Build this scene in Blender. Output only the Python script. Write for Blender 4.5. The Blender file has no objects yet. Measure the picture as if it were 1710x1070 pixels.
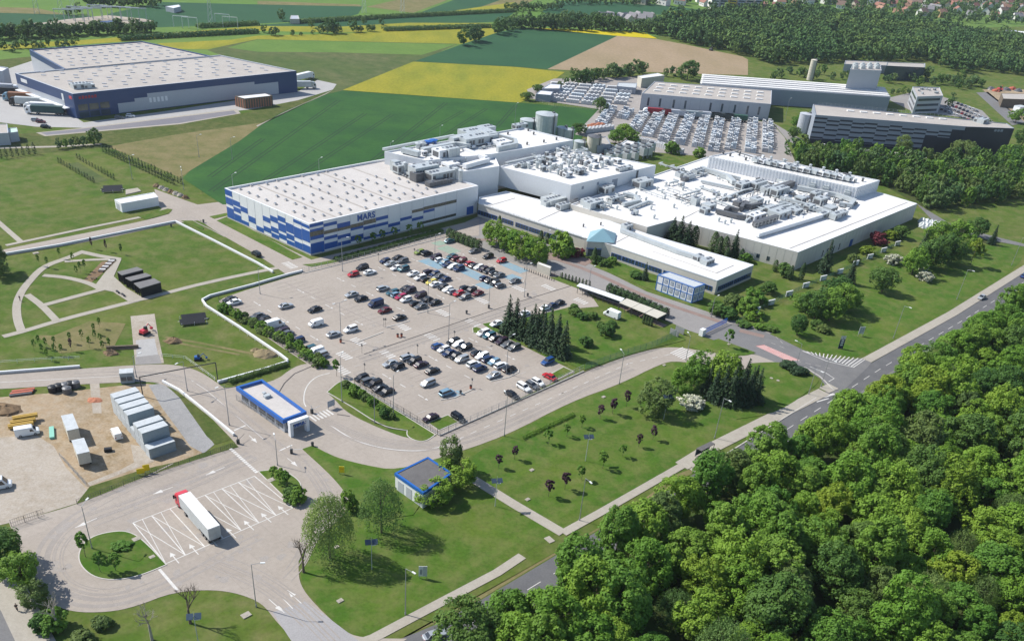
import bpy, bmesh, math, random
import numpy as np
from mathutils import Vector, Matrix
R = random.Random(7)
SC = bpy.context.scene
COL = SC.collection
# ------------------------------------------------------------------ camera model (solved from the photograph's vanishing points)
F, PIT, ROL, CX, CY, CH = 1480.65, 0.5972, 0.1079, 893.6, 770.4, 120.2
cp, sp, cr, sr = math.cos(PIT), math.sin(PIT), math.cos(ROL), math.sin(ROL)
EX = np.array([cr, sr*sp, sr*cp]); EY = np.array([sr, -cr*sp, -cr*cp]); FW = np.array([0, cp, -sp])
def G(u, v, z=0.0):
    d = EX*((u-CX)/F) + EY*((v-CY)/F) + FW
    k = (z-CH)/d[2]
    return (d[0]*k, d[1]*k)
def GS(pts, z=0.0): return [G(u, v, z) for u, v in pts]
def PX(x, y, z=0.0):
    q = np.array([x, y, z-CH]); w = q@FW
    return (CX+F*(q@EX)/w, CY+F*(q@EY)/w)
YAW = 0.858                                   # direction of the factory grid
AD = (math.cos(YAW), math.sin(YAW)); BD = (-AD[1], AD[0])
def cam():
    cd = bpy.data.cameras.new('camera'); o = bpy.data.objects.new('camera', cd); COL.objects.link(o)
    m = Matrix.Identity(4)
    for i in range(3): m[i][0] = EX[i]; m[i][1] = -EY[i]; m[i][2] = -FW[i]
    m[2][3] = CH; o.matrix_world = m
    cd.sensor_width = 36; cd.sensor_fit = 'HORIZONTAL'; cd.lens = F*36/1710
    cd.shift_x = -(CX-855)/1710; cd.shift_y = (CY-535)/1710
    cd.clip_start = 1; cd.clip_end = 20000; SC.camera = o
cam()
# ------------------------------------------------------------------ object helpers
def tag(o, label=None, cat=None, group=None, kind=None):
    if label: o['label'] = label
    if cat: o['category'] = cat
    if group: o['group'] = group
    if kind: o['kind'] = kind
    return o
def thing(name, label, cat, loc=(0, 0, 0), rz=0.0, group=None, s=1.0):
    o = bpy.data.objects.new(name, None); COL.objects.link(o)
    o.empty_display_size = .5
    o.location = loc if len(loc) == 3 else (loc[0], loc[1], 0); o.rotation_euler = (0, 0, rz)
    if s != 1.0: o.scale = (s, s, s)
    return tag(o, label, cat, group)
class MB:
    def __init__(s): s.v = []; s.f = []; s.m = []
    def face(s, pts, m=0):
        n = len(s.v); s.v += [tuple(p) for p in pts]; s.f.append(tuple(range(n, n+len(pts)))); s.m.append(m); return s
    def box(s, x0, x1, y0, y1, z0, z1, m=0, rz=0, c=(0, 0), top=None, taper=1.0):
        ca, sa = math.cos(rz), math.sin(rz); n = len(s.v)
        mx, my = (x0+x1)/2, (y0+y1)/2
        for z, t in ((z0, 1), (z1, taper)):
            for x, y in ((x0, y0), (x1, y0), (x1, y1), (x0, y1)):
                x, y = mx+(x-mx)*t, my+(y-my)*t
                s.v.append((c[0]+x*ca-y*sa, c[1]+x*sa+y*ca, z))
        for k, q in enumerate(((3, 2, 1, 0), (4, 5, 6, 7), (0, 1, 5, 4), (1, 2, 6, 5), (2, 3, 7, 6), (3, 0, 4, 7))):
            s.f.append(tuple(n+i for i in q)); s.m.append(top if (k == 1 and top is not None) else m)
        return s
    def prism(s, pts, z0, z1, m=0, mt=None, bottom=False):
        if area(pts) < 0: pts = pts[::-1]
        n = len(pts)
        for i in range(n):
            a, b = pts[i], pts[(i+1) % n]
            s.face([(a[0], a[1], z0), (b[0], b[1], z0), (b[0], b[1], z1), (a[0], a[1], z1)], m)
        s.face([(p[0], p[1], z1) for p in pts], m if mt is None else mt)
        if bottom: s.face([(p[0], p[1], z0) for p in pts[::-1]], m)
        return s
    def tube(s, p0, p1, r0, r1=None, n=6, m=0, cap=True):
        r1 = r0 if r1 is None else r1
        a, b = Vector(p0), Vector(p1); d = (b-a).normalized()
        u = d.orthogonal().normalized(); w = d.cross(u); k = len(s.v)
        for p, r in ((a, r0), (b, r1)):
            for i in range(n):
                t = 2*math.pi*i/n; s.v.append(tuple(p+u*(r*math.cos(t))+w*(r*math.sin(t))))
        for i in range(n):
            j = (i+1) % n; s.f.append((k+i, k+j, k+n+j, k+n+i)); s.m.append(m)
        if cap:
            s.f.append(tuple(k+n+i for i in range(n))); s.m.append(m)
            s.f.append(tuple(k+n-1-i for i in range(n))); s.m.append(m)
        return s
    def ribbon(s, pts, w, z0, z1, m=0, closed=False, side=0.0, mt=None):
        """a strip with a flat top and real sides along a polyline; side shifts it left(+)/right(-)"""
        P = [Vector((p[0], p[1])) for p in pts]; n = len(P); L = []; Q = []
        for i in range(n):
            a = P[(i-1) % n] if (closed or i > 0) else None; b = P[(i+1) % n] if (closed or i < n-1) else None
            d1 = (P[i]-a).normalized() if a is not None else None; d2 = (b-P[i]).normalized() if b is not None else None
            if d1 is None: d1 = d2
            if d2 is None: d2 = d1
            t = d1+d2; t = t.normalized() if t.length > 1e-6 else d1
            nn = Vector((-t.y, t.x)); k = 1/max(.4, nn.dot(Vector((-d1.y, d1.x))))
            L.append(P[i]+nn*k*(side+w/2)); Q.append(P[i]+nn*k*(side-w/2))
        e = n if closed else n-1
        for i in range(e):
            j = (i+1) % n
            s.face([(*Q[i], z1), (*Q[j], z1), (*L[j], z1), (*L[i], z1)], m if mt is None else mt)
            if z1-z0 > .003:
                s.face([(*Q[i], z0), (*Q[j], z0), (*Q[j], z1), (*Q[i], z1)], m)
                s.face([(*L[j], z0), (*L[i], z0), (*L[i], z1), (*L[j], z1)], m)
        if not closed and z1-z0 > .003:
            for i, fl in ((0, 1), (n-1, 0)):
                q = [(*L[i], z0), (*Q[i], z0), (*Q[i], z1), (*L[i], z1)]
                s.face(q if fl else q[::-1], m)
        return s
    def mesh(s, name, mats, org=(0, 0, 0), smooth=False):
        me = bpy.data.meshes.new(name)
        me.from_pydata([(x-org[0], y-org[1], z-org[2]) for x, y, z in s.v], [], s.f)
        for m in (mats if isinstance(mats, (list, tuple)) else [mats]): me.materials.append(m)
        me.polygons.foreach_set('material_index', s.m)
        if smooth: me.polygons.foreach_set('use_smooth', [True]*len(s.f))
        me.update(); return me
    def build(s, name, mats, parent=None, smooth=False, local=False):
        """world-space vertices unless local; a child keeps its thing's origin"""
        if parent is not None:
            org = (0, 0, 0) if local else tuple(top(parent).location)
        else:
            xs = np.array(s.v) if s.v else np.zeros((1, 3)); c = (xs.min(0)+xs.max(0))/2
            org = (0, 0, 0) if local else (float(c[0]), float(c[1]), float(xs[:, 2].min()))
        o = bpy.data.objects.new(name, s.mesh(name, mats, org, smooth)); COL.objects.link(o)
        if parent is not None: o.parent = parent
        elif not local: o.location = org
        return o
def top(o):
    while o.parent is not None: o = o.parent
    return o
def area(p): return sum(p[i][0]*p[(i+1) % len(p)][1]-p[(i+1) % len(p)][0]*p[i][1] for i in range(len(p)))/2
def inst(name, me, parent=None, loc=(0, 0, 0), rz=0.0, s=1.0, mats=None):
    o = bpy.data.objects.new(name, me); COL.objects.link(o)
    o.location = loc if len(loc) == 3 else (loc[0], loc[1], 0); o.rotation_euler = (0, 0, rz)
    if isinstance(s, tuple): o.scale = s
    elif s != 1.0: o.scale = (s, s, s)
    if parent is not None: o.parent = parent
    if mats:
        for i, m in enumerate(mats):
            if m is not None: o.material_slots[i].link = 'OBJECT'; o.material_slots[i].material = m
    return o
def lerp(a, b, t): return tuple(x+(y-x)*t for x, y in zip(a, b))
def centroid(p): return (sum(q[0] for q in p)/len(p), sum(q[1] for q in p)/len(p))
def inside(x, y, p):
    c = False; n = len(p)
    for i in range(n):
        (x1, y1), (x2, y2) = p[i], p[(i+1) % n]
        if (y1 > y) != (y2 > y) and x < (x2-x1)*(y-y1)/(y2-y1)+x1: c = not c
    return c
def scatter(poly, d, n=4000, seed=1, lim=10**6):
    r = random.Random(seed); xs = [p[0] for p in poly]; ys = [p[1] for p in poly]; out = []
    for _ in range(n):
        x, y = r.uniform(min(xs), max(xs)), r.uniform(min(ys), max(ys))
        if inside(x, y, poly) and all((x-a)**2+(y-b)**2 > d*d for a, b in out):
            out.append((x, y))
            if len(out) >= lim: break
    return out
def walk(pts, step, start=0.0):
    """points (x, y, heading) every step metres along a polyline"""
    out = []; t = start
    for a, b in zip(pts, pts[1:]):
        L = math.dist(a, b); h = math.atan2(b[1]-a[1], b[0]-a[0])
        while t <= L: out.append((*lerp(a, b, t/L), h)); t += step
        t -= L
    return out
def ordinal(n):
    W = 'first second third fourth fifth sixth seventh eighth ninth tenth eleventh twelfth thirteenth fourteenth fifteenth sixteenth seventeenth eighteenth nineteenth twentieth'.split()
    if n <= 20: return W[n-1]
    if n % 10 == 0: return {30: 'thirtieth', 40: 'fortieth', 50: 'fiftieth', 60: 'sixtieth', 70: 'seventieth', 80: 'eightieth', 90: 'ninetieth'}.get(n, f'{n}th')
    return {2: 'twenty', 3: 'thirty', 4: 'forty', 5: 'fifty', 6: 'sixty', 7: 'seventy', 8: 'eighty', 9: 'ninety'}.get(n//10, str(n//10))+'-'+W[n % 10-1]
# ------------------------------------------------------------------ materials
def mat(name, c, rough=.8, c2=None, c3=None, sc=(.05, .6, 4), w=(1, 1, 1), metal=0.0, spec=.3, coords='pos', lo=.35, hi=.65, rnd=0.0, trans=0.0, stretch=None, det=3.0, joints=None):
    m = bpy.data.materials.new(name); m.use_nodes = True; nt = m.node_tree; N = nt.nodes; L = nt.links
    b = N['Principled BSDF']; b.inputs['Roughness'].default_value = rough; b.inputs['Metallic'].default_value = metal
    b.inputs['Specular IOR Level'].default_value = spec
    b.inputs['Base Color'].default_value = (*c, 1)
    out = None
    if c2 is not None:
        if coords == 'pos': src = N.new('ShaderNodeNewGeometry').outputs['Position']
        else: src = N.new('ShaderNodeTexCoord').outputs['Object']
        if stretch:
            mp = N.new('ShaderNodeMapping'); mp.inputs['Scale'].default_value = stretch[:3]; mp.inputs['Rotation'].default_value[2] = stretch[3]
            L.new(src, mp.inputs['Vector']); src = mp.outputs[0]
        cur = None
        cols = [c2, c3 if c3 is not None else c2, None]
        for i, s in enumerate(sc):
            n = N.new('ShaderNodeTexNoise'); n.inputs['Scale'].default_value = s; n.inputs['Detail'].default_value = det; n.inputs['Roughness'].default_value = .5 if det < 4 else .62
            L.new(src, n.inputs['Vector'])
            mr = N.new('ShaderNodeMapRange'); mr.inputs[1].default_value = lo; mr.inputs[2].default_value = hi
            mr.inputs[3].default_value = 0; mr.inputs[4].default_value = w[i]
            L.new(n.outputs['Fac'], mr.inputs[0])
            mx = N.new('ShaderNodeMix'); mx.data_type = 'RGBA'
            if cur is None: mx.inputs[6].default_value = (*c, 1)
            else: L.new(cur, mx.inputs[6])
            if cols[i] is None:
                mx.blend_type = 'MULTIPLY'; mx.inputs[7].default_value = (.62, .62, .6, 1)
            else: mx.inputs[7].default_value = (*cols[i], 1)
            L.new(mr.outputs[0], mx.inputs[0]); cur = mx.outputs[2]
        out = cur
        if joints:
            mp = N.new('ShaderNodeMapping'); mp.inputs['Rotation'].default_value[2] = -YAW; L.new(N.new('ShaderNodeNewGeometry').outputs['Position'], mp.inputs['Vector'])
            bk = N.new('ShaderNodeTexBrick'); bk.offset = 0; bk.inputs['Scale'].default_value = 1; bk.inputs['Brick Width'].default_value = joints[0]; bk.inputs['Row Height'].default_value = joints[1]
            bk.inputs['Mortar Size'].default_value = joints[2]; bk.inputs['Color1'].default_value = (1, 1, 1, 1); bk.inputs['Color2'].default_value = (joints[4],)*3+(1,); bk.inputs['Mortar'].default_value = (joints[3],)*3+(1,)
            L.new(mp.outputs[0], bk.inputs['Vector']); mx = N.new('ShaderNodeMix'); mx.data_type = 'RGBA'; mx.blend_type = 'MULTIPLY'; mx.inputs[0].default_value = 1
            L.new(out, mx.inputs[6]); L.new(bk.outputs['Color'], mx.inputs[7]); out = mx.outputs[2]
    if rnd:
        oi = N.new('ShaderNodeObjectInfo'); mr = N.new('ShaderNodeMapRange')
        mr.inputs[3].default_value = 1-rnd; mr.inputs[4].default_value = 1+rnd; L.new(oi.outputs['Random'], mr.inputs[0])
        hs = N.new('ShaderNodeHueSaturation'); L.new(mr.outputs[0], hs.inputs['Value'])
        m2 = N.new('ShaderNodeMath'); m2.operation = 'MULTIPLY_ADD'; m2.inputs[1].default_value = -.05*min(1, rnd*4); m2.inputs[2].default_value = .5+.025*min(1, rnd*4)
        L.new(oi.outputs['Random'], m2.inputs[0]); L.new(m2.outputs[0], hs.inputs['Hue'])
        if out is not None: L.new(out, hs.inputs['Color'])
        else: hs.inputs['Color'].default_value = (*c, 1)
        out = hs.outputs[0]
    if out is not None: L.new(out, b.inputs['Base Color'])
    if trans:
        t = N.new('ShaderNodeBsdfTranslucent'); mxs = N.new('ShaderNodeMixShader'); mxs.inputs[0].default_value = trans
        if out is not None: L.new(out, t.inputs['Color'])
        else: t.inputs['Color'].default_value = (*c, 1)
        L.new(b.outputs[0], mxs.inputs[1]); L.new(t.outputs[0], mxs.inputs[2]); L.new(mxs.outputs[0], N['Material Output'].inputs['Surface'])
    return m
def plain(name, c, rough=.6, metal=0.0, spec=.4): return mat(name, c, rough, metal=metal, spec=spec)
M = {}
M['lawn'] = mat('lawn_grass', (.064, .118, .016), .95, (.115, .142, .029), (.185, .168, .075), (.035, .19, 1.2), (.9, .6, .55), spec=.1, lo=.42, hi=.68, det=7, joints=(90, 2.1, 0, 1, .90))
M['lush'] = mat('lush_grass', (.054, .120, .014), .95, (.102, .148, .024), (.172, .168, .064), (.045, .26, 1.3), (.88, .55, .55), spec=.1, lo=.42, hi=.68, det=7, joints=(90, 2.1, 0, 1, .90))
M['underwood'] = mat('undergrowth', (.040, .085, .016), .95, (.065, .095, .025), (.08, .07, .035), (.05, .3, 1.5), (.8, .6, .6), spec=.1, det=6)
M['dry'] = mat('dry_meadow', (.165, .15, .062), .95, (.10, .12, .034), (.235, .19, .10), (.03, .16, 1), (.9, .7, .5), spec=.1, det=7)
M['verge'] = mat('rough_verge_grass', (.080, .108, .026), .95, (.145, .135, .055), (.045, .08, .014), (.06, .35, 1.3), (.9, .8, .6), spec=.1, det=7)
M['wheat'] = mat('young_wheat', (.025, .090, .018), .9, (.042, .116, .022), (.018, .068, .018), (.008, .05, .6), (.95, .8, .4), spec=.15, det=5)
M['wheat2'] = mat('far_wheat', (.022, .08, .034), .9, (.03, .092, .036), (.018, .066, .03), (.006, .03, .4), (.9, .5, .3), spec=.15)
M['rape'] = mat('flowering_rapeseed', (.25, .232, .024), .9, (.165, .195, .024), (.315, .28, .028), (.012, .08, .7), (.8, .55, .4), spec=.1, stretch=(1, .35, 1, .55))
M['rape2'] = mat('bright_rapeseed', (.50, .40, .008), .9, (.40, .34, .012), (.55, .45, .02), (.01, .06, .5), (.7, .5, .3), spec=.1)
M['field'] = mat('pale_green_field', (.10, .19, .036), .9, (.13, .20, .045), (.075, .15, .03), (.006, .04, .4), (.9, .5, .3), spec=.1)
M['rough'] = mat('fallow_field', (.085, .120, .034), .95, (.15, .14, .07), (.050, .09, .025), (.014, .12, .5), (.9, .8, .5), spec=.1, det=7)
M['soil'] = mat('ploughed_soil', (.30, .225, .145), .95, (.22, .18, .10), (.33, .25, .17), (.01, .06, .5), (.8, .5, .3), spec=.1, stretch=(1, .4, 1, .3))
M['conc'] = mat('concrete_paving', (.345, .302, .260), .85, (.295, .257, .222), (.368, .325, .284), (.02, .12, 1.1), (.9, .6, .3), spec=.25, det=6, joints=(6.5, 5.0, .035, .84, .96))
M['conc2'] = mat('fresh_concrete', (.37, .36, .35), .85, (.31, .305, .30), (.42, .41, .40), (.05, .4, 2), (.7, .5, .35), spec=.25, det=6)
M['path'] = mat('pale_path', (.36, .33, .28), .9, (.30, .27, .23), (.40, .37, .32), (.08, .5, 2), (.7, .5, .4), spec=.2, det=6)
M['kerb'] = mat('kerb_stone', (.50, .47, .43), .85, (.42, .4, .37), None, (.3, 1.5, 5), (.6, .5, .3))
M['asph'] = mat('asphalt', (.118, .118, .125), .9, (.095, .095, .10), (.15, .15, .152), (.03, .3, 2.5), (.8, .5, .35), spec=.25, det=6)
M['asph2'] = mat('old_asphalt', (.165, .162, .165), .9, (.13, .13, .132), (.2, .195, .19), (.03, .3, 2.5), (.8, .5, .35), spec=.25, det=6)
M['brick'] = mat('red_paving', (.245, .175, .15), .9, (.27, .215, .19), (.2, .135, .12), (.06, .5, 3), (.7, .5, .4))
M['greyp'] = mat('grey_paving', (.26, .245, .235), .9, (.21, .20, .195), (.285, .27, .255), (.06, .5, 3), (.8, .5, .4), det=6)
M['sand'] = mat('sandy_ground', (.34, .255, .165), .95, (.235, .175, .10), (.38, .315, .235), (.07, .4, 1.8), (.9, .75, .5), spec=.1, det=7, lo=.4, hi=.62)
M['gravel'] = mat('grey_gravel', (.29, .287, .287), .95, (.21, .21, .213), (.34, .335, .33), (.1, .8, 3), (.8, .7, .5), spec=.1, det=6)
M['pale_gravel'] = mat('pale_gravel_pad', (.37, .325, .27), .95, (.29, .245, .19), (.41, .37, .325), (.08, .6, 2.2), (.9, .7, .45), spec=.1, det=7, lo=.4, hi=.64)
M['dirt'] = mat('bare_soil', (.20, .135, .08), .95, (.28, .2, .125), (.14, .095, .06), (.2, 1, 4), (.7, .6, .5), spec=.1)
M['mark'] = mat('road_paint', (.66, .65, .62), .7, (.50, .48, .455), None, (.4, 2, 7), (.8, .7, .3), det=5)
M['mark_red'] = mat('red_road_paint', (.52, .10, .09), .7, (.45, .15, .13), None, (.5, 2, 6), (.6, .5, .3))
M['mark_old'] = mat('worn_road_paint', (.46, .435, .405), .8, (.37, .34, .315), None, (.4, 2, 7), (.9, .9, .3), det=5)
M['bay'] = mat('bay_line', (.265, .225, .205), .85, (.31, .275, .25), None, (.3, 2, 6), (.8, .6, .3))
M['bay_blue'] = mat('blue_bay_paint', (.20, .33, .40), .8, (.27, .32, .33), (.17, .28, .36), (.3, 1, 4), (.9, .7, .4), det=6)
M['bay_green'] = mat('green_bay_paint', (.25, .34, .26), .8, (.30, .32, .27), (.22, .31, .24), (.3, 1, 4), (.9, .7, .4), det=6)
M['darkstrip'] = plain('dark_strip', (.06, .055, .055), .8)
M['white'] = mat('white_cladding', (.74, .75, .76), .45, (.68, .69, .71), None, (.05, .5, 3), (.7, .4, .2), spec=.4)
M['whiteroof'] = mat('white_membrane', (.70, .69, .675), .7, (.60, .59, .575), (.76, .75, .735), (.03, .2, 1.3), (.8, .6, .35), det=6, joints=(14, 3.2, .02, .93, .985))
M['greyroof'] = mat('pale_grey_membrane', (.50, .472, .445), .8, (.43, .40, .378), (.54, .51, .485), (.03, .15, 1.2), (.9, .6, .3), det=6, joints=(20, 3.0, .02, .93, .985))
M['tanroof'] = mat('dusty_grey_membrane', (.39, .357, .325), .85, (.335, .305, .28), (.43, .40, .365), (.02, .12, 1.0), (.9, .6, .3), det=6)
M['beige'] = mat('beige_panels', (.62, .585, .525), .8, (.55, .515, .46), None, (.08, .6, 3), (.7, .5, .25), det=6)
M['blue'] = mat('blue_panels', (.018, .085, .32), .35, (.022, .10, .36), None, (.1, 1, 4), (.6, .4, .2), spec=.5)
M['royal'] = mat('royal_blue_trim', (.014, .115, .42), .35, (.018, .10, .36), None, (.2, 1, 4), (.6, .4, .2), spec=.5)
M['navy'] = mat('navy_cladding', (.018, .046, .135), .4, (.024, .056, .155), None, (.04, .5, 3), (.7, .4, .2), spec=.5)
M['greyclad'] = mat('light_grey_cladding', (.42, .44, .48), .45, (.38, .40, .44), None, (.04, .5, 3), (.7, .4, .2), spec=.4)
M['midclad'] = mat('mid_grey_cladding', (.27, .30, .35), .5, (.24, .27, .32), None, (.04, .5, 3), (.7, .4, .2))
M['darkclad'] = mat('charcoal_cladding', (.022, .028, .042), .45, (.028, .034, .05), None, (.04, .5, 3), (.7, .4, .2))
M['glass'] = mat('window_glass', (.025, .04, .06), .08, (.05, .075, .10), None, (.15, .8, 3), (.8, .5, .2), spec=.8)
M['glass_green'] = mat('tinted_glass', (.045, .055, .045), .1, (.10, .105, .075), None, (.25, .8, 3), (.9, .6, .2), spec=.8)
M['paleglass'] = plain('curtained_glass', (.22, .27, .33), .15, 0, .8); M['frameblue'] = plain('blue_frame_paint', (.03, .13, .36), .45)
M['turq'] = mat('turquoise_roof', (.20, .35, .41), .35, (.23, .38, .43), None, (.3, 1, 4), (.6, .4, .2), spec=.6)
M['steel'] = mat('galvanised_steel', (.46, .495, .505), .4, (.38, .41, .42), (.54, .57, .575), (.2, 1, 4), (.7, .5, .25), metal=.15, spec=.5)
M['dsteel'] = mat('dark_steel', (.11, .115, .125), .5, (.15, .15, .155), None, (.3, 1, 4), (.7, .5, .2), metal=.3)
M['post'] = plain('grey_post', (.30, .31, .32), .5, .3)
M['darkpost'] = plain('dark_post', (.05, .055, .06), .5, .2)
M['lamp'] = plain('pale_lamp_head', (.62, .63, .62), .5)
M['tyre'] = plain('tyre_rubber', (.018, .018, .02), .8)
M['rim'] = plain('wheel_rim', (.38, .39, .40), .35, .7)
M['carglass'] = plain('car_glass', (.012, .016, .022), .06, 0, .9)
M['headlight'] = plain('headlight_lens', (.75, .78, .8), .1, 0, .8)
M['taillight'] = plain('taillight_lens', (.35, .015, .015), .2, 0, .6)
M['black'] = mat('black_panels', (.012, .013, .016), .5, (.018, .02, .024), None, (.5, 2, 6), (.6, .5, .3))
M['redbody'] = plain('red_paint', (.50, .03, .05), .35, 0, .5)
M['orange'] = plain('orange_paint', (.62, .20, .03), .5)
M['yellow'] = plain('yellow_paint', (.75, .55, .01), .5)
M['container'] = mat('grey_container', (.27, .32, .345), .55, (.31, .36, .385), None, (.3, 1, 4), (.7, .5, .3))
M['container_top'] = mat('container_roof', (.47, .50, .52), .6, (.52, .55, .56), (.40, .42, .43), (.2, .9, 4), (.7, .6, .3))
M['cream'] = mat('cream_panels', (.55, .52, .44), .6, (.48, .45, .38), None, (.3, 1, 4), (.7, .5, .3))
M['rust'] = plain('red_primer', (.35, .09, .05), .7)
M['bluebody'] = plain('blue_machine_paint', (.02, .10, .32), .5)
M['mustard'] = plain('mustard_paint', (.42, .27, .05), .6)
M['teal'] = plain('mint_cover', (.20, .46, .37), .7)
M['darkroof'] = mat('dark_felt_roof', (.105, .10, .10), .9, (.14, .135, .135), None, (.2, 1, 5), (.7, .6, .4))
M['bark'] = mat('bark', (.11, .085, .06), .95, (.16, .13, .10), None, (1, 4, 12), (.7, .6, .4), coords='obj')
M['palebark'] = mat('pale_dead_bark', (.42, .38, .32), .95, (.30, .27, .23), None, (1, 4, 12), (.7, .6, .4), coords='obj')
M['fencegreen'] = plain('green_fence_wire', (.06, .14, .09), .6, .2)
M['hay'] = plain('terracotta', (.40, .16, .09), .9)
def leaf(name, d, l, rnd=.22, sc=(.22, .7, 3), trans=.22):
    M[name] = mat(name, d, .65, l, lerp(d, l, .45), sc, (.9, .55, .45), coords='obj', rnd=rnd, trans=trans, spec=.25, lo=.38, hi=.62)
leaf('leaf_green', (.130, .255, .027), (.220, .370, .040), rnd=.15, trans=.34)
leaf('leaf_mid', (.100, .215, .027), (.172, .315, .039), rnd=.15, trans=.34)
leaf('leaf_yellow', (.145, .245, .022), (.235, .335, .032), rnd=.12, trans=.34)
leaf('leaf_olive', (.095, .155, .038), (.15, .22, .052), rnd=.14, trans=.3)
leaf('leaf_dark', (.060, .135, .024), (.105, .200, .034), rnd=.16, trans=.28)
leaf('leaf_conifer', (.018, .046, .018), (.042, .082, .028), trans=.05)
leaf('leaf_thuja', (.026, .060, .014), (.055, .105, .022), trans=.05)
leaf('leaf_willow', (.135, .225, .060), (.205, .31, .085), trans=.38)
leaf('leaf_purple', (.048, .022, .036), (.095, .042, .06))
leaf('leaf_red', (.14, .022, .035), (.20, .04, .05))
leaf('leaf_far', (.078, .155, .050), (.135, .225, .062), rnd=.25, trans=.25)
M['blossom'] = mat('white_blossom', (.60, .58, .47), .8, (.72, .70, .60), (.085, .14, .03), (1.2, 5, 11), (.8, .75, .3), coords='obj', trans=.1, spec=.1, lo=.42, hi=.58)
leaf('leaf_lime', (.12, .20, .012), (.18, .25, .02), rnd=.08)
# ================================================================== ground, fields, roads
def sheet(name, pts, z, m, world=False):
    p = pts if world else GS(pts)
    if area(p) < 0: p = p[::-1]
    mb = MB(); mb.face([(x, y, z) for x, y in p])
    return tag(mb.build(name, m), kind='structure')
def sm(p, closed=True, it=2):
    for _ in range(it):
        n = len(p); o = []
        for i in range(n):
            if not closed and i in (0, n-1): o.append(p[i]); continue
            a, b, c = p[i-1], p[i], p[(i+1) % n]; d1, d2 = (b[0]-a[0], b[1]-a[1]), (c[0]-b[0], c[1]-b[1])
            t = abs(math.atan2(d1[0]*d2[1]-d1[1]*d2[0], d1[0]*d2[0]+d1[1]*d2[1]))
            if .06 < t < .95: o += [lerp(b, a, .25), lerp(b, c, .25)]
            else: o.append(b)
        p = o
    return p
def multi(name, polys, z, m, dz=.004, smooth=False):
    mb = MB()
    for i, p in enumerate(polys):
        p = sm(GS(p)) if smooth else GS(p)
        if area(p) < 0: p = p[::-1]
        mb.face([(x, y, z+dz*i) for x, y in p])
    return tag(mb.build(name, m), kind='structure')
sheet('ground', [(-5000, -400), (5000, -400), (5000, 9000), (-5000, 9000)], 0, M['lawn'], True)
Z = .02
# --- farmland behind the factory, far to near
multi('distant_farmland', [[(-900, -60), (600, -120), (2000, -30), (2000, 20), (1700, 45), (1040, 62), (880, 50), (690, 100), (560, 150), (380, 92), (0, 100), (-900, 140)]], .02, M['field'])
multi('far_wheat_fields', [
    [(-300, 14), (112, 25), (190, 30), (60, 44), (-300, 60)],
    [(180, 24), (270, 4), (430, 8), (606, 11), (598, 24), (560, 34), (430, 40), (300, 45), (170, 50)],
    [(695, 24), (775, -6), (850, -6), (785, 22)],
    [(435, 42), (560, 34), (700, 27), (858, 22), (840, 36), (770, 40), (560, 46), (430, 44)],
    [(905, 20), (935, 2), (1060, 4), (1172, 17), (1165, 26), (1010, 24), (935, 34)],
    [(1300, 12), (1390, 16), (1386, 26), (1304, 24)]], .04, M['wheat2'])
multi('stubble_fields', [[(-300, 5), (60, 14), (112, 25), (-300, 14)], [(430, 2), (600, 8), (604, 11.5), (430, 8)], [(775, 22), (860, -8), (905, -6), (860, 16)], [(690, 22), (770, -8), (700, -8), (612, 12)]], .06, M['dry'])
multi('rapeseed_strips', [
    [(-300, 110), (0, 82), (0, 75), (160, 66), (290, 55), (430, 44), (570, 45), (680, 38.5), (820, 39), (822, 46), (570, 55), (430, 52), (250, 67), (0, 84)],
    [(262, 73), (386, 67), (430, 60), (570, 57), (640, 52.5), (820, 47.5), (832, 55), (775, 74), (764, 73.5), (560, 69), (430, 66), (346, 83), (285, 82)],
    [(1112, 19), (1172, 19), (1168, 28), (1135, 29)],
    [(760, 18), (860, 4), (870, 12), (790, 22)]], .06, M['rape'])
multi('bright_rapeseed', [[(883, 47), (1000, 51), (1076, 55), (1098, 65), (1031, 60.5), (890, 49)]], .07, M['rape2'])
multi('rough_pasture', [[(346, 84), (390, 74), (430, 66), (560, 69), (764, 74), (702, 102), (575, 151), (545, 157), (500, 128), (380, 97)]], .05, M['rough'])
multi('pale_pasture', [[(380, 80), (430, 66.5), (560, 69.5), (762, 74.5), (705, 92), (560, 88), (430, 87)]], .07, M['field'])
multi('upper_wheat_field', [[(692, 103), (770, 75), (830, 55), (862, 48), (884, 47), (1031, 60.5), (914, 116), (862, 112)]], .08, M['wheat2'])
multi('ploughed_field', [[(914, 116), (1031, 60.5), (1098, 66), (1150, 76), (1240, 95), (1249, 100), (1249, 126), (1170, 124), (1060, 120), (975, 119)]], .08, M['soil'])
multi('rapeseed_field', [[(572, 151), (690, 103.5), (862, 112.5), (943, 121), (920, 138), (893, 161), (868, 172)]], .09, M['rape'])
multi('wheat_field', [[(573, 151.5), (868, 172), (1000, 183), (985, 205), (968, 238), (880, 300), (640, 330), (372, 342), (362, 336), (305, 298), (318, 285), (400, 236), (432, 212), (470, 188), (545, 158)]], .09, M['wheat'])
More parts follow.
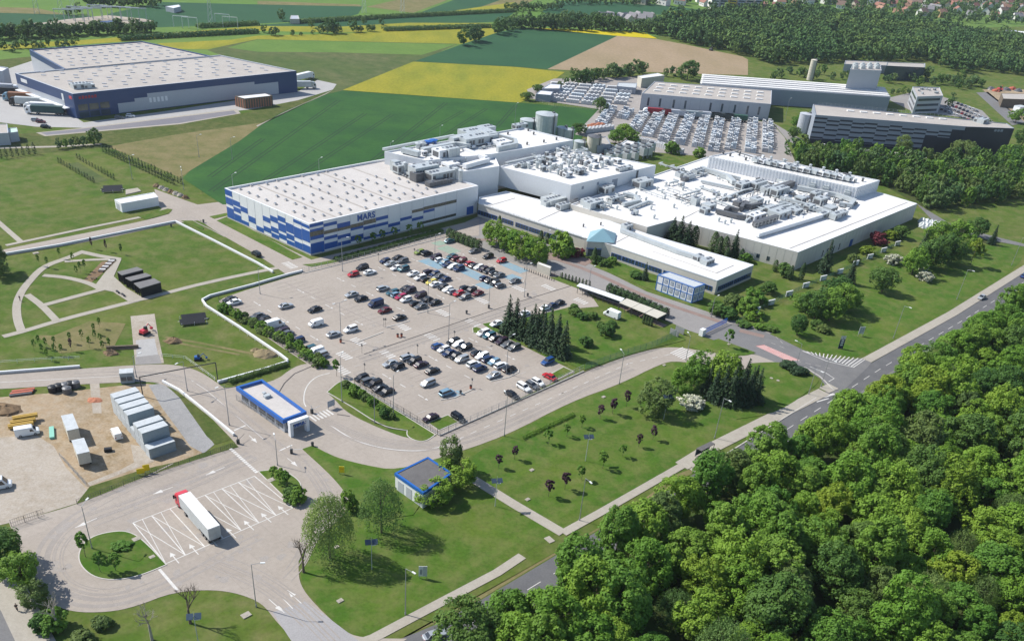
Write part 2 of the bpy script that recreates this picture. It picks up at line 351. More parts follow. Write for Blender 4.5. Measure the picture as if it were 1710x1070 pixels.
# tractor tracks in the wheat
mb = MB()
for a, b in [((352, 320), (566, 168)), ((400, 330), (610, 190)), ((470, 312), (655, 192)), ((560, 318), (745, 172)), ((640, 262), (775, 185)), ((740, 228), (812, 182)), ((830, 212), (862, 176)), ((350, 296), (440, 232)), ((905, 200), (930, 178))]:
    for s in (-.9, .9): mb.ribbon(GS([a, b]), .55, .096, .097, side=s)
tag(mb.build('tractor_tracks', M['wheat2']), kind='structure'); bpy.data.objects['tractor_tracks'].data.materials[0] = mat('track_soil', (.011, .034, .013), .95)
multi('dry_field', [[(180, 245), (300, 224), (432, 206), (446, 206), (400, 236), (318, 285), (300, 297), (245, 272)]], .05, M['dry'])
multi('verge_strip', [[(0, 262), (0, 226), (120, 218), (300, 205), (430, 186), (560, 150), (575, 151), (545, 158), (470, 188), (432, 210), (300, 226), (180, 246), (120, 252)]], .04, M['verge'])
multi('rough_bank', [[(-200, 150), (0, 100), (200, 80), (200, 130), (0, 180)]], .03, M['verge'])
# --- left logistics park ground
multi('depot_yard', [[(-300, 150), (5, 118), (60, 100), (60, 140), (126, 196), (140, 205), (270, 187), (500, 152), (530, 134), (562, 141), (556, 150), (497, 168), (420, 183), (300, 196), (140, 214), (60, 212), (-40, 200), (-300, 205)]], .06, M['conc2'])
multi('retention_bank', [[(60, 222), (130, 215), (395, 182), (402, 190), (300, 208), (75, 228)]], .07, M['path'])
multi('retention_basin', [[(68, 222), (130, 216.5), (390, 185), (396, 190), (300, 206), (78, 226)]], .08, mat('dark_liner', (.16, .155, .175), .6, (.2, .19, .2), None, (.05, .4, 2), (.7, .4, .2)))
multi('path', [[(545, 157.5), (556, 151), (470, 190), (430, 212), (428, 210.5)], [(0, 246), (100, 244), (170, 240), (170, 242), (100, 246.5), (0, 249)]], .1, M['path'])
# --- concrete roads and lots
Y = .05
lot = [(365, 503), (380, 494), (505, 456), (560, 443), (748, 394), (800, 418), (880, 447), (952, 475), (985, 490), (1000, 512), (940, 517), (820, 547), (960, 621), (735, 729), (640, 690), (560, 640), (520, 612), (450, 567)]
ring = [(520, 606), (492, 611), (455, 640), (372, 648), (400, 742), (505, 750), (590, 776), (662, 788), (742, 762), (842, 729), (952, 671), (1036, 641), (1104, 607), (1131, 602), (1240, 617), (1271, 619), (1300, 607), (1262, 590), (1176, 587), (1131, 579), (1091, 582), (1036, 598), (975, 622), (735, 729), (690, 735), (640, 718), (580, 690), (560, 668), (546, 655), (570, 634), (600, 632)]
left_road = [(-60, 653), (-60, 626), (100, 618), (250, 608), (295, 609), (330, 618), (360, 637), (400, 668), (520, 752), (400, 748), (385, 731), (350, 695), (310, 660), (270, 640), (235, 636)]
yard = [(15, 872), (75, 858), (140, 838), (250, 792), (404, 744), (430, 740), (520, 745), (562, 790), (582, 818), (589, 843), (562, 872), (524, 901), (500, 925), (498, 946), (501, 977), (526, 1009), (572, 1052), (602, 1065), (680, 1066), (600, 1120), (520, 1100), (493, 1072), (460, 1035), (438, 1007), (400, 991), (355, 984), (290, 988), (225, 1013), (180, 1022), (120, 1022), (80, 1005), (55, 965), (30, 910)]
west_road = [(0, 429), (-40, 437), (-40, 428), (10, 416), (150, 388), (250, 367), (284, 357), (262, 345), (258, 316), (310, 335), (330, 342), (380, 336), (382, 352), (420, 384), (480, 415), (520, 434), (800, 366), (800, 394), (746, 396), (560, 445), (505, 457), (476, 457), (440, 432), (355, 384), (335, 368), (293, 373), (150, 404)]
multi('concrete_paving', [lot, ring, left_road, yard, west_road], Y, M['conc'], .004, True)
multi('forecourt_paving', [[(775, 372), (800, 361), (880, 395), (960, 425), (985, 440), (1080, 487), (1165, 515), (1290, 556), (1230, 577), (1150, 552), (1060, 512), (1000, 490), (880, 447), (800, 418), (746, 396)]], .045, M['greyp'])
mb = MB()
for line, w in [([(792, 400), (850, 402), (905, 425), (985, 452), (1080, 497), (1210, 540)], 2.2), ([(905, 452), (975, 482), (1060, 522), (1110, 545)], 2.6), ([(890, 425), (960, 432), (985, 440)], 7), ([(846, 398), (885, 420)], 6), ([(1276, 562), (1235, 552)], 2.5)]:
    mb.ribbon(sm(GS(line), False), w, .07, .071+.004*len(mb.f)**.5)
tag(mb.build('red_paving', M['brick']), kind='structure')
multi('entrance_road', [[(1168, 560), (1225, 540), (1281, 556), (1308, 568), (1340, 584), (1380, 597), (1420, 600), (1449, 597), (1466, 592), (1450, 612), (1400, 660), (1386, 655), (1370, 632), (1340, 614), (1300, 607), (1262, 592), (1205, 572)]], .062, M['asph2'])
# --- the main road, its pavement and verges
road_up = [(520, 1135), (602, 1094), (665, 1068), (736, 1039), (804, 1001), (940, 920), (1062, 850), (1164, 788), (1363, 664), (1450, 609), (1590, 529), (1710, 456), (1800, 402), (1950, 315)]
mb = MB(); RW = 7.6; RU = GS(road_up)
mb.ribbon(RU, RW, .04, .0405, side=-RW/2)
tag(mb.build('main_road', M['asph']), kind='structure')
mb = MB(); mb.ribbon(RU, .6, .046, .0462, side=-RW+.6); tag(mb.build('road_edge_line', M['asph2']), kind='structure')
mb = MB()
for i, (x, y, h) in enumerate(walk(RU, 7.5, 2)): mb.box(-1.9, 1.9, -.08, .08, .047, .049, rz=h, c=(x+math.sin(h)*3.7, y-math.cos(h)*3.7))
tag(mb.build('centre_line', M['mark']), kind='structure')
mb = MB()
for line, w in [([(600, 1073), (622, 1066), (735, 1006), (830, 956), (872, 928)], 2.1), ([(940, 890), (1000, 857), (1138, 778)], 2.1), ([(1138, 778), (1180, 752), (1376, 654)], 3.8), ([(790, 800), (860, 843), (940, 890)], 2.6), ([(1392, 645), (1376, 652)], 3.5), ([(1447, 602), (1590, 524), (1710, 449), (1800, 397)], 3.2), ([(913, 903), (922, 899)], 2)]:
    mb.ribbon(GS(line), w, .05, .11+.004*len(mb.f)**.5)
tag(mb.build('pavement', M['path']), kind='structure')
mb = MB(); mb.ribbon(GS([(1158, 788), (1200, 772), (1190, 762), (1150, 776)]), 3.0, .05, .113); tag(mb.build('bus_stop_paving', M['path']), kind='structure')
multi('gravelly_verge', [[(640, 1085), (700, 1048), (850, 965), (958, 905), (1052, 850), (1130, 792), (1150, 784), (1160, 787), (1062, 848), (940, 918), (804, 999), (736, 1036), (668, 1066)]], .03, M['dry'])
mb = MB(); mb.ribbon(GS([(1180, 778), (1363, 664.5)]), .3, .04, .16); mb.ribbon(GS([(1392, 652), (1378, 637), (1368, 628), (1345, 614), (1308, 607)]), .3, .04, .16)
tag(mb.build('kerb', M['kerb']), kind='structure')
# light pavement left of the yard, bottom-left street
mb = MB(); mb.ribbon(GS([(-60, 905), (0, 965), (30, 1010), (62, 1075), (90, 1130)]), 5.5, .05, .1); tag(mb.build('side_pavement', M['path']), kind='structure')
mb = MB(); mb.ribbon(GS([(-90, 960), (-32, 1010), (10, 1075), (40, 1130)]), 8.5, .04, .041); tag(mb.build('side_street', M['asph2']), kind='structure')
# --- green islands
isl = {'round_island': [(130, 930), (138, 908), (158, 894), (190, 887), (212, 887), (232, 896), (255, 918), (278, 943), (235, 961), (195, 969), (160, 965), (138, 949)],
 'ring_island': [(546, 655), (565, 638), (580, 634), (640, 672), (727, 726), (712, 737), (695, 737), (679, 728), (680, 719), (640, 713), (590, 681)],
 'yard_wedge': [(431, 787), (470, 783), (498, 800), (505, 815), (490, 845)],
 'gate_verge': [(505, 750), (522, 744), (560, 764), (610, 777), (662, 786), (742, 762), (770, 758), (768, 770), (730, 800), (690, 860), (620, 870), (590, 842), (560, 800)],
 'lot_corner': [(715, 706), (748, 693), (766, 705), (733, 719)], 'lot_corner_east': [(916, 627), (941, 613), (957, 620), (930, 634)],
 'lot_island': [(789, 548), (796, 546), (806, 550), (796, 557), (790, 556)],
 'conifer_verge': [(806, 541), (818, 539), (850, 556), (920, 590), (948, 610), (935, 608), (862, 572), (812, 546)],
 'conifer_lawn': [(820, 545), (940, 516), (955, 512), (1010, 528), (1085, 570), (1140, 560), (1145, 568), (1090, 582), (1036, 597), (976, 618), (945, 606), (880, 570)],
 'gate_lawn': [(1150, 580), (1200, 566), (1232, 578), (1262, 589), (1240, 596), (1176, 587)],
 'office_lawn': [(990, 445), (1025, 433), (1098, 465), (1097, 487), (1085, 483)],
 'shelter_lawn': [(917, 464), (935, 462), (985, 478), (970, 484)],
 'dark_grass_strip': [(535, 440), (640, 411), (735, 384), (742, 390), (640, 418), (560, 439), (520, 446), (505, 442)],
 'west_strip': [(362, 369), (380, 362), (505, 430), (488, 434)],
 'west_strip_low': [(302, 369), (322, 369), (342, 381), (338, 384)],
 'junction_island': [(1252, 607), (1300, 604), (1340, 612), (1366, 630), (1368, 640), (1300, 690), (1230, 700)],
 'hut_strip': [(230, 362), (280, 349), (288, 350), (284, 357), (245, 367)], 'mars_corner': [(350, 362), (379, 356), (382, 360), (358, 366)]}
mb = MB(); kb = MB()
for k, p in isl.items():
    q = sm(GS(p))
    if area(q) < 0: q = q[::-1]
    mb.prism(q, 0, .14); 
    if k in ('round_island', 'ring_island', 'yard_wedge', 'lot_corner', 'lot_corner_east', 'lot_island'): kb.ribbon(q, .22, .02, .155, closed=True)
tag(mb.build('grass_islands', M['lush']), kind='structure'); tag(kb.build('island_kerbs', M['kerb']), kind='structure')
multi('junction_lawn', [[(768, 772), (842, 731), (952, 673), (1036, 643), (1104, 609), (1131, 604), (1240, 618), (1271, 620), (1300, 609), (1340, 614), (1366, 632), (1370, 645), (1138, 774), (1000, 853), (942, 886), (860, 838), (800, 802)], [(505, 976), (500, 940), (525, 902), (590, 845), (620, 870), (690, 860), (780, 800), (930, 890), (870, 926), (740, 1000), (625, 1062), (575, 1050), (530, 1010)], [(1240, 545), (1500, 420), (1710, 405), (1710, 440), (1590, 520), (1450, 594), (1400, 597), (1320, 570)]], .03, M['lush'], .004, True)
# --- compound on the left
multi('sandy_compound', [[(-60, 690), (-60, 668), (100, 655), (235, 640), (262, 642), (300, 680), (350, 742), (330, 764), (250, 788), (150, 815), (132, 838), (70, 858), (15, 872), (-60, 890)]], .03, M['sand'])
multi('compound_pad', [[(-60, 735), (60, 726), (90, 745), (110, 780), (150, 822), (128, 840), (70, 858), (10, 874), (-60, 890)]], .036, M['pale_gravel'])
multi('gravel_ramp', [[(248, 643), (272, 640), (300, 662), (358, 742), (340, 757), (318, 745), (270, 680)]], .045, M['gravel'])
multi('gravel_path', [[(150, 640), (166, 640), (170, 690), (155, 690)], [(218, 742), (236, 745), (258, 770), (150, 811), (146, 806), (200, 785), (224, 772)]], .045, M['pale_gravel'])
multi('compound_verge', [[(150, 812), (225, 788), (262, 778), (300, 770), (386, 740), (404, 744), (250, 792), (140, 838), (128, 840)], [(275, 641), (290, 646), (318, 668), (392, 732), (360, 742), (345, 728), (300, 664)], [(20, 872), (75, 858), (77, 861), (22, 880)]], .048, M['verge'])
# --- test strip and park paths
multi('excavated_strip', [[(218, 528), (258, 524), (264, 560), (274, 606), (226, 609), (222, 570)]], .03, M['pale_gravel'])
multi('fresh_slab', [[(227, 568), (258, 565), (264, 592), (228, 596)]], .05, M['conc2'])
multi('strip_apron', [[(226, 596), (266, 592), (270, 607), (226, 609)]], .045, M['greyp'])
mb = MB()
for line, w in [([(5, 562), (40, 553), (98, 535), (220, 504), (360, 468), (480, 444)], 2.0), ([(36, 553), (29, 535), (27, 510), (34, 490), (46, 473), (72, 445), (110, 432), (137, 421), (168, 428), (200, 433)], 2.2), ([(45, 492), (70, 510), (95, 536)], 2.0), ([(72, 460), (110, 463), (150, 473), (170, 484)], 2.0), ([(72, 510), (120, 497), (176, 482)], 2.0), ([(108, 437), (150, 434), (200, 433)], 1.6), ([(10, 410), (150, 380), (255, 359), (270, 353), (278, 346)], 1.6), ([(-10, 365), (36, 405)], 1.8)]:
    mb.ribbon(sm(GS(line), False), w, .04, .06+.003*len(mb.f)**.5)
q = GS([(198, 432), (203, 433), (190, 462), (212, 482), (240, 498), (248, 500), (218, 506), (215, 504), (190, 488), (168, 483), (158, 478), (178, 452)]); q = q if area(q) > 0 else q[::-1]
mb.prism(q, .03, .12)
tag(mb.build('park_paths', M['path']), kind='structure')
multi('planting_bed', [[(140, 468), (170, 437), (198, 434), (176, 452), (150, 474)]], .05, M['dirt'])
multi('bare_patches', [[(518, 925), (540, 898), (560, 905), (562, 940), (540, 958), (512, 945)], [(60, 560), (100, 590), (190, 580), (210, 540), (150, 536), (90, 560)]], .032, M['dry'])
mb = MB()
for line in [[(276, 563), (330, 572), (380, 582), (430, 592)], [(272, 568), (330, 579), (400, 592)]]: mb.ribbon(sm(GS(line), False), 1.1, .03, .031+.004*len(mb.f)**.5)
tag(mb.build('wheel_ruts', M['dry']), kind='structure')
# --- painted markings
mk, mo, bl = MB(), MB(), MB()
def bar(mb, u, v, L, W, d, z=.075, off=(0, 0)):
    x, y = G(u, v); h = math.atan2(d[1], d[0]); mb.box(-L/2, L/2, -W/2, W/2, z-.01, z, rz=h, c=(x+off[0], y+off[1]))
def zebra(u, v, n=5, L=2.6, pitch=1.05, W=.5, d=AD, e=BD):
    for i in range(n):
        k = (i-(n-1)/2)*pitch; bar(mk, u, v, L, W, d, off=(e[0]*k, e[1]*k))
for u, v in [(740, 522.6), (805, 502), (866.6, 482), (916, 480), (673.5, 546), (598, 570.5), (575, 594), (721.5, 563), (647, 591.5), (789.6, 539), (571.4, 618.5), (970, 503)]: zebra(u, v)
zebra(536.7, 693.4, 6, 3.0, 1.0, .5, BD, AD); zebra(1140, 590, 6, 6.5, .9, .45); zebra(484, 443, 6, 3, 1.0, .5)
def dashes(a, b, step=6.2, L=2.4, W=.22, m=mk, z=.075):
    for i, (x, y, h) in enumerate(walk(GS([a, b]), step, .5)): m.box(-L/2, L/2, -W/2, W/2, z-.01, z, rz=h, c=(x, y))
for a, b in [((425.5, 505), (540, 573.5)), ((498, 484), (610.5, 545.5)), ((564.7, 465), (684.4, 524.4)), ((633, 447), (755.5, 505.5)), ((688, 432.5), (812.8, 485.6)), ((764.5, 421.8), (843, 450.8)), ((641, 626), (720, 671.6)), ((718, 596), (795, 637)), ((784.7, 565.8), (869, 605))]:
    dashes(a, b, 7.2, 2.2, .24)
    for (x, y, h) in walk(GS([a, b]), 14.4, 2.2):
        c, s = math.cos(h), math.sin(h); mk.face([(x+.4*s, y-.4*c, .0751), (x+1.1*c, y+1.1*s, .0751), (x-.4*s, y+.4*c, .0751)])
for a, b in [((596, 611), (990, 483)), ((600, 622), (860, 537)), ((590, 585), (905, 482)), ((420, 484), (560, 448)), ((566, 449), (735, 404)), ((700, 690), (880, 620))]: dashes(a, b, 9, 2.8, .22, mo)
dashes((741, 744), (940, 656), 4.6, 2.0, .16); dashes((940, 656), (1050, 607), 4.6, 2.0, .16); dashes((1050, 607), (1127, 590), 4.6, 2.0, .16)
for line in [[(551, 623), (530, 628), (515, 640), (508, 655), (507, 672), (511, 679)], [(552, 710), (580, 729), (620, 745), (665, 752), (705, 753), (745, 744), (775, 730)]]: mk.ribbon(sm(GS(line), False), .26, .07, .074)
mk.ribbon(GS([(-40, 641), (120, 632), (280, 624), (315, 632), (345, 652), (440, 733)]), .14, .07, .074); mk.ribbon(GS([(391, 719), (411, 710)]), .4, .07, .074); mk.ribbon(GS([(466, 753), (488, 743)]), .4, .07, .074)
for t in np.linspace(0, 1, 15): bar(mk, 386+42*t, 750+38*t, .75, .6, AD)
# lorry bays
b0, b1 = (222, 873), (425, 795); e0, e1 = (277, 941), (489, 848)
B0, B1, E0, E1 = G(*b0), G(*b1), G(*e0), G(*e1)
mk.ribbon([B0, B1], .18, .07, .0745); mk.ribbon([E0, E1], .18, .07, .0745)
for i in range(8):
    a, b = lerp(B0, B1, i/7), lerp(E0, E1, i/7); mk.ribbon([a, b], .2, .07, .0748)
    if i < 7:
        a2, b2 = lerp(B0, B1, (i+1)/7), lerp(E0, E1, (i+1)/7)
        if i not in (2,): mk.ribbon([a, b2], .15, .07, .0742); mk.ribbon([lerp(a, a2, .5), b], .13, .07, .0744)
        c = lerp(b, b2, .5); d = lerp(a, a2, .5); L = math.dist(c, d); h = math.atan2(d[1]-c[1], d[0]-c[0])
        mk.box(-1.4, 1.2, -.1, .1, .066, .0765, rz=h, c=c)
        cs, sn = math.cos(h), math.sin(h); mk.face([(c[0]+1.2*cs+.6*sn, c[1]+1.2*sn-.6*cs, .0765), (c[0]+2.6*cs, c[1]+2.6*sn, .0765), (c[0]+1.2*cs-.6*sn, c[1]+1.2*sn+.6*cs, .0765)])
def arrow(a, b, w=.16, hd=.55):
    A, B = G(*a), G(*b); h = math.atan2(B[1]-A[1], B[0]-A[0]); L = math.dist(A, B); cs, sn = math.cos(h), math.sin(h)
    mk.ribbon([A, B], w, .07, .0755); q = lerp(A, B, .55); 
    mk.face([(q[0]+hd*sn, q[1]-hd*cs, .0762), (q[0]+2.0*cs, q[1]+2.0*sn, .0762), (q[0]-hd*sn, q[1]+hd*cs, .0762)])
for a, b in [((289, 813), (256, 825)), ((375, 780), (344, 793)), ((162, 865), (126, 881)), ((449, 1000), (475, 1023)), ((503, 1007), (480, 985)), ((480, 765), (496, 778)), ((416, 727), (428, 738))]: arrow(a, b)
mk.ribbon(GS([(467, 993), (489, 1016)]), .16, .07, .0755); mk.ribbon(GS([(266, 950), (296, 985)]), .55, .07, .0755)
mb = MB(); q = GS([(455, 1022), (511, 1003), (600, 1070), (560, 1110), (500, 1090)]); mb.face([(x, y, .066) for x, y in (q if area(q) > 0 else q[::-1])]); tag(mb.build('asphalt_patch', mat('grey_patch', (.33, .32, .32), .9, (.29, .28, .28), None, (.1, .6, 3), (.7, .5, .3))), kind='structure')
for i in range(15):   # hatched splitter by the main road
    t = i/14; a = lerp((1344, 587), (1432, 599.5), t); b = lerp((1352, 585), (1446, 598), min(1, t+.02)); w = .2
    p0 = lerp((1340, 586), (1440, 599), t); p1 = lerp((1352, 590), (1425, 613), max(0, t-.05)); mk.ribbon(GS([p0, p1]), .32, .07, .0752)
mk.ribbon(GS([(1340, 586), (1380, 603), (1425, 613.5), (1446, 599)]), .25, .07, .0756)
mk.ribbon(GS([(1352, 612), (1378, 622), (1393, 632), (1384, 637)]), .2, .07, .0756)
for a, b in [((1289, 573), (1320, 585)), ((1282, 582), (1300, 583)), ((1330, 603), (1394, 617)), ((1296, 563), (1312, 578))]: dashes(a, b, 3, 1.6, .16, mo, .078)
for a in [(1384, 661), (1392, 657), (1400, 652), (1374, 668)]: bar(mk, *a, 5, .4, (math.cos(.62), math.sin(.62)), z=.06)
tag(mk.build('road_markings', M['mark']), kind='structure'); tag(mo.build('worn_markings', M['mark_old']), kind='structure')
mb, m2 = MB(), MB()
q0, q1, q2, q3 = G(1262, 577), G(1330, 602), G(1338, 602.5), G(1272, 577)   # red and white rumble patch
A0, A1, C0, C1 = G(1262, 578), G(1316, 603), G(1276, 576), G(1336, 602)
for i in range(22):
    t0, t1 = i/22, (i+.55)/22; q = [lerp(A0, A1, t0), lerp(A0, A1, t1), lerp(C0, C1, t1), lerp(C0, C1, t0)]; q = q if area(q) > 0 else q[::-1]
    mb.face([(x, y, .08) for x, y in q])
q = [A0, A1, C1, C0]; q = q if area(q) > 0 else q[::-1]; m2.face([(x, y, .076) for x, y in q])
tag(mb.build('red_stripes', M['mark_red']), kind='structure'); tag(m2.build('striped_crossing', M['mark']), kind='structure')
# parking bays: faint lines either side of each row's spine
def bays(a, b, both=1, depth=4.8, pitch=2.5):
    P = GS([a, b])
    bl.ribbon(P, .35, .06, .0715)
    for x, y, h in walk(P, pitch, 0):
        for s in ((-1, 1) if both == 1 else (both/2 if both else 1,)):
            s = math.copysign(1, s); bl.ribbon([(x, y), (x+AD[0]*s*depth, y+AD[1]*s*depth)], .1, .06, .0711)
for a, b in [((475, 472), (648, 548)), ((588, 455), (722, 513)), ((666, 432), (805, 498)), ((722, 416), (856, 477)), ((655, 596), (775, 663)), ((745, 570), (862, 628))]: bays(a, b)
bays((372, 503), (546, 605), 2); bays((590, 624), (668, 672), 2); bays((760, 400), (905, 461), -2); bays((812, 547), (925, 602), -2)
tag(bl.build('bay_lines', M['bay']), kind='structure')
def patch(name, a, b, w0, w1, m):
    P = GS([a, b]); q = [(P[0][0]+AD[0]*w0, P[0][1]+AD[1]*w0), (P[1][0]+AD[0]*w0, P[1][1]+AD[1]*w0), (P[1][0]+AD[0]*w1, P[1][1]+AD[1]*w1), (P[0][0]+AD[0]*w1, P[0][1]+AD[1]*w1)]
    sheet(name, q if area(q) > 0 else q[::-1], .070, m, True)
patch('blue_bays', (762, 438), (816, 463), -5, -.2, M['bay_blue']); patch('blue_bays', (716, 431), (750, 445), -5, -.2, M['bay_blue']); patch('blue_bays', (838, 463), (856, 470), .2, 5, M['bay_blue'])
patch('blue_bays', (849, 437), (884, 452), -4.6, -.2, M['bay_blue']); patch('green_bays', (728, 415), (752, 425), .2, 5.4, M['bay_green']); patch('green_bays', (735, 402), (748, 407), -4.6, .0, M['bay_green'])
patch('blue_bays', (810, 470), (830, 478), -4.8, -.2, M['bay_blue']); patch('blue_bays', (747, 658), (760, 664), 0, 3.5, M['bay_blue'])
# tyre marks and stains worn into the concrete
tm = MB(); rt = random.Random(31)
for line, n in [([(300, 780), (200, 830), (110, 880), (75, 930), (95, 985), (180, 1005), (290, 965), (400, 900), (480, 870)], 9), ([(420, 760), (300, 812), (200, 850), (150, 868)], 6), ([(560, 640), (500, 665), (540, 705), (640, 745), (740, 745), (860, 700), (1000, 630), (1110, 590)], 7), ([(440, 1000), (500, 950), (520, 900), (560, 850), (530, 790), (490, 755)], 6), ([(20, 638), (200, 625), (310, 632), (400, 700), (470, 760), (540, 800)], 6), ([(600, 600), (760, 548), (900, 500)], 4), ([(560, 1070), (500, 1010), (430, 960), (350, 930)], 4), ([(430, 420), (370, 385), (320, 362), (200, 385), (60, 412)], 3)]:
    P = sm(GS(line), False, 4)
    for i in range(n):
        off = rt.uniform(-1.7, 1.7); a = rt.randrange(0, max(1, len(P)//3)); b = rt.randrange(2*len(P)//3, len(P))
        for w_ in (-.9, .9): tm.ribbon(P[a:b+1], rt.uniform(.18, .34), .06, .0672+.0000018*len(tm.f)+.0004*(w_ > 0), side=off+w_)
tag(tm.build('tyre_marks', mat('tyre_mark', (.30, .268, .243), .85, (.255, .23, .21), (.335, .30, .272), (.08, .5, 2), (.9, .7, .4), det=6)), kind='structure')
st = MB()
for i in range(130):
    u, v = rt.choice([(rt.uniform(380, 960), rt.uniform(450, 700)), (rt.uniform(60, 560), rt.uniform(760, 1000))]); x, y = G(u, v); r = rt.uniform(.25, 1.1)
    if not (inside(x, y, GS(lot)) or inside(x, y, GS(yard))): continue
    st.face([(x+math.cos(k*.7)*r*rt.uniform(.6, 1.3), y+math.sin(k*.7)*r*rt.uniform(.6, 1.3), .0705+.0001*(i % 9)) for k in range(9)])
tag(st.build('oil_stains', mat('oil_stain', (.285, .257, .235), .7, (.315, .284, .258), None, (.5, 2, 5), (.9, .7, .4))), kind='structure')
# thin dark strips along the road edges, and the kerbs of the lots
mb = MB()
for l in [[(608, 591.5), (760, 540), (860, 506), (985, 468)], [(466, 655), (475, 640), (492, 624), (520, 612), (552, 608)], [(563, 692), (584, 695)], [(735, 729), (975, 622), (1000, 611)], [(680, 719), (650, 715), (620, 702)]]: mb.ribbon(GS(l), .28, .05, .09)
tag(mb.build('dark_strip', M['darkstrip']), kind='structure')
mb = MB()
for l in [[(505, 457), (560, 444), (748, 395)], [(598, 571), (640, 555)], [(645, 547), (684, 536)], [(696, 524), (750, 510)], [(778, 503), (815, 490)], [(835, 484), (874, 472), (874, 468)], [(736, 668), (760, 664), (790, 650)], [(820, 637), (850, 630), (866, 622), (866, 617)], [(591, 640), (735, 727)], [(735, 727), (975, 620)]]: mb.ribbon(GS(l), .3, .05, .19)
tag(mb.build('lot_kerbs', M['kerb']), kind='structure')
# yards on the right
multi('block_yard', [[(880, 150), (925, 132), (1080, 128), (1078, 186), (1288, 205), (1310, 230), (1330, 275), (1180, 262), (1095, 255), (960, 225), (1000, 183), (885, 165)]], .1, M['greyp'])
bpy.data.objects['block_yard'].data.materials[0] = mat('yard_paving', (.30, .275, .255), .9, (.25, .23, .215), (.34, .31, .29), (.05, .3, 2), (.7, .6, .4))
multi('office_yard', [[(1290, 205), (1350, 240), (1500, 255), (1690, 275), (1690, 280), (1500, 262), (1345, 250), (1315, 235)], [(1480, 165), (1540, 150), (1640, 185), (1660, 205), (1560, 190), (1520, 185)]], .1, M['greyp'])
multi('far_road', [[(1630, 155), (1650, 154), (1712, 205), (1690, 210)], [(1530, 340), (1600, 382), (1640, 390), (1720, 410), (1720, 414), (1630, 397), (1560, 372)]], .1, M['asph2'])
multi('building_site', [[(1640, 150), (1800, 150), (1800, 230), (1712, 205)]], .1, M['sand'])
# ================================================================== buildings
def HT(b, t, zb=0.0):
    x, y = G(*b, zb); lo, hi = zb, zb+80
    for _ in range(40):
        m = (lo+hi)/2
        if PX(x, y, m)[1] > t[1]: lo = m
        else: hi = m
    return lo
def ccw(p): return p if area(p) > 0 else p[::-1]
def edge(A, B):
    L = math.dist(A, B); d = ((B[0]-A[0])/L, (B[1]-A[1])/L); return L, d, (d[1], -d[0])
def wp(mb, A, B, s0, s1, z0, z1, d=.04, m=0, base=0.0):
    """a slab standing d proud of the wall A>B (outward side on the right), s along it in metres"""
    L, t, n = edge(A, B)
    P = lambda s, o: (A[0]+t[0]*s+n[0]*o, A[1]+t[1]*s+n[1]*o)
    a, b, a0, b0 = P(s0, d), P(s1, d), P(s0, base-.02), P(s1, base-.02)
    mb.face([(*a, z0), (*b, z0), (*b, z1), (*a, z1)], m); mb.face([(*a, z1), (*b, z1), (*b0, z1), (*a0, z1)], m); mb.face([(*b, z0), (*a, z0), (*a0, z0), (*b0, z0)], m)
    mb.face([(*a0, z0), (*a, z0), (*a, z1), (*a0, z1)], m); mb.face([(*b, z0), (*b0, z0), (*b0, z1), (*b, z1)], m)
    return mb
def building(name, label, cat, pts, h, wall, roof, z0=0.0, par=.5, th=.35, group=None, rim=None):
    pts = ccw(list(pts)); c = centroid(pts); t = thing(name, label, cat, (c[0], c[1], z0), 0, group)
    n = len(pts); mb = MB(); ins = []
    for i in range(n):
        a, b, q = pts[i-1], pts[i], pts[(i+1) % n]
        d1, d2 = edge(a, b)[1], edge(b, q)[1]; n1, n2 = (-d1[1], d1[0]), (-d2[1], d2[0]); k = 1+n1[0]*n2[0]+n1[1]*n2[1]; k = max(k, .3)
        ins.append((b[0]+(n1[0]+n2[0])/k*th, b[1]+(n1[1]+n2[1])/k*th))
    for i in range(n):
        j = (i+1) % n; a, b, ia, ib = pts[i], pts[j], ins[i], ins[j]
        mb.face([(*a, z0), (*b, z0), (*b, h), (*a, h)], 0); mb.face([(*a, h), (*b, h), (*ib, h), (*ia, h)], 1); mb.face([(*ib, h-par), (*ia, h-par), (*ia, h), (*ib, h)], 1)
    mb.build('wall', [wall, rim or wall], t)
    MB().face([(*p, h-par) for p in ins]).build('roof', roof, t)
    return t, pts
def part(t, name, m, fn, label=None):
    mb = MB(); fn(mb); o = mb.build(name, m, t)
    if label: o['label'] = label
    return o
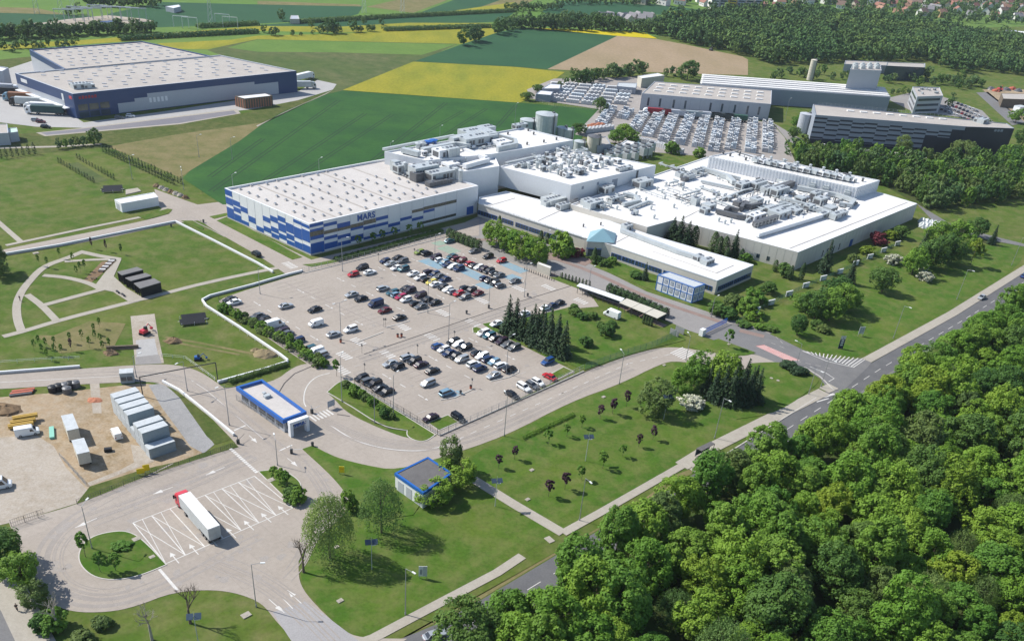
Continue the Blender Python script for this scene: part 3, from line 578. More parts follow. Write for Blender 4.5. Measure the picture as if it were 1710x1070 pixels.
def boxes(t, name, ms, items, z):
    """each (u, v, sx, sy, h[, lift, material]) a unit standing on the roof at height z, aligned with the factory grid, with grilles, seams and fans"""
    for it in items:
        u, v, sx, sy, hh = it[:5]; dz = it[5] if len(it) > 5 else 0; mi = it[6] if len(it) > 6 else 0
        x, y = G(u, v, z); mb = MB(); c = (x, y); mb.box(-sx/2, sx/2, -sy/2, sy/2, z+dz, z+dz+hh, 0, YAW, c)
        n = max(1, int(sx/1.6)); w = sx/n
        for i in range(n):
            xx = -sx/2+w*(i+.5); k = br_.random()
            if k < .5 and hh > 1:
                for s in (-1, 1): mb.box(xx-w*.36, xx+w*.36, min(s*sy/2, s*(sy/2+.05)), max(s*sy/2, s*(sy/2+.05)), z+dz+hh*.2, z+dz+hh*.75, 1, YAW, c)
            mb.box(xx+w/2-.05, xx+w/2+.0, -sy/2-.04, sy/2+.04, z+dz, z+dz+hh+.03, 2, YAW, c)
            if k > .45 and sy > 1.8:
                p = (c[0]+xx*math.cos(YAW), c[1]+xx*math.sin(YAW)); mb.tube((*p, z+dz+hh), (*p, z+dz+hh+.28), min(w, sy)*.36, min(w, sy)*.36, 9, 2); mb.tube((*p, z+dz+hh+.28), (*p, z+dz+hh+.30), min(w, sy)*.31, min(w, sy)*.31, 9, 1)
        for s in (-1, 1):
            if hh > 1 and br_.random() < .6: mb.box(min(s*sx/2, s*(sx/2+.05)), max(s*sx/2, s*(sx/2+.05)), -sy*.36, sy*.36, z+dz+hh*.2, z+dz+hh*.8, 1, YAW, c)
        if dz:
            for a in (-1, 1):
                for b in (-1, 1): mb.box(a*sx*.42-.07, a*sx*.42+.07, b*sy*.4-.07, b*sy*.4+.07, z, z+dz, 1, YAW, c)
        mb.build(name, [ms[mi % len(ms)] if isinstance(ms, list) else ms, M['dsteel'], M['midclad']], t)
br_ = random.Random(77)
def clutter(t, quad, z, n, seed, big=1.0):
    """small pipe runs, boxes and stubs spread over a roof area given by four pixel corners"""
    rr = random.Random(seed)
    for i in range(n):
        a, b = rr.random(), rr.random(); u, v = lerp(lerp(quad[0], quad[1], a), lerp(quad[3], quad[2], a), b); x, y = G(u, v, z); k = rr.random()
        if k < .42:
            L = rr.uniform(4, 14)*big; d = AD if rr.random() < .5 else BD; w = rr.choice([.25, .35, .6]); q = (x+d[0]*L, y+d[1]*L); e = (q[0]+BD[0]*2.5, q[1]+BD[1]*2.5) if d is AD else (q[0]+AD[0]*2.5, q[1]+AD[1]*2.5); mb = MB(); h0 = rr.uniform(.3, 1.2)
            mb.ribbon([(x, y), q, e], w, z+h0, z+h0+w)
            for px_, py_, hd in walk([(x, y), q], 3): mb.box(-.05, .05, -w/2, w/2, z, z+h0, 0, hd, (px_, py_))
            mb.build('pipe_run', M['steel'] if rr.random() < .7 else M['dsteel'], t)
        elif k < .75: boxes(t, 'roof_unit', [M['steel'], M['white'], M['midclad']], [(u, v, rr.uniform(.8, 2.6)*big, rr.uniform(.8, 2)*big, rr.uniform(.6, 1.8), rr.choice([0, .3]), rr.randrange(3))], z)
        else: stack(t, 'roof_vent', M['steel'] if rr.random() < .6 else M['dsteel'], u, v, z, rr.uniform(.2, .5), rr.uniform(.6, 1.8))
def duct(t, name, m, px, z, w=1.0, h=.9, dz=.5):
    mb = MB(); P = GS(px, z); mb.ribbon(P, w, z+dz, z+dz+h)
    mb.ribbon(P[::-1], w, z+dz-.02, z+dz)
    for x, y, hd in walk(P, 4, 1): mb.box(-.06, .06, -w/2+.05, w/2-.05, z, z+dz, 0, hd, (x, y))
    return mb.build(name, m, t)
def stack(t, name, m, u, v, z, r=.35, h=1.4, cap=True):
    x, y = G(u, v, z); mb = MB(); mb.tube((x, y, z), (x, y, z+h), r, r, 8)
    if cap: mb.tube((x, y, z+h+.12), (x, y, z+h+.5), r*1.5, r*.4, 8)
    return mb.build(name, m, t)
def letters(t, name, s, m, A, B, s0, z, size, ext=.12, gap=.12, bold=.02):
    """raised letters on the wall A>B, starting s0 metres along, baseline z"""
    L, d, n = edge(A, B)
    cu = bpy.data.curves.new(name, 'FONT'); cu.body = s; cu.size = size; cu.extrude = ext/2; cu.offset = bold*size; cu.space_character = 1.08
    ob = bpy.data.objects.new(name, cu); COL.objects.link(ob); dg = bpy.context.evaluated_depsgraph_get()
    me = bpy.data.meshes.new_from_object(ob.evaluated_get(dg)); bpy.data.objects.remove(ob)
    me.name = name; me.materials.clear(); me.materials.append(m)
    o = bpy.data.objects.new(name, me); COL.objects.link(o)
    mw = Matrix(((d[0], 0, n[0], A[0]+d[0]*s0+n[0]*gap), (d[1], 0, n[1], A[1]+d[1]*s0+n[1]*gap), (0, 1, 0, z), (0, 0, 0, 1)))
    o.parent = t; o.matrix_local = Matrix.Translation(-Vector(t.location)) @ mw
    return o
def railing(t, px, z, h=1.0):
    mb = MB(); P = GS(px, z)
    for k in (.5, 1): mb.ribbon(P, .05, z+h*k-.05, z+h*k)
    for x, y, hd in walk(P, 2.5): mb.box(-.04, .04, -.04, .04, z, z+h, 0, hd, (x, y))
    return mb.build('railing', M['steel'], t)
# ---- blue and white warehouse
h1 = 11.2
C, Lc, Rc = G(516.5, 374, h1), G(375, 314, h1), G(799, 310, h1)
Bk = (Lc[0]+Rc[0]-C[0], Lc[1]+Rc[1]-C[1])
wh, wpts = building('warehouse', 'white warehouse patterned with blue panels and large blue letters, beside the car park', 'warehouse', [C, Rc, Bk, Lc], h1, M['white'], M['greyroof'], par=.7, th=.5)
cl = MB(); W = math.dist(C, Rc); W2 = math.dist(Lc, C)
def s_at(u):
    lo, hi = 0.0, 1.0
    for _ in range(40):
        m = (lo+hi)/2
        if PX(*lerp(C, Rc, m), h1)[0] < u: lo = m
        else: hi = m
    return lo*W
bw = s_at(763)/12; k = W2/11
FR = [[(.02, .12), (.19, .26), (.41, .52), (.63, .95)], [(.10, .20), (.52, .62), (.73, .92)], [(.20, .34), (.58, .70), (.80, .92)], [(.44, .52), (.70, .87)], [(.49, .60), (.84, .93)], [(.29, .40), (.50, .60), (.86, .93)], [(.60, .71), (.87, .93)], [(.50, .60)], [(.60, .70)], [(.43, .52)], [], []]
FL = [[(.02, .2), (.27, .5), (.6, .95)], [(.27, .44), (.49, .64), (.72, .95)], [(.37, .54), (.83, .95)], [(.58, .77)], [(.80, .95)], [(.37, .53), (.70, .86)], [(.25, .43), (.60, .76), (.81, .95)], [(.15, .31), (.37, .63), (.71, .87)], [(.26, .55), (.60, .77), (.82, .95)], [(.05, .15), (.28, .62), (.74, .95)], [(.06, .16), (.24, .60), (.72, .95)]]
for c, L_ in enumerate(FR):
    for f0, f1 in L_: wp(cl, C, Rc, c*bw+.06, c*bw+bw-.06, (1-f1)*h1, (1-f0)*h1, .06)
for c, L_ in enumerate(FL):
    for f0, f1 in L_: wp(cl, Lc, C, c*k+.06, c*k+k-.06, (1-f1)*h1, (1-f0)*h1, .06)
cl.build('blue_panels', M['blue'], wh)
for c0, c1, f0, f1 in [(0, 1, .265, .405), (1, 2, .33, .43), (2, 3, .345, .43), (3, 4, .33, .435), (4, 5, .30, .43), (8, 9, .33, .42), (9, 12, .31, .41), (8.7, 12, .80, .88)]:
    w_ = part(wh, 'window', M['glass_green'], lambda mb: wp(mb, C, Rc, c0*bw+.1, c1*bw-.1, (1-f1)*h1, (1-f0)*h1, .05))
    q = MB(); n = int((c1-c0)*4)
    for i in range(n+1): x_ = c0*bw+.1+(c1-c0)*(bw-.05)*i/n; wp(q, C, Rc, x_-.06, x_+.06, (1-f1)*h1, (1-f0)*h1, .08)
    wp(q, C, Rc, c0*bw+.04, c1*bw-.04, (1-f1)*h1-.04, (1-f1)*h1+.04, .09); wp(q, C, Rc, c0*bw+.04, c1*bw-.04, (1-f0)*h1-.04, (1-f0)*h1+.04, .09); q.build('window_frame', M['dsteel'], w_)
wb = MB(); wp(wb, C, Rc, 0, W, 0, .5, .12); wp(wb, Lc, C, 0, W2, 0, .55, .1); wb.build('plinth', M['kerb'], wh)
jt = MB()
for i in range(1, 13): wp(jt, C, Rc, i*bw-.03, i*bw+.03, .5, h1-.02, .04)
for i in range(1, 11): wp(jt, Lc, C, i*k-.03, i*k+.03, .55, h1-.02, .04)
jt.build('panel_joints', M['greyclad'], wh)
part(wh, 'door', M['royal'], lambda mb: wp(mb, C, Rc, bw-1.3, bw-.1, .36, 2.8, .13)); part(wh, 'gate', M['royal'], lambda mb: wp(mb, C, Rc, s_at(781), s_at(792), .36, 3.6, .1))
letters(wh, 'lettering', 'MARS', M['blue'], C, Rc, s_at(596), h1*.745, 3.0, bold=.03)
ax = ((Rc[0]-C[0])/W, (Rc[1]-C[1])/W); ay = ((Lc[0]-C[0])/W2, (Lc[1]-C[1])/W2); zr = h1-.7
k = 0
sk = bpy.data.meshes.new('skylight'); q = MB(); q.box(-.7, .7, -.5, .5, 0, .4); q.box(-.38, .38, -.34, .34, .4, .66, 1, taper=.8)
sk = q.mesh('skylight', [M['greyroof'], M['midclad']])
for i in range(11):
    for j in range(9):
        s, u = 4.5+i*(W*.78/11), 4+j*(W2/9.3)
        if (s > W*.62 and u > W2*.72) or (i+j*2) % 7 == 6: continue
        p = (C[0]+ax[0]*s+ay[0]*(u+(i % 2)*1.6), C[1]+ax[1]*s+ay[1]*(u+(i % 2)*1.6))
        inst('skylight', sk, wh, (p[0]-wh.location.x, p[1]-wh.location.y, zr), YAW-math.pi/2)
mb = MB()
for f in (.16, .34, .52, .70): mb.ribbon([(C[0]+ax[0]*W*f+ay[0]*1, C[1]+ax[1]*W*f+ay[1]*1), (C[0]+ax[0]*W*f+ay[0]*(W2-1.2), C[1]+ax[1]*W*f+ay[1]*(W2-1.2))], .7, zr, zr+.12)
mb.build('roof_seams', M['tanroof'], wh)
# ---- high hall behind it
h2 = 15.6
hh_, _ = building('factory_hall', 'tall white factory hall behind the blue and white warehouse, its roof crowded with ducts', 'factory', GS([(642, 253), (711, 268), (823, 257), (958, 234), (872, 213)], h2), h2, M['white'], M['whiteroof'], par=.6)
mb_, _ = building('mid_hall', 'white connecting block between the blue and white warehouse and the vented hall', 'factory', GS([(770, 287), (834, 277.5), (826, 259.5), (712, 271), (716, 280)], 14.0), 14.0, M['white'], M['whiteroof'], par=.5)
z = h2-.6
boxes(hh_, 'air_handler', [M['steel'], M['white']], [(795, 240, 19, 8, 3.2, .6), (792, 229, 14, 7, 2.6, .8), (815, 235, 6, 7, 4, 0), (758, 243, 3, 3, 3.5), (812, 222, 7, 5, 3), (868, 214, 8, 3, 2), (735, 263, 5, 5, 3.5, 0, 1), (752, 262, 6, 5, 4, 0, 0), (838, 244, 7, 6, 2, .4, 1)], z)
duct(hh_, 'duct', M['steel'], [(672, 256), (700, 263)], z, 2.4, 1.8); duct(hh_, 'duct', M['steel'], [(705, 257), (760, 246), (785, 250)], z, 2.2, 1.8)
duct(hh_, 'duct', M['white'], [(770, 254), (812, 270)], 14, 1.8, 1.6); duct(hh_, 'duct', M['white'], [(775, 283), (815, 272)], 13.5, 2, 1.6); duct(hh_, 'duct', M['steel'], [(640, 252), (758, 229)], z, 1.2, .9, .2)
duct(hh_, 'duct', M['steel'], [(824, 230), (860, 240), (862, 247), (830, 254)], z, 1.5, 2.2, 0)
for i, (u, v) in enumerate([(716, 244), (724, 242), (698, 248), (705, 247)]): stack(hh_, 'blower', M['royal'] if i < 2 else M['steel'], u, v, z, 1.3-.3*(i > 1), 2)
for u, v in [(848, 225), (891, 225), (882, 219), (880, 242), (908, 238), (929, 234)]: stack(hh_, 'roof_vent', M['dsteel'], u, v, z, .4, .8)
zr = h1-.7      # plant standing on the warehouse's own roof
boxes(wh, 'air_handler', [M['steel'], M['white'], M['dsteel']], [(707, 296, 12, 5, 4.2, .6), (668, 289, 5, 4, 3, .5), (700, 284, 7, 5, 2.5, 0, 1), (738, 300, 14, 5, 3.4, .4), (725, 285, 5, 4, 5, 0, 1), (752, 290, 6, 5, 4.5, 0, 1), (660, 285, 3, 3, 4), (745, 280, 5, 4, 4), (696, 302, 4, 4, 3.4, 0, 2), (728, 309, 9, 3, 1.6, .2, 2), (745, 306, 5, 2, 1.5, 0, 2)], zr)
for u, v in [(677, 291), (762, 300), (769, 304), (715, 290)]: stack(wh, 'flue', M['steel'], u, v, zr, .8, 4.5)
duct(wh, 'duct', M['steel'], [(722, 296), (765, 290)], zr, 1.5, 1.4, 2); duct(wh, 'duct', M['steel'], [(655, 283), (690, 290)], zr, 1.3, 1.3, 1)
# ---- low white office and works building
h4, h5 = 5.4, 7.3
of, op = building('office_building', 'long low white-roofed office with a beige parapet and dark window bands facing the forecourt', 'office', GS([(799, 339), (977, 397), (1021.5, 409), (1198, 468), (1258.7, 442), (1080, 390), (953, 346), (845, 319), (800, 329)], h4), h4, M['beige'], M['whiteroof'], par=.35, rim=M['white'])
P = GS([(799, 339), (977, 397), (1021.5, 409), (1198, 468), (1258.7, 442)], h4)
for a, b, segs in [(P[0], P[1], [(0, .19), (.24, .345), (.37, .49), (.5, .62), (.64, .75), (.77, .9)]), (P[2], P[3], [(.01, .11), (.12, .24), (.25, .37), (.38, .5), (.52, .66), (.68, .8), (.82, .97)]), (P[3], P[4], [(.06, .48), (.5, .97)])]:
    L = math.dist(a, b)
    for s0, s1 in segs:
        w = part(of, 'window', M['glass'], lambda mb: wp(mb, a, b, s0*L, s1*L, .95, 2.6, .04))
        fr = MB(); n = max(2, round((s1-s0)*L/1.3))
        for i in range(n+1): wp(fr, a, b, s0*L+(s1-s0)*L*i/n-.07, s0*L+(s1-s0)*L*i/n+.07, .95, 2.6, .09)
        wp(fr, a, b, s0*L-.07, s1*L+.07, .88, .98, .1); wp(fr, a, b, s0*L-.07, s1*L+.07, 2.57, 2.67, .1); fr.build('window_frame', M['blue'], w)
    cb = MB(); wp(cb, a, b, 0, L, 0, .9, .1); cb.build('plinth', M['cream'], of)
    cb = MB(); wp(cb, a, b, 0, L, h4-.35, h4-.02, .08); cb.build('parapet_trim', M['white'], of)
z = h4-.35
duct(of, 'duct', M['steel'], [(1037, 388), (1130, 423), (1175, 437)], z, 1.8, 1.3, .2); boxes(of, 'air_handler', M['steel'], [(1180, 440, 5, 3, 1.8), (1165, 433, 4, 2.5, 1.6), (1046, 383, 4, 3, 2), (925, 338, 10, 6, 1.8, .4), (914, 342, 5, 3, 1.6), (940, 349, 6, 3, 2, .3), (926, 331, 4, 3, 2.4)], z)
mb = MB()
for l in [[(898, 369), (935, 352)], [(1022, 408), (1062, 388)], [(812, 345), (860, 331)], [(1090, 420), (1196, 456), (1225, 443)]]: mb.ribbon(GS(l, z), .3, z, z+.12)
mb.build('roof_seams', M['greyroof'], of)
for u, v in [(974, 379), (1003, 376), (1052, 385), (1058, 391)]: stack(of, 'roof_vent', M['dsteel'], u, v, z, .3, .8)
railing(of, [(806, 342), (972, 396)], h4, .5)
# entrance pavilion with the turquoise pyramid roof
pv = thing('entrance_pavilion', 'beige entrance pavilion under a turquoise pyramid roof at the bend of the office front', 'pavilion', (*G(1000, 428), 0))
e = GS([(978, 427), (1021, 429), (1024, 414), (984, 411)]); mb = MB(); mb.prism(e, 0, 5.6); mb.build('wall', M['beige'], pv)
ce = centroid(e); ov = [(ce[0]+(p[0]-ce[0])*1.08, ce[1]+(p[1]-ce[1])*1.08) for p in ccw(e)]; mb = MB()
for i in range(4): a, b = ov[i], ov[(i+1) % 4]; mb.face([(*a, 5.6), (*b, 5.6), (*ce, 9.0)]); mb.face([(*b, 5.6), (*a, 5.6), (*a, 5.55), (*b, 5.55)])
mb.face([(*p, 5.55) for p in ov[::-1]]); mb.build('roof', M['turq'], pv)
e = ccw(e)
for i in range(4):
    a, b = e[i], e[(i+1) % 4]; L = math.dist(a, b)
    part(pv, 'window', M['glass'], lambda mb: wp(mb, a, b, .6, L-.6, .2, 2.6, .05)); part(pv, 'trim', M['royal'], lambda mb: wp(mb, a, b, -.05, L+.05, 2.7, 3.0, .08))
# ---- main production hall
pr, pp = building('production_hall', 'big low production hall with beige walls and a bright white roof covered in ducts', 'factory', GS([(953, 341), (1081, 379), (1126, 367), (1333, 421), (1532, 340), (1472, 322), (1180, 262), (1098, 290)], h5), h5, M['beige'], M['whiteroof'], par=.4, rim=M['white'])
a, b = G(1333, 421, h5), G(1532, 340, h5); L = math.dist(a, b)
for s in (.2, .235, .285, .33): part(pr, 'window', M['glass'], lambda mb: wp(mb, a, b, s*L, s*L+.7, .8, 3.4, .05))
part(pr, 'gate', M['blue'], lambda mb: wp(mb, a, b, .42*L, .42*L+2.5, 0, 3, .06))
a2, b2 = G(1126, 367, h5), G(1333, 421, h5); L2 = math.dist(a2, b2)
for s in (.70, .78): part(pr, 'window', M['glass'], lambda mb: wp(mb, a2, b2, s*L2, s*L2+1.2, 1.2, 2.8, .05))
for A_, B_, LL in ((a, b, L), (a2, b2, L2)):
    mb = MB()
    for i in range(int(LL/3)+1): wp(mb, A_, B_, min(i*3, LL-.1), min(i*3+.08, LL), .2, h5-.5, .03)
    mb.build('panel_joints', M['cream'], pr)
z = h5-.4
for m, w, hgt, l in [('steel', 1.6, 1.3, [(1195, 275), (1240, 285), (1285, 300), (1320, 312)]), ('steel', 1.3, 1.1, [(1198, 292), (1235, 302)]), ('steel', 2.2, 1.6, [(1170, 285), (1215, 300), (1225, 310)]), ('steel', 1.0, .9, [(1170, 306), (1225, 318)]), ('steel', 2.2, 1.8, [(1285, 320), (1330, 308)]), ('dsteel', 2.6, 2.2, [(1285, 325), (1322, 312)]),
    ('dsteel', 1.6, 1.5, [(1195, 357), (1230, 366), (1245, 368)]), ('dsteel', 1.5, 1.5, [(1210, 357), (1216, 352), (1232, 356)]), ('dsteel', 1.5, 1.8, [(1236, 354), (1240, 348), (1252, 350), (1270, 347)]), ('dsteel', 1.8, 1.8, [(1258, 380), (1296, 368)]), ('steel', 1.4, 1.2, [(1302, 334), (1345, 346), (1395, 362)]), ('steel', 1.2, 1.0, [(1300, 341), (1380, 358)]), ('steel', 1.7, 1.6, [(1330, 318), (1395, 330), (1425, 340), (1418, 348), (1400, 345)]), ('white', 1.8, 1.4, [(1263, 397), (1320, 380), (1372, 364)]), ('steel', 1.0, .8, [(1205, 336), (1240, 322), (1255, 318)]), ('steel', 1.2, 1.0, [(1225, 340), (1290, 352), (1330, 345)]), ('steel', .9, .7, [(1245, 372), (1275, 352), (1310, 343)]), ('steel', 1.5, 1.2, [(1040, 346), (1066, 340), (1060, 332), (1040, 328)]), ('steel', 1.0, .8, [(1050, 352), (1082, 340), (1090, 342)]), ('dsteel', .5, .4, [(1200, 337), (1250, 320)]), ('steel', .7, .5, [(1150, 300), (1180, 292)])]:
    duct(pr, 'duct', M[m], l, z, w, hgt)
boxes(pr, 'air_handler', [M['steel'], M['white'], M['dsteel']], [(1264, 314, 9, 4, 2.6, .4), (1280, 322, 6, 4, 2.8), (1300, 326, 10, 4, 3, .4), (1262, 340, 5, 4, 2.4), (1240, 315, 8, 4, 2.4, .5), (1300, 360, 9, 6, 2.4, 0), (1290, 355, 7, 5, 2.0, .3), (1262, 364, 9, 4, 2.0, 0, 1), (1368, 341, 6, 4, 3), (1360, 330, 5, 3, 2.6), (1395, 365, 7, 3, 2.2, .3), (1405, 360, 5, 3, 2), (1385, 352, 6, 4, 2), (1350, 350, 5, 3, 2.2), (1375, 362, 6, 3, 1.8, .2), (1335, 338, 4, 4, 2.5), (1150, 299, 5, 3, 2, .3), (1165, 290, 6, 3, 1.8, .3), (1135, 295, 4, 3, 2), (1143, 302, 3, 2.5, 1.6, 0, 2), (1160, 342, 3, 3, 3), (1183, 348, 5, 4, 2), (1176, 356, 4, 3, 2.2), (1325, 355, 6, 5, 1.6, .2), (1232, 343, 4, 3, 1.8, 0, 2), (1245, 343, 3, 3, 1.6, 0, 2), (1072, 312, 9, 5, 3.2), (1012, 322, 6, 4, 3), (1028, 336, 8, 2.4, 2, 0), (990, 347, 8, 4, 2.6, .2), (980, 342, 5, 3, 2.4), (1002, 348, 3, 3, 2)], z)
for u, v in [(1097, 318), (1110, 332), (1134, 333), (1140, 318), (1162, 328), (1190, 322), (1196, 330), (1087, 350), (1200, 370), (1210, 374), (1220, 372), (1105, 322), (1175, 334), (1188, 321), (1230, 330), (1340, 332), (1310, 334), (1318, 348), (1283, 340), (1278, 341), (1112, 310), (1062, 326), (1030, 350), (1092, 365), (1125, 347)]: stack(pr, 'roof_vent', M['steel'], u, v, z, .45, 1.2)
rr = random.Random(3)
for i in range(26): stack(pr, 'roof_vent', M['steel'] if i % 3 else M['dsteel'], *(lambda t, k: (1250+150*t, 322+38*t+k*14-8))(rr.random(), rr.random()), z, rr.uniform(.2, .5), rr.uniform(.7, 1.8))
mb = MB()
for l in [[(1140, 365), (1180, 345), (1100, 300)], [(1318, 415), (1515, 338)], [(960, 343), (1015, 322), (1090, 292)], [(1180, 346), (1310, 380)]]: mb.ribbon(GS(l, z), .4, z, z+.14)
mb.build('roof_seams', M['greyroof'], pr)
railing(pr, [(1258, 384), (1300, 372)], z, 2.6)
# ---- white vented block in the middle
z0 = h4-.35; h3 = HT((953.6, 340), (954, 309), z0)
vb, vp = building('vented_hall', 'plain white block rising mid-roof with dozens of steel vents on top', 'factory', GS([(833.5, 278), (954, 309), (1095.5, 276), (950, 249)], h3), h3, M['white'], M['whiteroof'], z0=z0-.3, par=.4)
a, b = G(954, 309, h3), G(1095.5, 276, h3); L = math.dist(a, b)
for s, zz in ((.12, .62), (.29, .66), (.47, .6)): part(vb, 'louvre', M['midclad'], lambda mb: wp(mb, a, b, s*L, s*L+1.3, z0+zz*(h3-z0), z0+(zz+.16)*(h3-z0), .06))
part(vb, 'gate', M['midclad'], lambda mb: wp(mb, a, b, .49*L, .49*L+2.4, z0+.3*(h3-z0), z0+.75*(h3-z0), .05)); part(vb, 'ladder', M['dsteel'], lambda mb: wp(mb, a, b, .76*L, .76*L+.9, z0, h3-.5, .3))
boxes(vb, 'duct_box', [M['steel'], M['midclad']], [(1000, 324, 2, 2, 3.4)], z0)
z = h3-.4
rr = random.Random(11); vs = []
while len(vs) < 62:
    t, k = rr.random(), rr.random(); q = lerp(lerp((868, 279), (955, 299), t), lerp((935, 250), (1035, 272), t), k)
    if all((q[0]-w[0])**2+4*(q[1]-w[1])**2 > 42 for w in vs): vs.append(q)
    elif rr.random() < .02: vs.append(q)
for i, (u, v) in enumerate(vs):
    if i % 5 < 3: stack(vb, 'roof_vent', M['steel'], u, v, z, rr.uniform(.45, .8), rr.uniform(1.3, 2.4))
    elif i % 5 == 3: boxes(vb, 'air_handler', [M['white'], M['steel']], [(u, v, rr.uniform(2.5, 5), rr.uniform(2, 3), rr.uniform(1, 1.8), .3, i)], z)
    else: boxes(vb, 'fan_unit', [M['steel'], M['dsteel']], [(u, v, 1.3, 1.3, 1.9, 0, i//5)], z)
boxes(vb, 'platform', M['steel'], [(1042, 284, 9, 2.5, 1.2, .2)], z); duct(vb, 'duct', M['steel'], [(845, 275), (905, 262)], z, 1.2, .6, .4); duct(vb, 'duct', M['steel'], [(858, 280), (905, 268)], z, 1.0, .6, .4); railing(vb, [(838, 276), (900, 261)], z, 1.2)
# ---- ribbed upper block on the right
z0 = h5-.4; h6 = HT((1425, 332.5), (1430, 313.5), z0)
rb, rp = building('ribbed_block', 'white ribbed upper storey with a long line of fan units along its roof', 'factory', GS([(1184, 261), (1430, 313.5), (1469, 301), (1226, 253)], h6), h6, M['white'], M['whiteroof'], z0=z0-.3, par=.4)
for a, b in ((G(1184, 261, h6), G(1430, 313.5, h6)), (G(1430, 313.5, h6), G(1469, 301, h6))):
    L = math.dist(a, b); mb = MB(); x = .4
    while x < L: wp(mb, a, b, x, x+.5, z0, h6-.1, .22); x += 1.5
    mb.build('ribs', M['white'], rb)
z = h6-.4
for i in range(15):
    t = i/14; u, v = lerp((1262, 272), (1415, 303), t)
    boxes(rb, 'fan_unit', [M['steel'], M['white']], [(u, v, 3.6, 3, 1.5, .7, i % 3)], z)
    if i % 2: stack(rb, 'roof_vent', M['steel'], u+14, v-6, z, .6, 1.6)
for u, v in [(1219, 261), (1245, 268), (1270, 270), (1207, 258), (1340, 284), (1300, 276), (1440, 303), (1370, 290), (1400, 296)]: stack(rb, 'roof_vent', M['dsteel'], u, v, z, .5, 1.1)
railing(rb, [(1190, 262), (1428, 312)], z, .9)
def wallduct(t, A_, B_, s, w, z1, d=1.6):
    mb = MB(); wp(mb, A_, B_, s, s+w, z0, z1, d); wp(mb, A_, B_, s+.15, s+w-.15, z1, z1+.8, d-.5); mb.build('duct', M['steel'], t)
a, b = G(1184, 261, h6), G(1430, 313.5, h6); L = math.dist(a, b)
for f in (.74, .83, .97): wallduct(rb, a, b, f*L-2.2, 2.6, z0+2.6)
clutter(pr, [(1180, 330), (1265, 372), (1400, 368), (1260, 300)], h5-.4, 46, 1); clutter(pr, [(1260, 300), (1330, 345), (1420, 350), (1350, 312)], h5-.4, 34, 2); clutter(pr, [(1125, 296), (1160, 300), (1185, 290), (1140, 285)], h5-.4, 12, 3); clutter(pr, [(985, 350), (1060, 360), (1090, 335), (1010, 325)], h5-.4, 14, 4); clutter(pr, [(1090, 330), (1180, 352), (1200, 320), (1110, 306)], h5-.4, 14, 9)
clutter(hh_, [(660, 256), (712, 264), (870, 240), (770, 232)], h2-.6, 34, 5); clutter(wh, [(655, 290), (700, 308), (765, 302), (700, 280)], h1-.7, 26, 6); clutter(mb_, [(735, 278), (775, 284), (825, 274), (790, 266)], 13.5, 12, 7); clutter(vb, [(868, 279), (955, 299), (1035, 272), (935, 250)], h3-.4, 30, 8, .8); clutter(rb, [(1215, 260), (1425, 307), (1440, 301), (1240, 257)], h6-.4, 26, 10, .8)
# ---- tanks behind the factory
def tank(label, u, v, r, h, m, cat='tank', name='storage_tank', group=None, roofm=None):
    x, y = G(u, v); t = thing(name, label, cat, (x, y, 0), 0, group); n = 24; mb = MB()
    mb.tube((x, y, 0), (x, y, h), r, r, n, 0, False)
    for k in range(1, int(h/1.8)): mb.tube((x, y, k*1.8), (x, y, k*1.8+.12), r+.05, r+.05, n, 0, False)
    mb.build('shell', m, t, smooth=False)
    mb = MB(); mb.tube((x, y, h), (x, y, h+r*.22), r+.1, .3, n); mb.tube((x, y, h-.05), (x, y, h+.001), r+.12, r+.12, n); mb.build('roof', roofm or m, t)
    mb = MB(); mb.box(-.3, .3, -.1, .1, 0, h+1, 0, YAW, (x+r*.75, y-r*.78)); mb.box(-.6, .6, -.6, .6, h+.3, h+1.0, 0, YAW, (x+r*.6, y+r*.2)); mb.build('ladder', M['dsteel'], t)
    return t
tank('largest steel silo, a tall pale cylinder behind the factory roof', 909, 236, 5.6, 13.5, M['steel'])
tank('squat steel tank left of the largest silo behind the factory', 880, 232, 4.2, 9.5, M['steel'])
tank('small steel tank tucked right behind the largest silo', 937, 238, 2.9, 7.5, M['steel']); tank('small steel tank at the right end of the silo group', 948, 241, 2.6, 7.5, M['steel'])
tank('stubby steel vessel beside the cream tank', 966, 262, 3, 7.5, M['steel']); tank('cream round tank with a dark lid beside the block yard', 989, 264, 3.6, 10.5, M['cream'], roofm=M['dsteel'])
tk, _ = building('pump_house', 'grey plant building with a dark red lower band behind the cream tank', 'building', GS([(998, 244), (1020, 240), (1012, 228), (988, 231)], 7), 7, M['midclad'], M['tanroof'], par=.3)
part(tk, 'red_band', M['rust'], lambda mb: wp(mb, G(998, 244, 7), G(1020, 240, 7), 0, 5.5, 0, 3, .06))
sh, _ = building('white_shed', 'small white flat-roofed shed with a blue lean-to near the cooling units', 'shed', GS([(1034, 241), (1048, 244), (1062, 238), (1046, 234)], 5), 5, M['white'], M['whiteroof'], par=.3)
part(sh, 'lean_to', M['turq'], lambda mb: mb.prism(GS([(1050, 247), (1075, 243), (1066, 237), (1058, 240)], 3), 0, 3))
cr_ = random.Random(5)
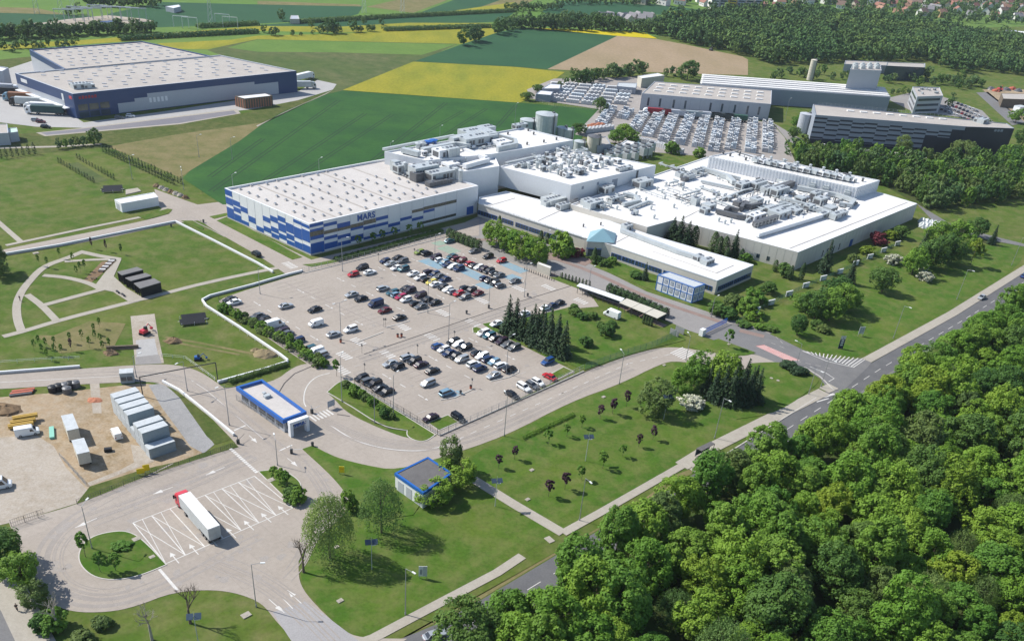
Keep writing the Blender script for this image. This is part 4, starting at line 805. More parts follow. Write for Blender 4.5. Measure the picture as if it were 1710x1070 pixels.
for i in range(16):
    u, v = 1018+(i % 6)*13+cr_.uniform(-3, 3), 262+(i//6)*6.5-(i % 6)*1.2
    x, y = G(u, v); t = thing('cooling_unit', f'grey fan-topped cooling unit, {ordinal(i % 6+1)} from the left in the {["back", "middle", "front"][i//6]} row behind the vented hall', 'cooling unit', (x, y, 0), YAW, 'cooling units behind the vented hall')
    mb = MB(); mb.box(-1.7, 1.7, -1.7, 1.7, 1.4, 5.2); 
    for a_ in (-1, 1):
        for b_ in (-1, 1): mb.box(a_*1.5-.12, a_*1.5+.12, b_*1.5-.12, b_*1.5+.12, 0, 1.4)
    mb.build('casing', M['steel'], t, local=True); mb = MB(); mb.tube((0, 0, 5.2), (0, 0, 5.8), 1.3, 1.3, 12); mb.build('fan', M['dsteel'], t, local=True)
# ---- container office
co, cpts = building('container_office', 'two-storey container office with blue frames and white panels in front of the office wing', 'office', GS([(1098.5, 458), (1160, 480), (1178.5, 474), (1117, 453)], 5.7), 5.7, M['white'], M['container_top'], par=.15, rim=M['royal'])
P = GS([(1098.5, 458), (1160, 480), (1178.5, 474)], 5.7)
fr = MB()
for (a, b, n) in ((P[0], P[1], 6), (P[1], P[2], 2)):
    L = math.dist(a, b)
    for zz in (0, 2.7, 5.4): wp(fr, a, b, 0, L, zz, zz+.22, .1)
    for i in range(n+1): wp(fr, a, b, min(max(i*L/n-.12, 0), L-.24), min(max(i*L/n-.12, 0), L-.24)+.24, .3, 5.4, .09)
    for i in range(n):
        for zz in (.9, 3.5):
            if i == 0 and n == 6: continue
            w = part(co, 'window', M['paleglass'], lambda mb: wp(mb, a, b, (i+.25)*L/n, (i+.75)*L/n, zz, zz+1.5, .05))
            q = MB(); wp(q, a, b, (i+.40)*L/n, (i+.46)*L/n, zz, zz+1.5, .08); wp(q, a, b, (i+.6)*L/n, (i+.64)*L/n, zz, zz+1.5, .08); q.build('window_bars', M['white'], w)
fr.build('frame', M['frameblue'], co)
# ---- white hut on the left lawn
hu, _ = building('white_hut', 'long white flat-roofed hut standing alone on the left lawn', 'hut', GS([(202, 340), (264, 329), (257, 321), (191, 333)], 3.3), 3.3, M['white'], M['whiteroof'], par=.15)
part(hu, 'door', M['greyclad'], lambda mb: wp(mb, G(191, 333, 3.3), G(202, 340, 3.3), 1, 3.5, 0, 2.4, .05)); part(hu, 'ramp', M['path'], lambda mb: mb.prism(GS([(210, 326), (236, 320), (230, 315), (210, 318)]), 0, .3))
# ---- three black pavilions in the park
for i, (q, bs) in enumerate([([(204, 459.5), (238.5, 450.5), (228.5, 446), (196.5, 454)], 'farthest'), ([(219, 469), (252.5, 460.5), (243, 456), (209.5, 464)], 'middle'), ([(234.5, 481.5), (268, 471.5), (257, 465), (224, 473)], 'nearest')]):
    p = ccw(GS(q, 3)); c = centroid(p); t = thing('garden_pavilion', f'black box pavilion with a grey flat roof, {bs} of the three beside the park plaza', 'pavilion', (*c, 0), 0, 'black park pavilions')
    MB().prism([(c[0]+(x-c[0])*1.03, c[1]+(y-c[1])*1.03) for x, y in p], 2.85, 3.05, bottom=True).build('roof', M['asph2'], t)
    mb = MB(); A_ = GS(q, 3); mb.ribbon([A_[0], A_[1]], .12, 0, 2.85); mb.ribbon([A_[1], A_[2]], .12, 0, 2.85); mb.ribbon([A_[2], A_[3]], .12, 0, 2.85); mb.build('wall', M['black'], t)
    for k in (0, .33, .66, 1):
        x, y = lerp(A_[0], A_[3], k); MB().box(-.1, .1, -.1, .1, 0, 2.85, 0, 0, (x, y)).build('post', M['black'], t)
    x, y = lerp(A_[0], A_[2], .4); mb = MB(); mb.box(-1.2, 1.2, -.4, .4, .7, .78, 0, .4, (x, y)); mb.box(-.9, -.8, -.3, .3, 0, .7, 0, .4, (x, y)); mb.box(.8, .9, -.3, .3, 0, .7, 0, .4, (x, y)); mb.build('table', M['path'], t)
# ---- gatehouse and portal
gp = ccw(GS([(393.7, 645.3), (472, 701), (512, 686.5), (437.6, 632.7)], 4.2)); c = centroid(gp); gh = thing('gatehouse', 'gatehouse with a pale flat roof inside a deep blue parapet', 'gatehouse', (*c, 0))
sc = lambda k: [(c[0]+(x-c[0])*k, c[1]+(y-c[1])*k) for x, y in gp]
g2 = []
for i in range(4):
    a, b, q = gp[i-1], gp[i], gp[(i+1) % 4]; d1, d2 = edge(a, b)[1], edge(b, q)[1]; g2.append((b[0]+(-d1[0]+d2[0])*.7, b[1]+(-d1[1]+d2[1])*.7))
g3 = []
for i in range(4):
    a, b, q = gp[i-1], gp[i], gp[(i+1) % 4]; d1, d2 = edge(a, b)[1], edge(b, q)[1]; g3.append((b[0]+(-d1[0]+d2[0])*.55, b[1]+(-d1[1]+d2[1])*.55))
mb = MB()
for i in range(4):
    j = (i+1) % 4
    mb.face([(*gp[i], 3.1), (*gp[j], 3.1), (*gp[j], 4.2), (*gp[i], 4.2)]); mb.face([(*gp[i], 4.2), (*gp[j], 4.2), (*g3[j], 4.2), (*g3[i], 4.2)]); mb.face([(*g3[j], 3.5), (*g3[i], 3.5), (*g3[i], 4.2), (*g3[j], 4.2)])
mb.face([(*p, 3.1) for p in gp[::-1]]); mb.build('parapet', M['royal'], gh); MB().face([(*p, 3.5) for p in g3]).build('roof', M['greyroof'], gh)
MB().prism(g2, .1, 3.1).build('wall', M['greyclad'], gh)
for i in range(4):
    a, b = g2[i], g2[(i+1) % 4]; L = math.dist(a, b); n = max(1, int(L/3.2))
    for k in range(n): part(gh, 'window', M['glass'], lambda mb: wp(mb, a, b, (k+.12)*L/n, (k+.88)*L/n, .9, 2.7, .05))
x, y = G(446, 663, 3.5); boxes(gh, 'air_unit', M['steel'], [(446, 663, 1.6, 1.1, .7), (441, 657, .8, .8, .4)], 3.5)
A_, B_ = G(484.5, 704, 4.1), G(511.5, 694.5, 4.1); po = thing('sign_portal', 'white square portal with blue letters hung under its beam at the gatehouse front', 'portal', (*lerp(A_, B_, .5), 0)); L, d, n = edge(A_, B_); hd = math.atan2(d[1], d[0])
for p in (A_, B_): MB().box(-.4, .4, -.55, .55, 0, 3.4, 0, hd, p).build('post', M['white'], po)
MB().box(-L/2-.4, L/2+.4, -.55, .55, 3.4, 4.1, 0, hd, lerp(A_, B_, .5)).build('beam', M['white'], po)
letters(po, 'lettering', 'MARS', M['blue'], A_, B_, L*.2, 2.35, 1.35, gap=.2, bold=.03)
# ---- blue and white transformer hut
tp = GS([(660, 789.5), (707, 822), (754, 789.5), (714.6, 763)], 4.4)
th_, tpts = building('utility_hut', 'white hut with a dark felt roof and blue fascia among the lawn trees', 'hut', tp, 4.4, M['white'], M['darkroof'], par=.12, rim=M['royal'])
for i in range(4):
    a, b = tpts[i], tpts[(i+1) % 4]; L = math.dist(a, b); part(th_, 'fascia', M['royal'], lambda mb: wp(mb, a, b, -.12, L+.12, 3.7, 4.42, .14))
a, b = tp[0], tp[1]; L = math.dist(a, b)
for k in (.1, .4, .7): part(th_, 'door', M['greyclad'], lambda mb: wp(mb, a, b, k*L, k*L+L*.2, .1, 2.9, .05))
# ---- left logistics warehouse
hA = 11.0
la, lp_ = building('logistics_hall', 'dark blue logistics hall with loading docks and a wide pale roof, front hall', 'warehouse', GS([(121, 157), (495, 118.5), (367, 92), (25, 122.5)], hA), hA, M['navy'], M['tanroof'], par=.5, th=.8, rim=M['greyclad'])
lb, _ = building('rear_logistics_hall', 'rear logistics hall with grey walls and a dark blue top band behind the front hall', 'warehouse', GS([(108, 116), (352, 93.5), (237, 69), (49, 83)], hA), hA, M['greyclad'], M['tanroof'], par=.5, th=.8, rim=M['navy'])
P0, P1, P2, P3 = GS([(121, 157), (495, 118.5), (367, 92), (25, 122.5)], hA); L = math.dist(P0, P1)
mb = MB()
for s0, s1, zz in [(.165, .235, .42), (.235, .29, .55), (.29, .78, .70), (.78, .9, .58)]: wp(mb, P0, P1, s0*L, s1*L, .3, zz*hA, .08)
mb.build('grey_cladding', M['greyclad'], la)
for i in range(5): part(la, 'window', M['white'], lambda mb: wp(mb, P0, P1, (.295+i*.017)*L, (.305+i*.017)*L, 3.4, 5.6, .12))
for k in range(3): part(la, 'window', M['glass_green'], lambda mb: wp(mb, P0, P1, (.012+k*.042)*L, (.048+k*.042)*L, 3.3, 6.0, .06))
for k in range(3): part(la, 'window', M['glass'], lambda mb: wp(mb, P0, P1, (.012+k*.042)*L, (.048+k*.042)*L, .4, 2.7, .06))
mb = MB(); rr = random.Random(2)
for i in range(6): s = (.02+.012*i)*L; wp(mb, P0, P1, s, s+.008*L, 8.4, 9.5+.2*(i % 2), .1)
mb.build('red_sign', plain('red_sign_paint', (.33, .03, .045), .6), la)
L3 = math.dist(P3, P0); mb = MB(); wp(mb, P3, P0, 0, L3*.83, .4, 6.4, .08); mb.build('grey_cladding', M['greyclad'], la)
part(la, 'dock_canopy', M['white'], lambda mb: wp(mb, P3, P0, L3*.02, L3*.9, 3.6, 4.0, 2.2))
part(la, 'sign_plate', M['white'], lambda mb: wp(mb, P3, P0, L3*.09, L3*.2, 8, 9.6, .1)); part(la, 'sign_plate', M['white'], lambda mb: wp(mb, P3, P0, L3*.8, L3*.83, 6.4, 9.4, .1)); part(la, 'red_sign', plain('red_logo_paint', (.5, .06, .08), .5), lambda mb: wp(mb, P3, P0, L3*.93, L3*.975, 8.3, 9.6, .1))
for i in range(12): part(la, 'dock_door', M['dsteel'], lambda mb: wp(mb, P3, P0, L3*(.08+i*.065), L3*(.12+i*.065), .9, 3.5, .12))
sk2 = MB().box(-1.0, 1.0, -.4, .4, 0, .3).mesh('roof_light', M['greyclad'])
for t_, q in ((la, [(130, 152), (480, 116.5), (365, 94.5), (40, 122)]), (lb, [(115, 113), (345, 92), (235, 71), (60, 84)])):
    Q = GS(q, hA-.5)
    for i in range(11):
        for j in range(8 if t_ is la else 6):
            p = lerp(lerp(Q[0], Q[1], (i+.5+.3*(j % 2))/11.6), lerp(Q[3], Q[2], (i+.5+.3*(j % 2))/11.6), (j+.5)/(8 if t_ is la else 6)); inst('roof_light', sk2, t_, (p[0]-t_.location.x, p[1]-t_.location.y, hA-.5), .25)
boxes(la, 'air_handler', M['steel'], [(135, 147, 8, 4, 2.2), (148, 147, 5, 3, 1.8), (128, 143, 6, 3, 1.2)], hA-.5)
Q = GS([(49, 83), (108, 116)], hA); Lq = math.dist(*Q); part(lb, 'top_band', M['navy'], lambda mb: wp(mb, Q[0], Q[1], 0, Lq, 8.2, hA-.05, .1))
lc, _ = building('dock_annex', 'pale grey flat annex at the left end of the loading docks', 'warehouse', GS([(-40, 116), (4, 119), (14, 113), (-20, 108)], 8), 8, M['greyclad'], M['white'], par=.4)
ls, sp_ = building('timber_shed', 'small brown slatted shed with a white roof beside the logistics hall', 'shed', GS([(408, 165), (455, 160), (443, 155.5), (392, 160.5)], 5), 5, M['bark'], M['white'], par=.2)
for a, b in zip(sp_, sp_[1:]+sp_[:1]):
    Lw = math.dist(a, b); mb = MB(); n = int(Lw/1.4)
    for i in range(n): wp(mb, a, b, i*Lw/n+.1, i*Lw/n+.55, .1, 4.4, .08)
    mb.build('slats', M['hay'], ls)
gb, _ = building('guard_cabin', 'little pale green-roofed cabin by the logistics park entrance', 'cabin', GS([(15, 222), (30, 220), (28, 213), (13, 214)], 4), 4, M['greyclad'], plain('pale_green_roof', (.45, .62, .5), .6), par=.2)
gb2, _ = building('tan_hall', 'flat tan-roofed building cut by the left edge near the logistics entrance', 'building', GS([(-60, 226), (14, 222), (12, 207), (-60, 208)], 5), 5, M['greyclad'], M['tanroof'], par=.2)
# ---- right: block plant and neighbours
hB = 9.5
ra, _ = building('block_plant_hall', 'long grey hall with narrow dark windows facing the yard of concrete blocks', 'factory', GS([(1072, 156), (1287.7, 174), (1289, 151), (1093.4, 136)], hB), hB, M['greyclad'], M['tanroof'], par=.3)
a, b = GS([(1072, 156), (1287.7, 174)], hB); L = math.dist(a, b)
for s in (.05, .14, .245, .335, .53, .62, .72, .82, .91): part(ra, 'window', M['glass'], lambda mb: wp(mb, a, b, s*L, s*L+1.2, 2.8, 7.4, .06))
mb = MB()
for i in range(int(L/6)): wp(mb, a, b, i*6, i*6+.12, .1, hB-.1, .04)
wp(mb, a, b, 0, L, .1, .5, .045)
mb.build('panel_joints', M['midclad'], ra)
for i in range(3):
    for j in range(9): u, v = lerp(lerp((1085, 154), (1278, 170), (j+.5)/9), lerp((1096, 139), (1280, 153), (j+.5)/9), (i+.5)/3); x, y = G(u, v, hB-.3); MB().box(-2, 2, -.8, .8, hB-.3, hB+.3, 0, .1, (x, y)).build('roof_light', M['whiteroof'], ra)
rc, _ = building('striped_roof_hall', 'wide grey hall with white roof stripes behind the block plant', 'factory', GS([(1169, 141), (1487, 163), (1476, 146), (1174, 124)], hB), hB, M['midclad'], M['tanroof'], par=.3)
for k in (.12, .3, .5, .7, .88):
    mb = MB(); mb.ribbon([lerp(G(1170, 141, hB), G(1174, 124, hB), k), lerp(G(1486, 163, hB), G(1476, 146, hB), k)], 3.4, hB-.3, hB+.5); mb.build('roof_light', M['whiteroof'], rc)
hT = HT((1420, 144), (1420, 116)); rt, _ = building('mixing_tower', 'tall grey block tower with rows of fans on its roof above the striped-roof hall', 'tower', GS([(1420, 116), (1472, 118), (1471, 109), (1425, 105)], 22), 22, M['greyclad'], M['tanroof'], par=.4)
for i in range(4):
    for j in range(2): u, v = 1428+i*12, 115-j*4; x, y = G(u, v, 21.6); mb = MB(); mb.box(-1.5, 1.5, -1.5, 1.5, 21.6, 23.2, 0, .1, (x, y)); mb.tube((x, y, 23.2), (x, y, 24), 1, 1, 8); mb.build('fan_unit', M['steel'], rt)
tank('thin pale silo standing at the back of the striped-roof hall', 1352, 134, 2.4, 14, M['cream'], name='silo', cat='silo')
hC = 15.2
rk, _ = building('chequered_hall', 'large dark hall whose long wall steps from grey bars into charcoal panels', 'factory', GS([(1362, 192), (1613, 211.5), (1694, 214.5), (1681, 206), (1358, 174)], hC), hC, M['midclad'], M['tanroof'], par=.4)
a, b = GS([(1362, 192), (1613, 211.5)], hC); L = math.dist(a, b); mb = MB(); n = 12
for i in range(n):
    w = L/n
    for k, zz in enumerate((.92, .78, .60, .42, .24)):
        off = (.02, -.03, .03, -.02)[i % 4]+(-.015*i); z1 = (zz+off)*hC-.3
        if z1 > .6: wp(mb, a, b, i*w+.05, i*w+w-.05, z1-.85, z1, .08)
    wp(mb, a, b, i*w, i*w+w, .1, max(.5, (.16-.012*i+(.04 if i % 2 else 0))*hC) if i < 9 else (.55 if i < 11 else .86)*hC, .06)
mb.build('dark_panels', M['darkclad'], rk)
a2, b2 = GS([(1613, 211.5), (1694, 214.5)], hC); L2 = math.dist(a2, b2); part(rk, 'dark_wall', M['darkclad'], lambda mb: wp(mb, a2, b2, 0, L2, .1, hC-.1, .08))
mb = MB()
for i, (s, w_) in enumerate(((.60, .05), (.665, .05), (.73, .05))): wp(mb, a2, b2, s*L2, (s+w_)*L2, hC-2.2, hC-.9, .14)
mb.build('sign', M['midclad'], rk)
boxes(rk, 'air_handler', M['steel'], [(1640, 205, 8, 4, 2.4), (1632, 204, 4, 4, 2)], hC-.4)
for i in range(8): x, y = G(1420+i*22, 186+i*1.9, hC-.4); MB().box(-2, 2, -1, 1, hC-.4, hC+.1, 0, .1, (x, y)).build('roof_light', M['whiteroof'], rk)
railing(rk, [(1366, 175), (1600, 197)], hC-.4, 1.4)
ro, opts = building('grey_office', 'small three-storey grey office with a cluttered roof behind the chequered hall', 'office', GS([(1532, 161.5), (1575, 160), (1569, 146), (1524, 145)], 11), 11, M['greyclad'], M['tanroof'], par=.5)
P = GS([(1524, 145), (1532, 161.5), (1575, 160)], 11)
for a, b in ((P[0], P[1]), (P[1], P[2])):
    L = math.dist(a, b)
    for zz in (1.2, 4.6, 8): part(ro, 'window', M['glass'], lambda mb: wp(mb, a, b, .08*L, .92*L, zz, zz+1.5, .06))
rr = random.Random(4)
for i in range(10): boxes(ro, 'air_unit', M['steel'], [(1532+rr.random()*36, 149+rr.random()*9, 1.6, 1.2, 1.2)], 10.5)
tank('pale round silo at the left end of the chequered hall', 1339, 221, 3.6, 10.5, M['greyclad'], name='silo', cat='silo')
low, _ = building('far_white_block', 'low white building at the wood edge behind the mixing tower', 'building', GS([(1410, 107), (1545, 112), (1545, 106), (1412, 101)], 6), 6, M['greyclad'], M['tanroof'], par=.3)
low, _ = building('glass_works', 'long glazed two-storey building at the edge of the wood', 'building', GS([(1480, 110), (1545, 113), (1543, 106), (1482, 104)], 10), 10, M['glass'], M['tanroof'], par=.3)
low, _ = building('brown_barn', 'cream-roofed barn left of the block plant beside the big tree', 'barn', GS([(1072, 131), (1110, 126), (1098, 122), (1065, 127)], 6), 6, M['cream'], M['white'], par=.2)
for i, (q, lab, wl, rf) in enumerate([([(1675, 165), (1760, 168), (1755, 158), (1672, 156)], 'brown-walled shed with a grey roof at the right building site', M['bark'], M['tanroof']), ([(1560, 52), (1618, 57), (1617, 47), (1562, 44)], 'long grey depot roof in the middle of the far wood', M['midclad'], M['greyclad']), ([(1470, 44), (1560, 49), (1560, 44), (1472, 40)], 'thin pale depot roof left of the long grey one in the far wood', M['greyclad'], M['white']), ([(1676, 62), (1698, 64), (1698, 51), (1680, 50)], 'grey gabled hall at the right edge above the wood', M['midclad'], M['greyclad']), ([(1698, 66), (1730, 68), (1730, 54), (1700, 52)], 'bright white hall at the right edge above the wood', M['white'], M['whiteroof']), ([(290, 14), (302, 11), (298, 8), (276, 11)], 'white roofed barn in the farthest field on the left', M['greyclad'], M['white']), ([(164, 39), (200, 36), (199, 33), (165, 36)], 'long blue-grey hall of the substation', M['midclad'], M['navy']), ([(484, 32), (500, 32), (498, 26), (486, 26)], 'pale farmhouse alone beside the field track', M['cream'], M['greyclad'])]):
    hh2 = 6 if i < 5 else 3.4; building('barn' if i > 4 else 'shed', lab, 'building', GS(q, hh2), hh2, wl, rf, par=.15)
# ================================================================== vehicles
PAINT = {k: plain('paint_'+k.replace(' ', '_'), c, .28, m, .5) for k, c, m in [('white', (.72, .73, .73), 0), ('silver', (.42, .44, .45), .4), ('grey', (.13, .14, .15), .3), ('black', (.012, .013, .015), .1), ('dark blue', (.015, .03, .085), .1), ('blue', (.02, .07, .22), .1), ('light blue', (.20, .33, .42), .3), ('teal', (.03, .10, .13), .2), ('red', (.42, .02, .03), .1), ('dark red', (.12, .015, .02), .1), ('crimson', (.38, .02, .08), .1), ('yellow', (.62, .52, .10), .1), ('purple', (.035, .018, .03), .2), ('green', (.20, .27, .05), .1), ('orange', (.5, .13, .03), .1)]}
KIND = {   # length, width, height, belt, cabin base front/rear, roof front/rear (fractions from the nose)
 'hatchback': (4.1, 1.76, 1.48, .90, .25, .99, .41, .90), 'saloon': (4.6, 1.80, 1.44, .90, .27, .88, .42, .74), 'estate': (4.6, 1.80, 1.48, .90, .27, .99, .42, .94), 'off-roader': (4.5, 1.85, 1.68, 1.02, .27, .99, .40, .93), 'people carrier': (4.5, 1.82, 1.66, .98, .17, .99, .36, .94)}
MESH = {}
def loft(mb, secs, m=0, caps=True):
    n = len(secs[0]); k = len(mb.v)
    for s in secs: mb.v += s
    for i in range(len(secs)-1):
        for j in range(n):
            a, b = k+i*n+j, k+i*n+(j+1) % n; mb.f.append((a, b, b+n, a+n)); mb.m.append(m)
    if caps:
        mb.f.append(tuple(k+j for j in range(n))[::-1]); mb.m.append(m); mb.f.append(tuple(k+(len(secs)-1)*n+j for j in range(n))); mb.m.append(m)
def car_meshes(kind):
    L, W, H, B, cf, cr_, rf, rr_ = KIND[kind]; w = W/2; X = lambda f: L/2-f*L
    b = MB(); secs = []
    for f, zl, zh, k in [(0, .38, .62, .78), (.02, .24, .72, .90), (.12, .20, .80, .97), (cf, .18, B-.02, 1), (.5, .18, B, 1), (.8, .18, B+.02, 1), (.97, .24, B, .95), (1, .40, B-.12, .86)]:
        x, q = X(f), w*k; secs.append([(x, -q*.9, zl), (x, -q, zl+.16), (x, -q, zh-.16), (x, -q*.88, zh), (x, q*.88, zh), (x, q, zh-.16), (x, q, zl+.16), (x, q*.9, zl)])
    loft(b, secs)
    t0, t1 = w*.86, w*.70          # roof panel with pillars
    q = [(X(rf)-.02, t1, H-.03), (X(rf)-.02, -t1, H-.03), (X(rr_), -t1, H-.03), (X(rr_), t1, H-.03)]
    b.face([q[0], q[3], q[2], q[1]]); b.face([(x, y*1.0, z-.07) for x, y, z in q])
    for s in (-1, 1):
        b.face([(X(rf)-.02, s*t1, H-.03), (X(rr_), s*t1, H-.03), (X(rr_), s*(t1+.02), H-.12), (X(rf), s*(t1+.02), H-.12)][::s])
        for f0, f1 in ((cf, rf), (.5*(cf+rf)+.13, .5*(cf+rf)+.15), (cr_-.02, rr_)):
            b.tube((X(f0), s*(t0+.005), B-.03), (X(f1), s*(t1+.005), H-.05), .05, .045, 4)
        b.box(X(cf+.04)-.1, X(cf+.04)+.1, s*w*1.0-.02, s*(w+.16)+.02*s, B-.02, B+.12) if s > 0 else b.box(X(cf+.04)-.1, X(cf+.04)+.1, -w-.16, -w*1.0+.02, B-.02, B+.12)
    body = b.mesh('car_body', [PAINT['black']])
    g = MB(); g.face([(X(cf), t0, B-.03), (X(cf), -t0, B-.03), (X(rf), -t1, H-.05), (X(rf), t1, H-.05)][::-1]); g.face([(X(cr_), -t0, B-.03), (X(cr_), t0, B-.03), (X(rr_), t1, H-.05), (X(rr_), -t1, H-.05)][::-1])
    for s in (-1, 1): g.face([(X(cf), s*t0, B-.03), (X(rf), s*t1, H-.05), (X(rr_), s*t1, H-.05), (X(cr_), s*t0, B-.03)][::s])
    gl = g.mesh('car_glass', [M['carglass']])
    h = MB(); t = MB()
    for s in (-1, 1):
        y0, y1 = sorted((s*w*.5, s*w*.84)); h.box(L/2-.14, L/2+.0, y0, y1, .56, .70); t.box(-L/2-.01, -L/2+.10, y0, y1, .66, .84)
    return body, gl, h, t, L, W
def wheel_mesh(r=.32, w=.22):
    b = MB(); b.tube((0, -w/2, 0), (0, w/2, 0), r, r, 14, 0); b.tube((0, -w/2-.012, 0), (0, w/2+.012, 0), r*.62, r*.62, 10, 1); return b.mesh('wheel', [M['tyre'], M['rim']])
WH = wheel_mesh()
def lights(L, w, z=.63):
    h = MB(); h.box(-.07, .07, -.15, .15, -.07, .07); return h
HL = lights(0, 0).mesh('headlight', [M['headlight']]); TL = lights(0, 0).mesh('taillight', [M['taillight']])
for k_ in KIND: MESH[k_] = car_meshes(k_)
def car(x, y, h, kind, color, label, group):
    body, gl, _, _, L, W = MESH[kind]
    t = thing('parked_car', label, 'car', (x, y, .06), h, group)
    inst('body', body, t, mats=[PAINT[color]]); inst('windows', gl, t)
    for fx in (L/2-.82, -L/2+.80):
        for s in (-1, 1): inst('wheel', WH, t, (fx, s*(W/2-.11), .32))
    for s in (-1, 1): inst('headlight', HL, t, (L/2-.10, s*W*.33, .63)); inst('taillight', TL, t, (-L/2+.07, s*W*.33, .76))
    return t
def van_meshes(L, W, H):
    w = W/2; b = MB(); secs = []
    for f, zl, zh, k in [(0, .45, .85, .86), (.03, .28, 1.0, .96), (.13, .24, 1.15, 1), (.27, .24, H-.06, .94), (.33, .24, H, .93), (.98, .24, H, .93), (1, .3, H-.06, .92)]:
        x, q = L/2-f*L, w; secs.append([(x, -q*k if f < .1 else -q, zl), (x, -q*(k if f < .1 else 1), zl+.5), (x, -q*k, zh-.12), (x, -q*k*.9, zh), (x, q*k*.9, zh), (x, q*k, zh-.12), (x, q*(k if f < .1 else 1), zl+.5), (x, q*(k if f < .1 else 1), zl)])
    loft(b, secs); g = MB(); X = lambda f: L/2-f*L
    g.face([(X(.135)+.03, w*.84, 1.18), (X(.135)+.03, -w*.84, 1.18), (X(.255)+.03, -w*.78, H-.2), (X(.255)+.03, w*.78, H-.2)][::-1])
    for s in (-1, 1): g.face([(X(.2), s*(w+.015), 1.12), (X(.29), s*(w*.95+.015), H-.35), (X(.38), s*(w*.95+.015), H-.35), (X(.38), s*(w+.015), 1.12)][::s])
    return b.mesh('van_body', [PAINT['white']]), g.mesh('van_glass', [M['carglass']]), L, W
VAN = {'van': van_meshes(5.7, 2.0, 2.45), 'small van': van_meshes(4.4, 1.8, 1.85), 'minibus': van_meshes(5.0, 1.95, 2.1)}
def van(x, y, h, kind, color, label, group=None):
    b, g, L, W = VAN[kind]; t = thing('van', label, 'van', (x, y, .06), h, group)
    inst('body', b, t, mats=[PAINT[color]]); inst('windows', g, t)
    for fx in (L/2-.95, -L/2+1.0):
        for s in (-1, 1): inst('wheel', WH, t, (fx, s*(W/2-.11), .32))
    for s in (-1, 1): inst('headlight', HL, t, (L/2-.12, s*W*.34, .72)); inst('taillight', TL, t, (-L/2+.03, s*W*.38, .95))
    return t
CK = 'hatchback saloon estate off-roader people_carrier'.replace('_', ' ')
kc = {'h': 'hatchback', 's': 'saloon', 'e': 'estate', 'o': 'off-roader', 'm': 'people carrier', 'v': 'van', 'k': 'small van', 'b': 'minibus'}
cc = dict(w='white', s='silver', g='grey', k='black', d='dark blue', b='blue', l='light blue', t='teal', r='red', R='dark red', c='crimson', y='yellow', p='purple', n='green')
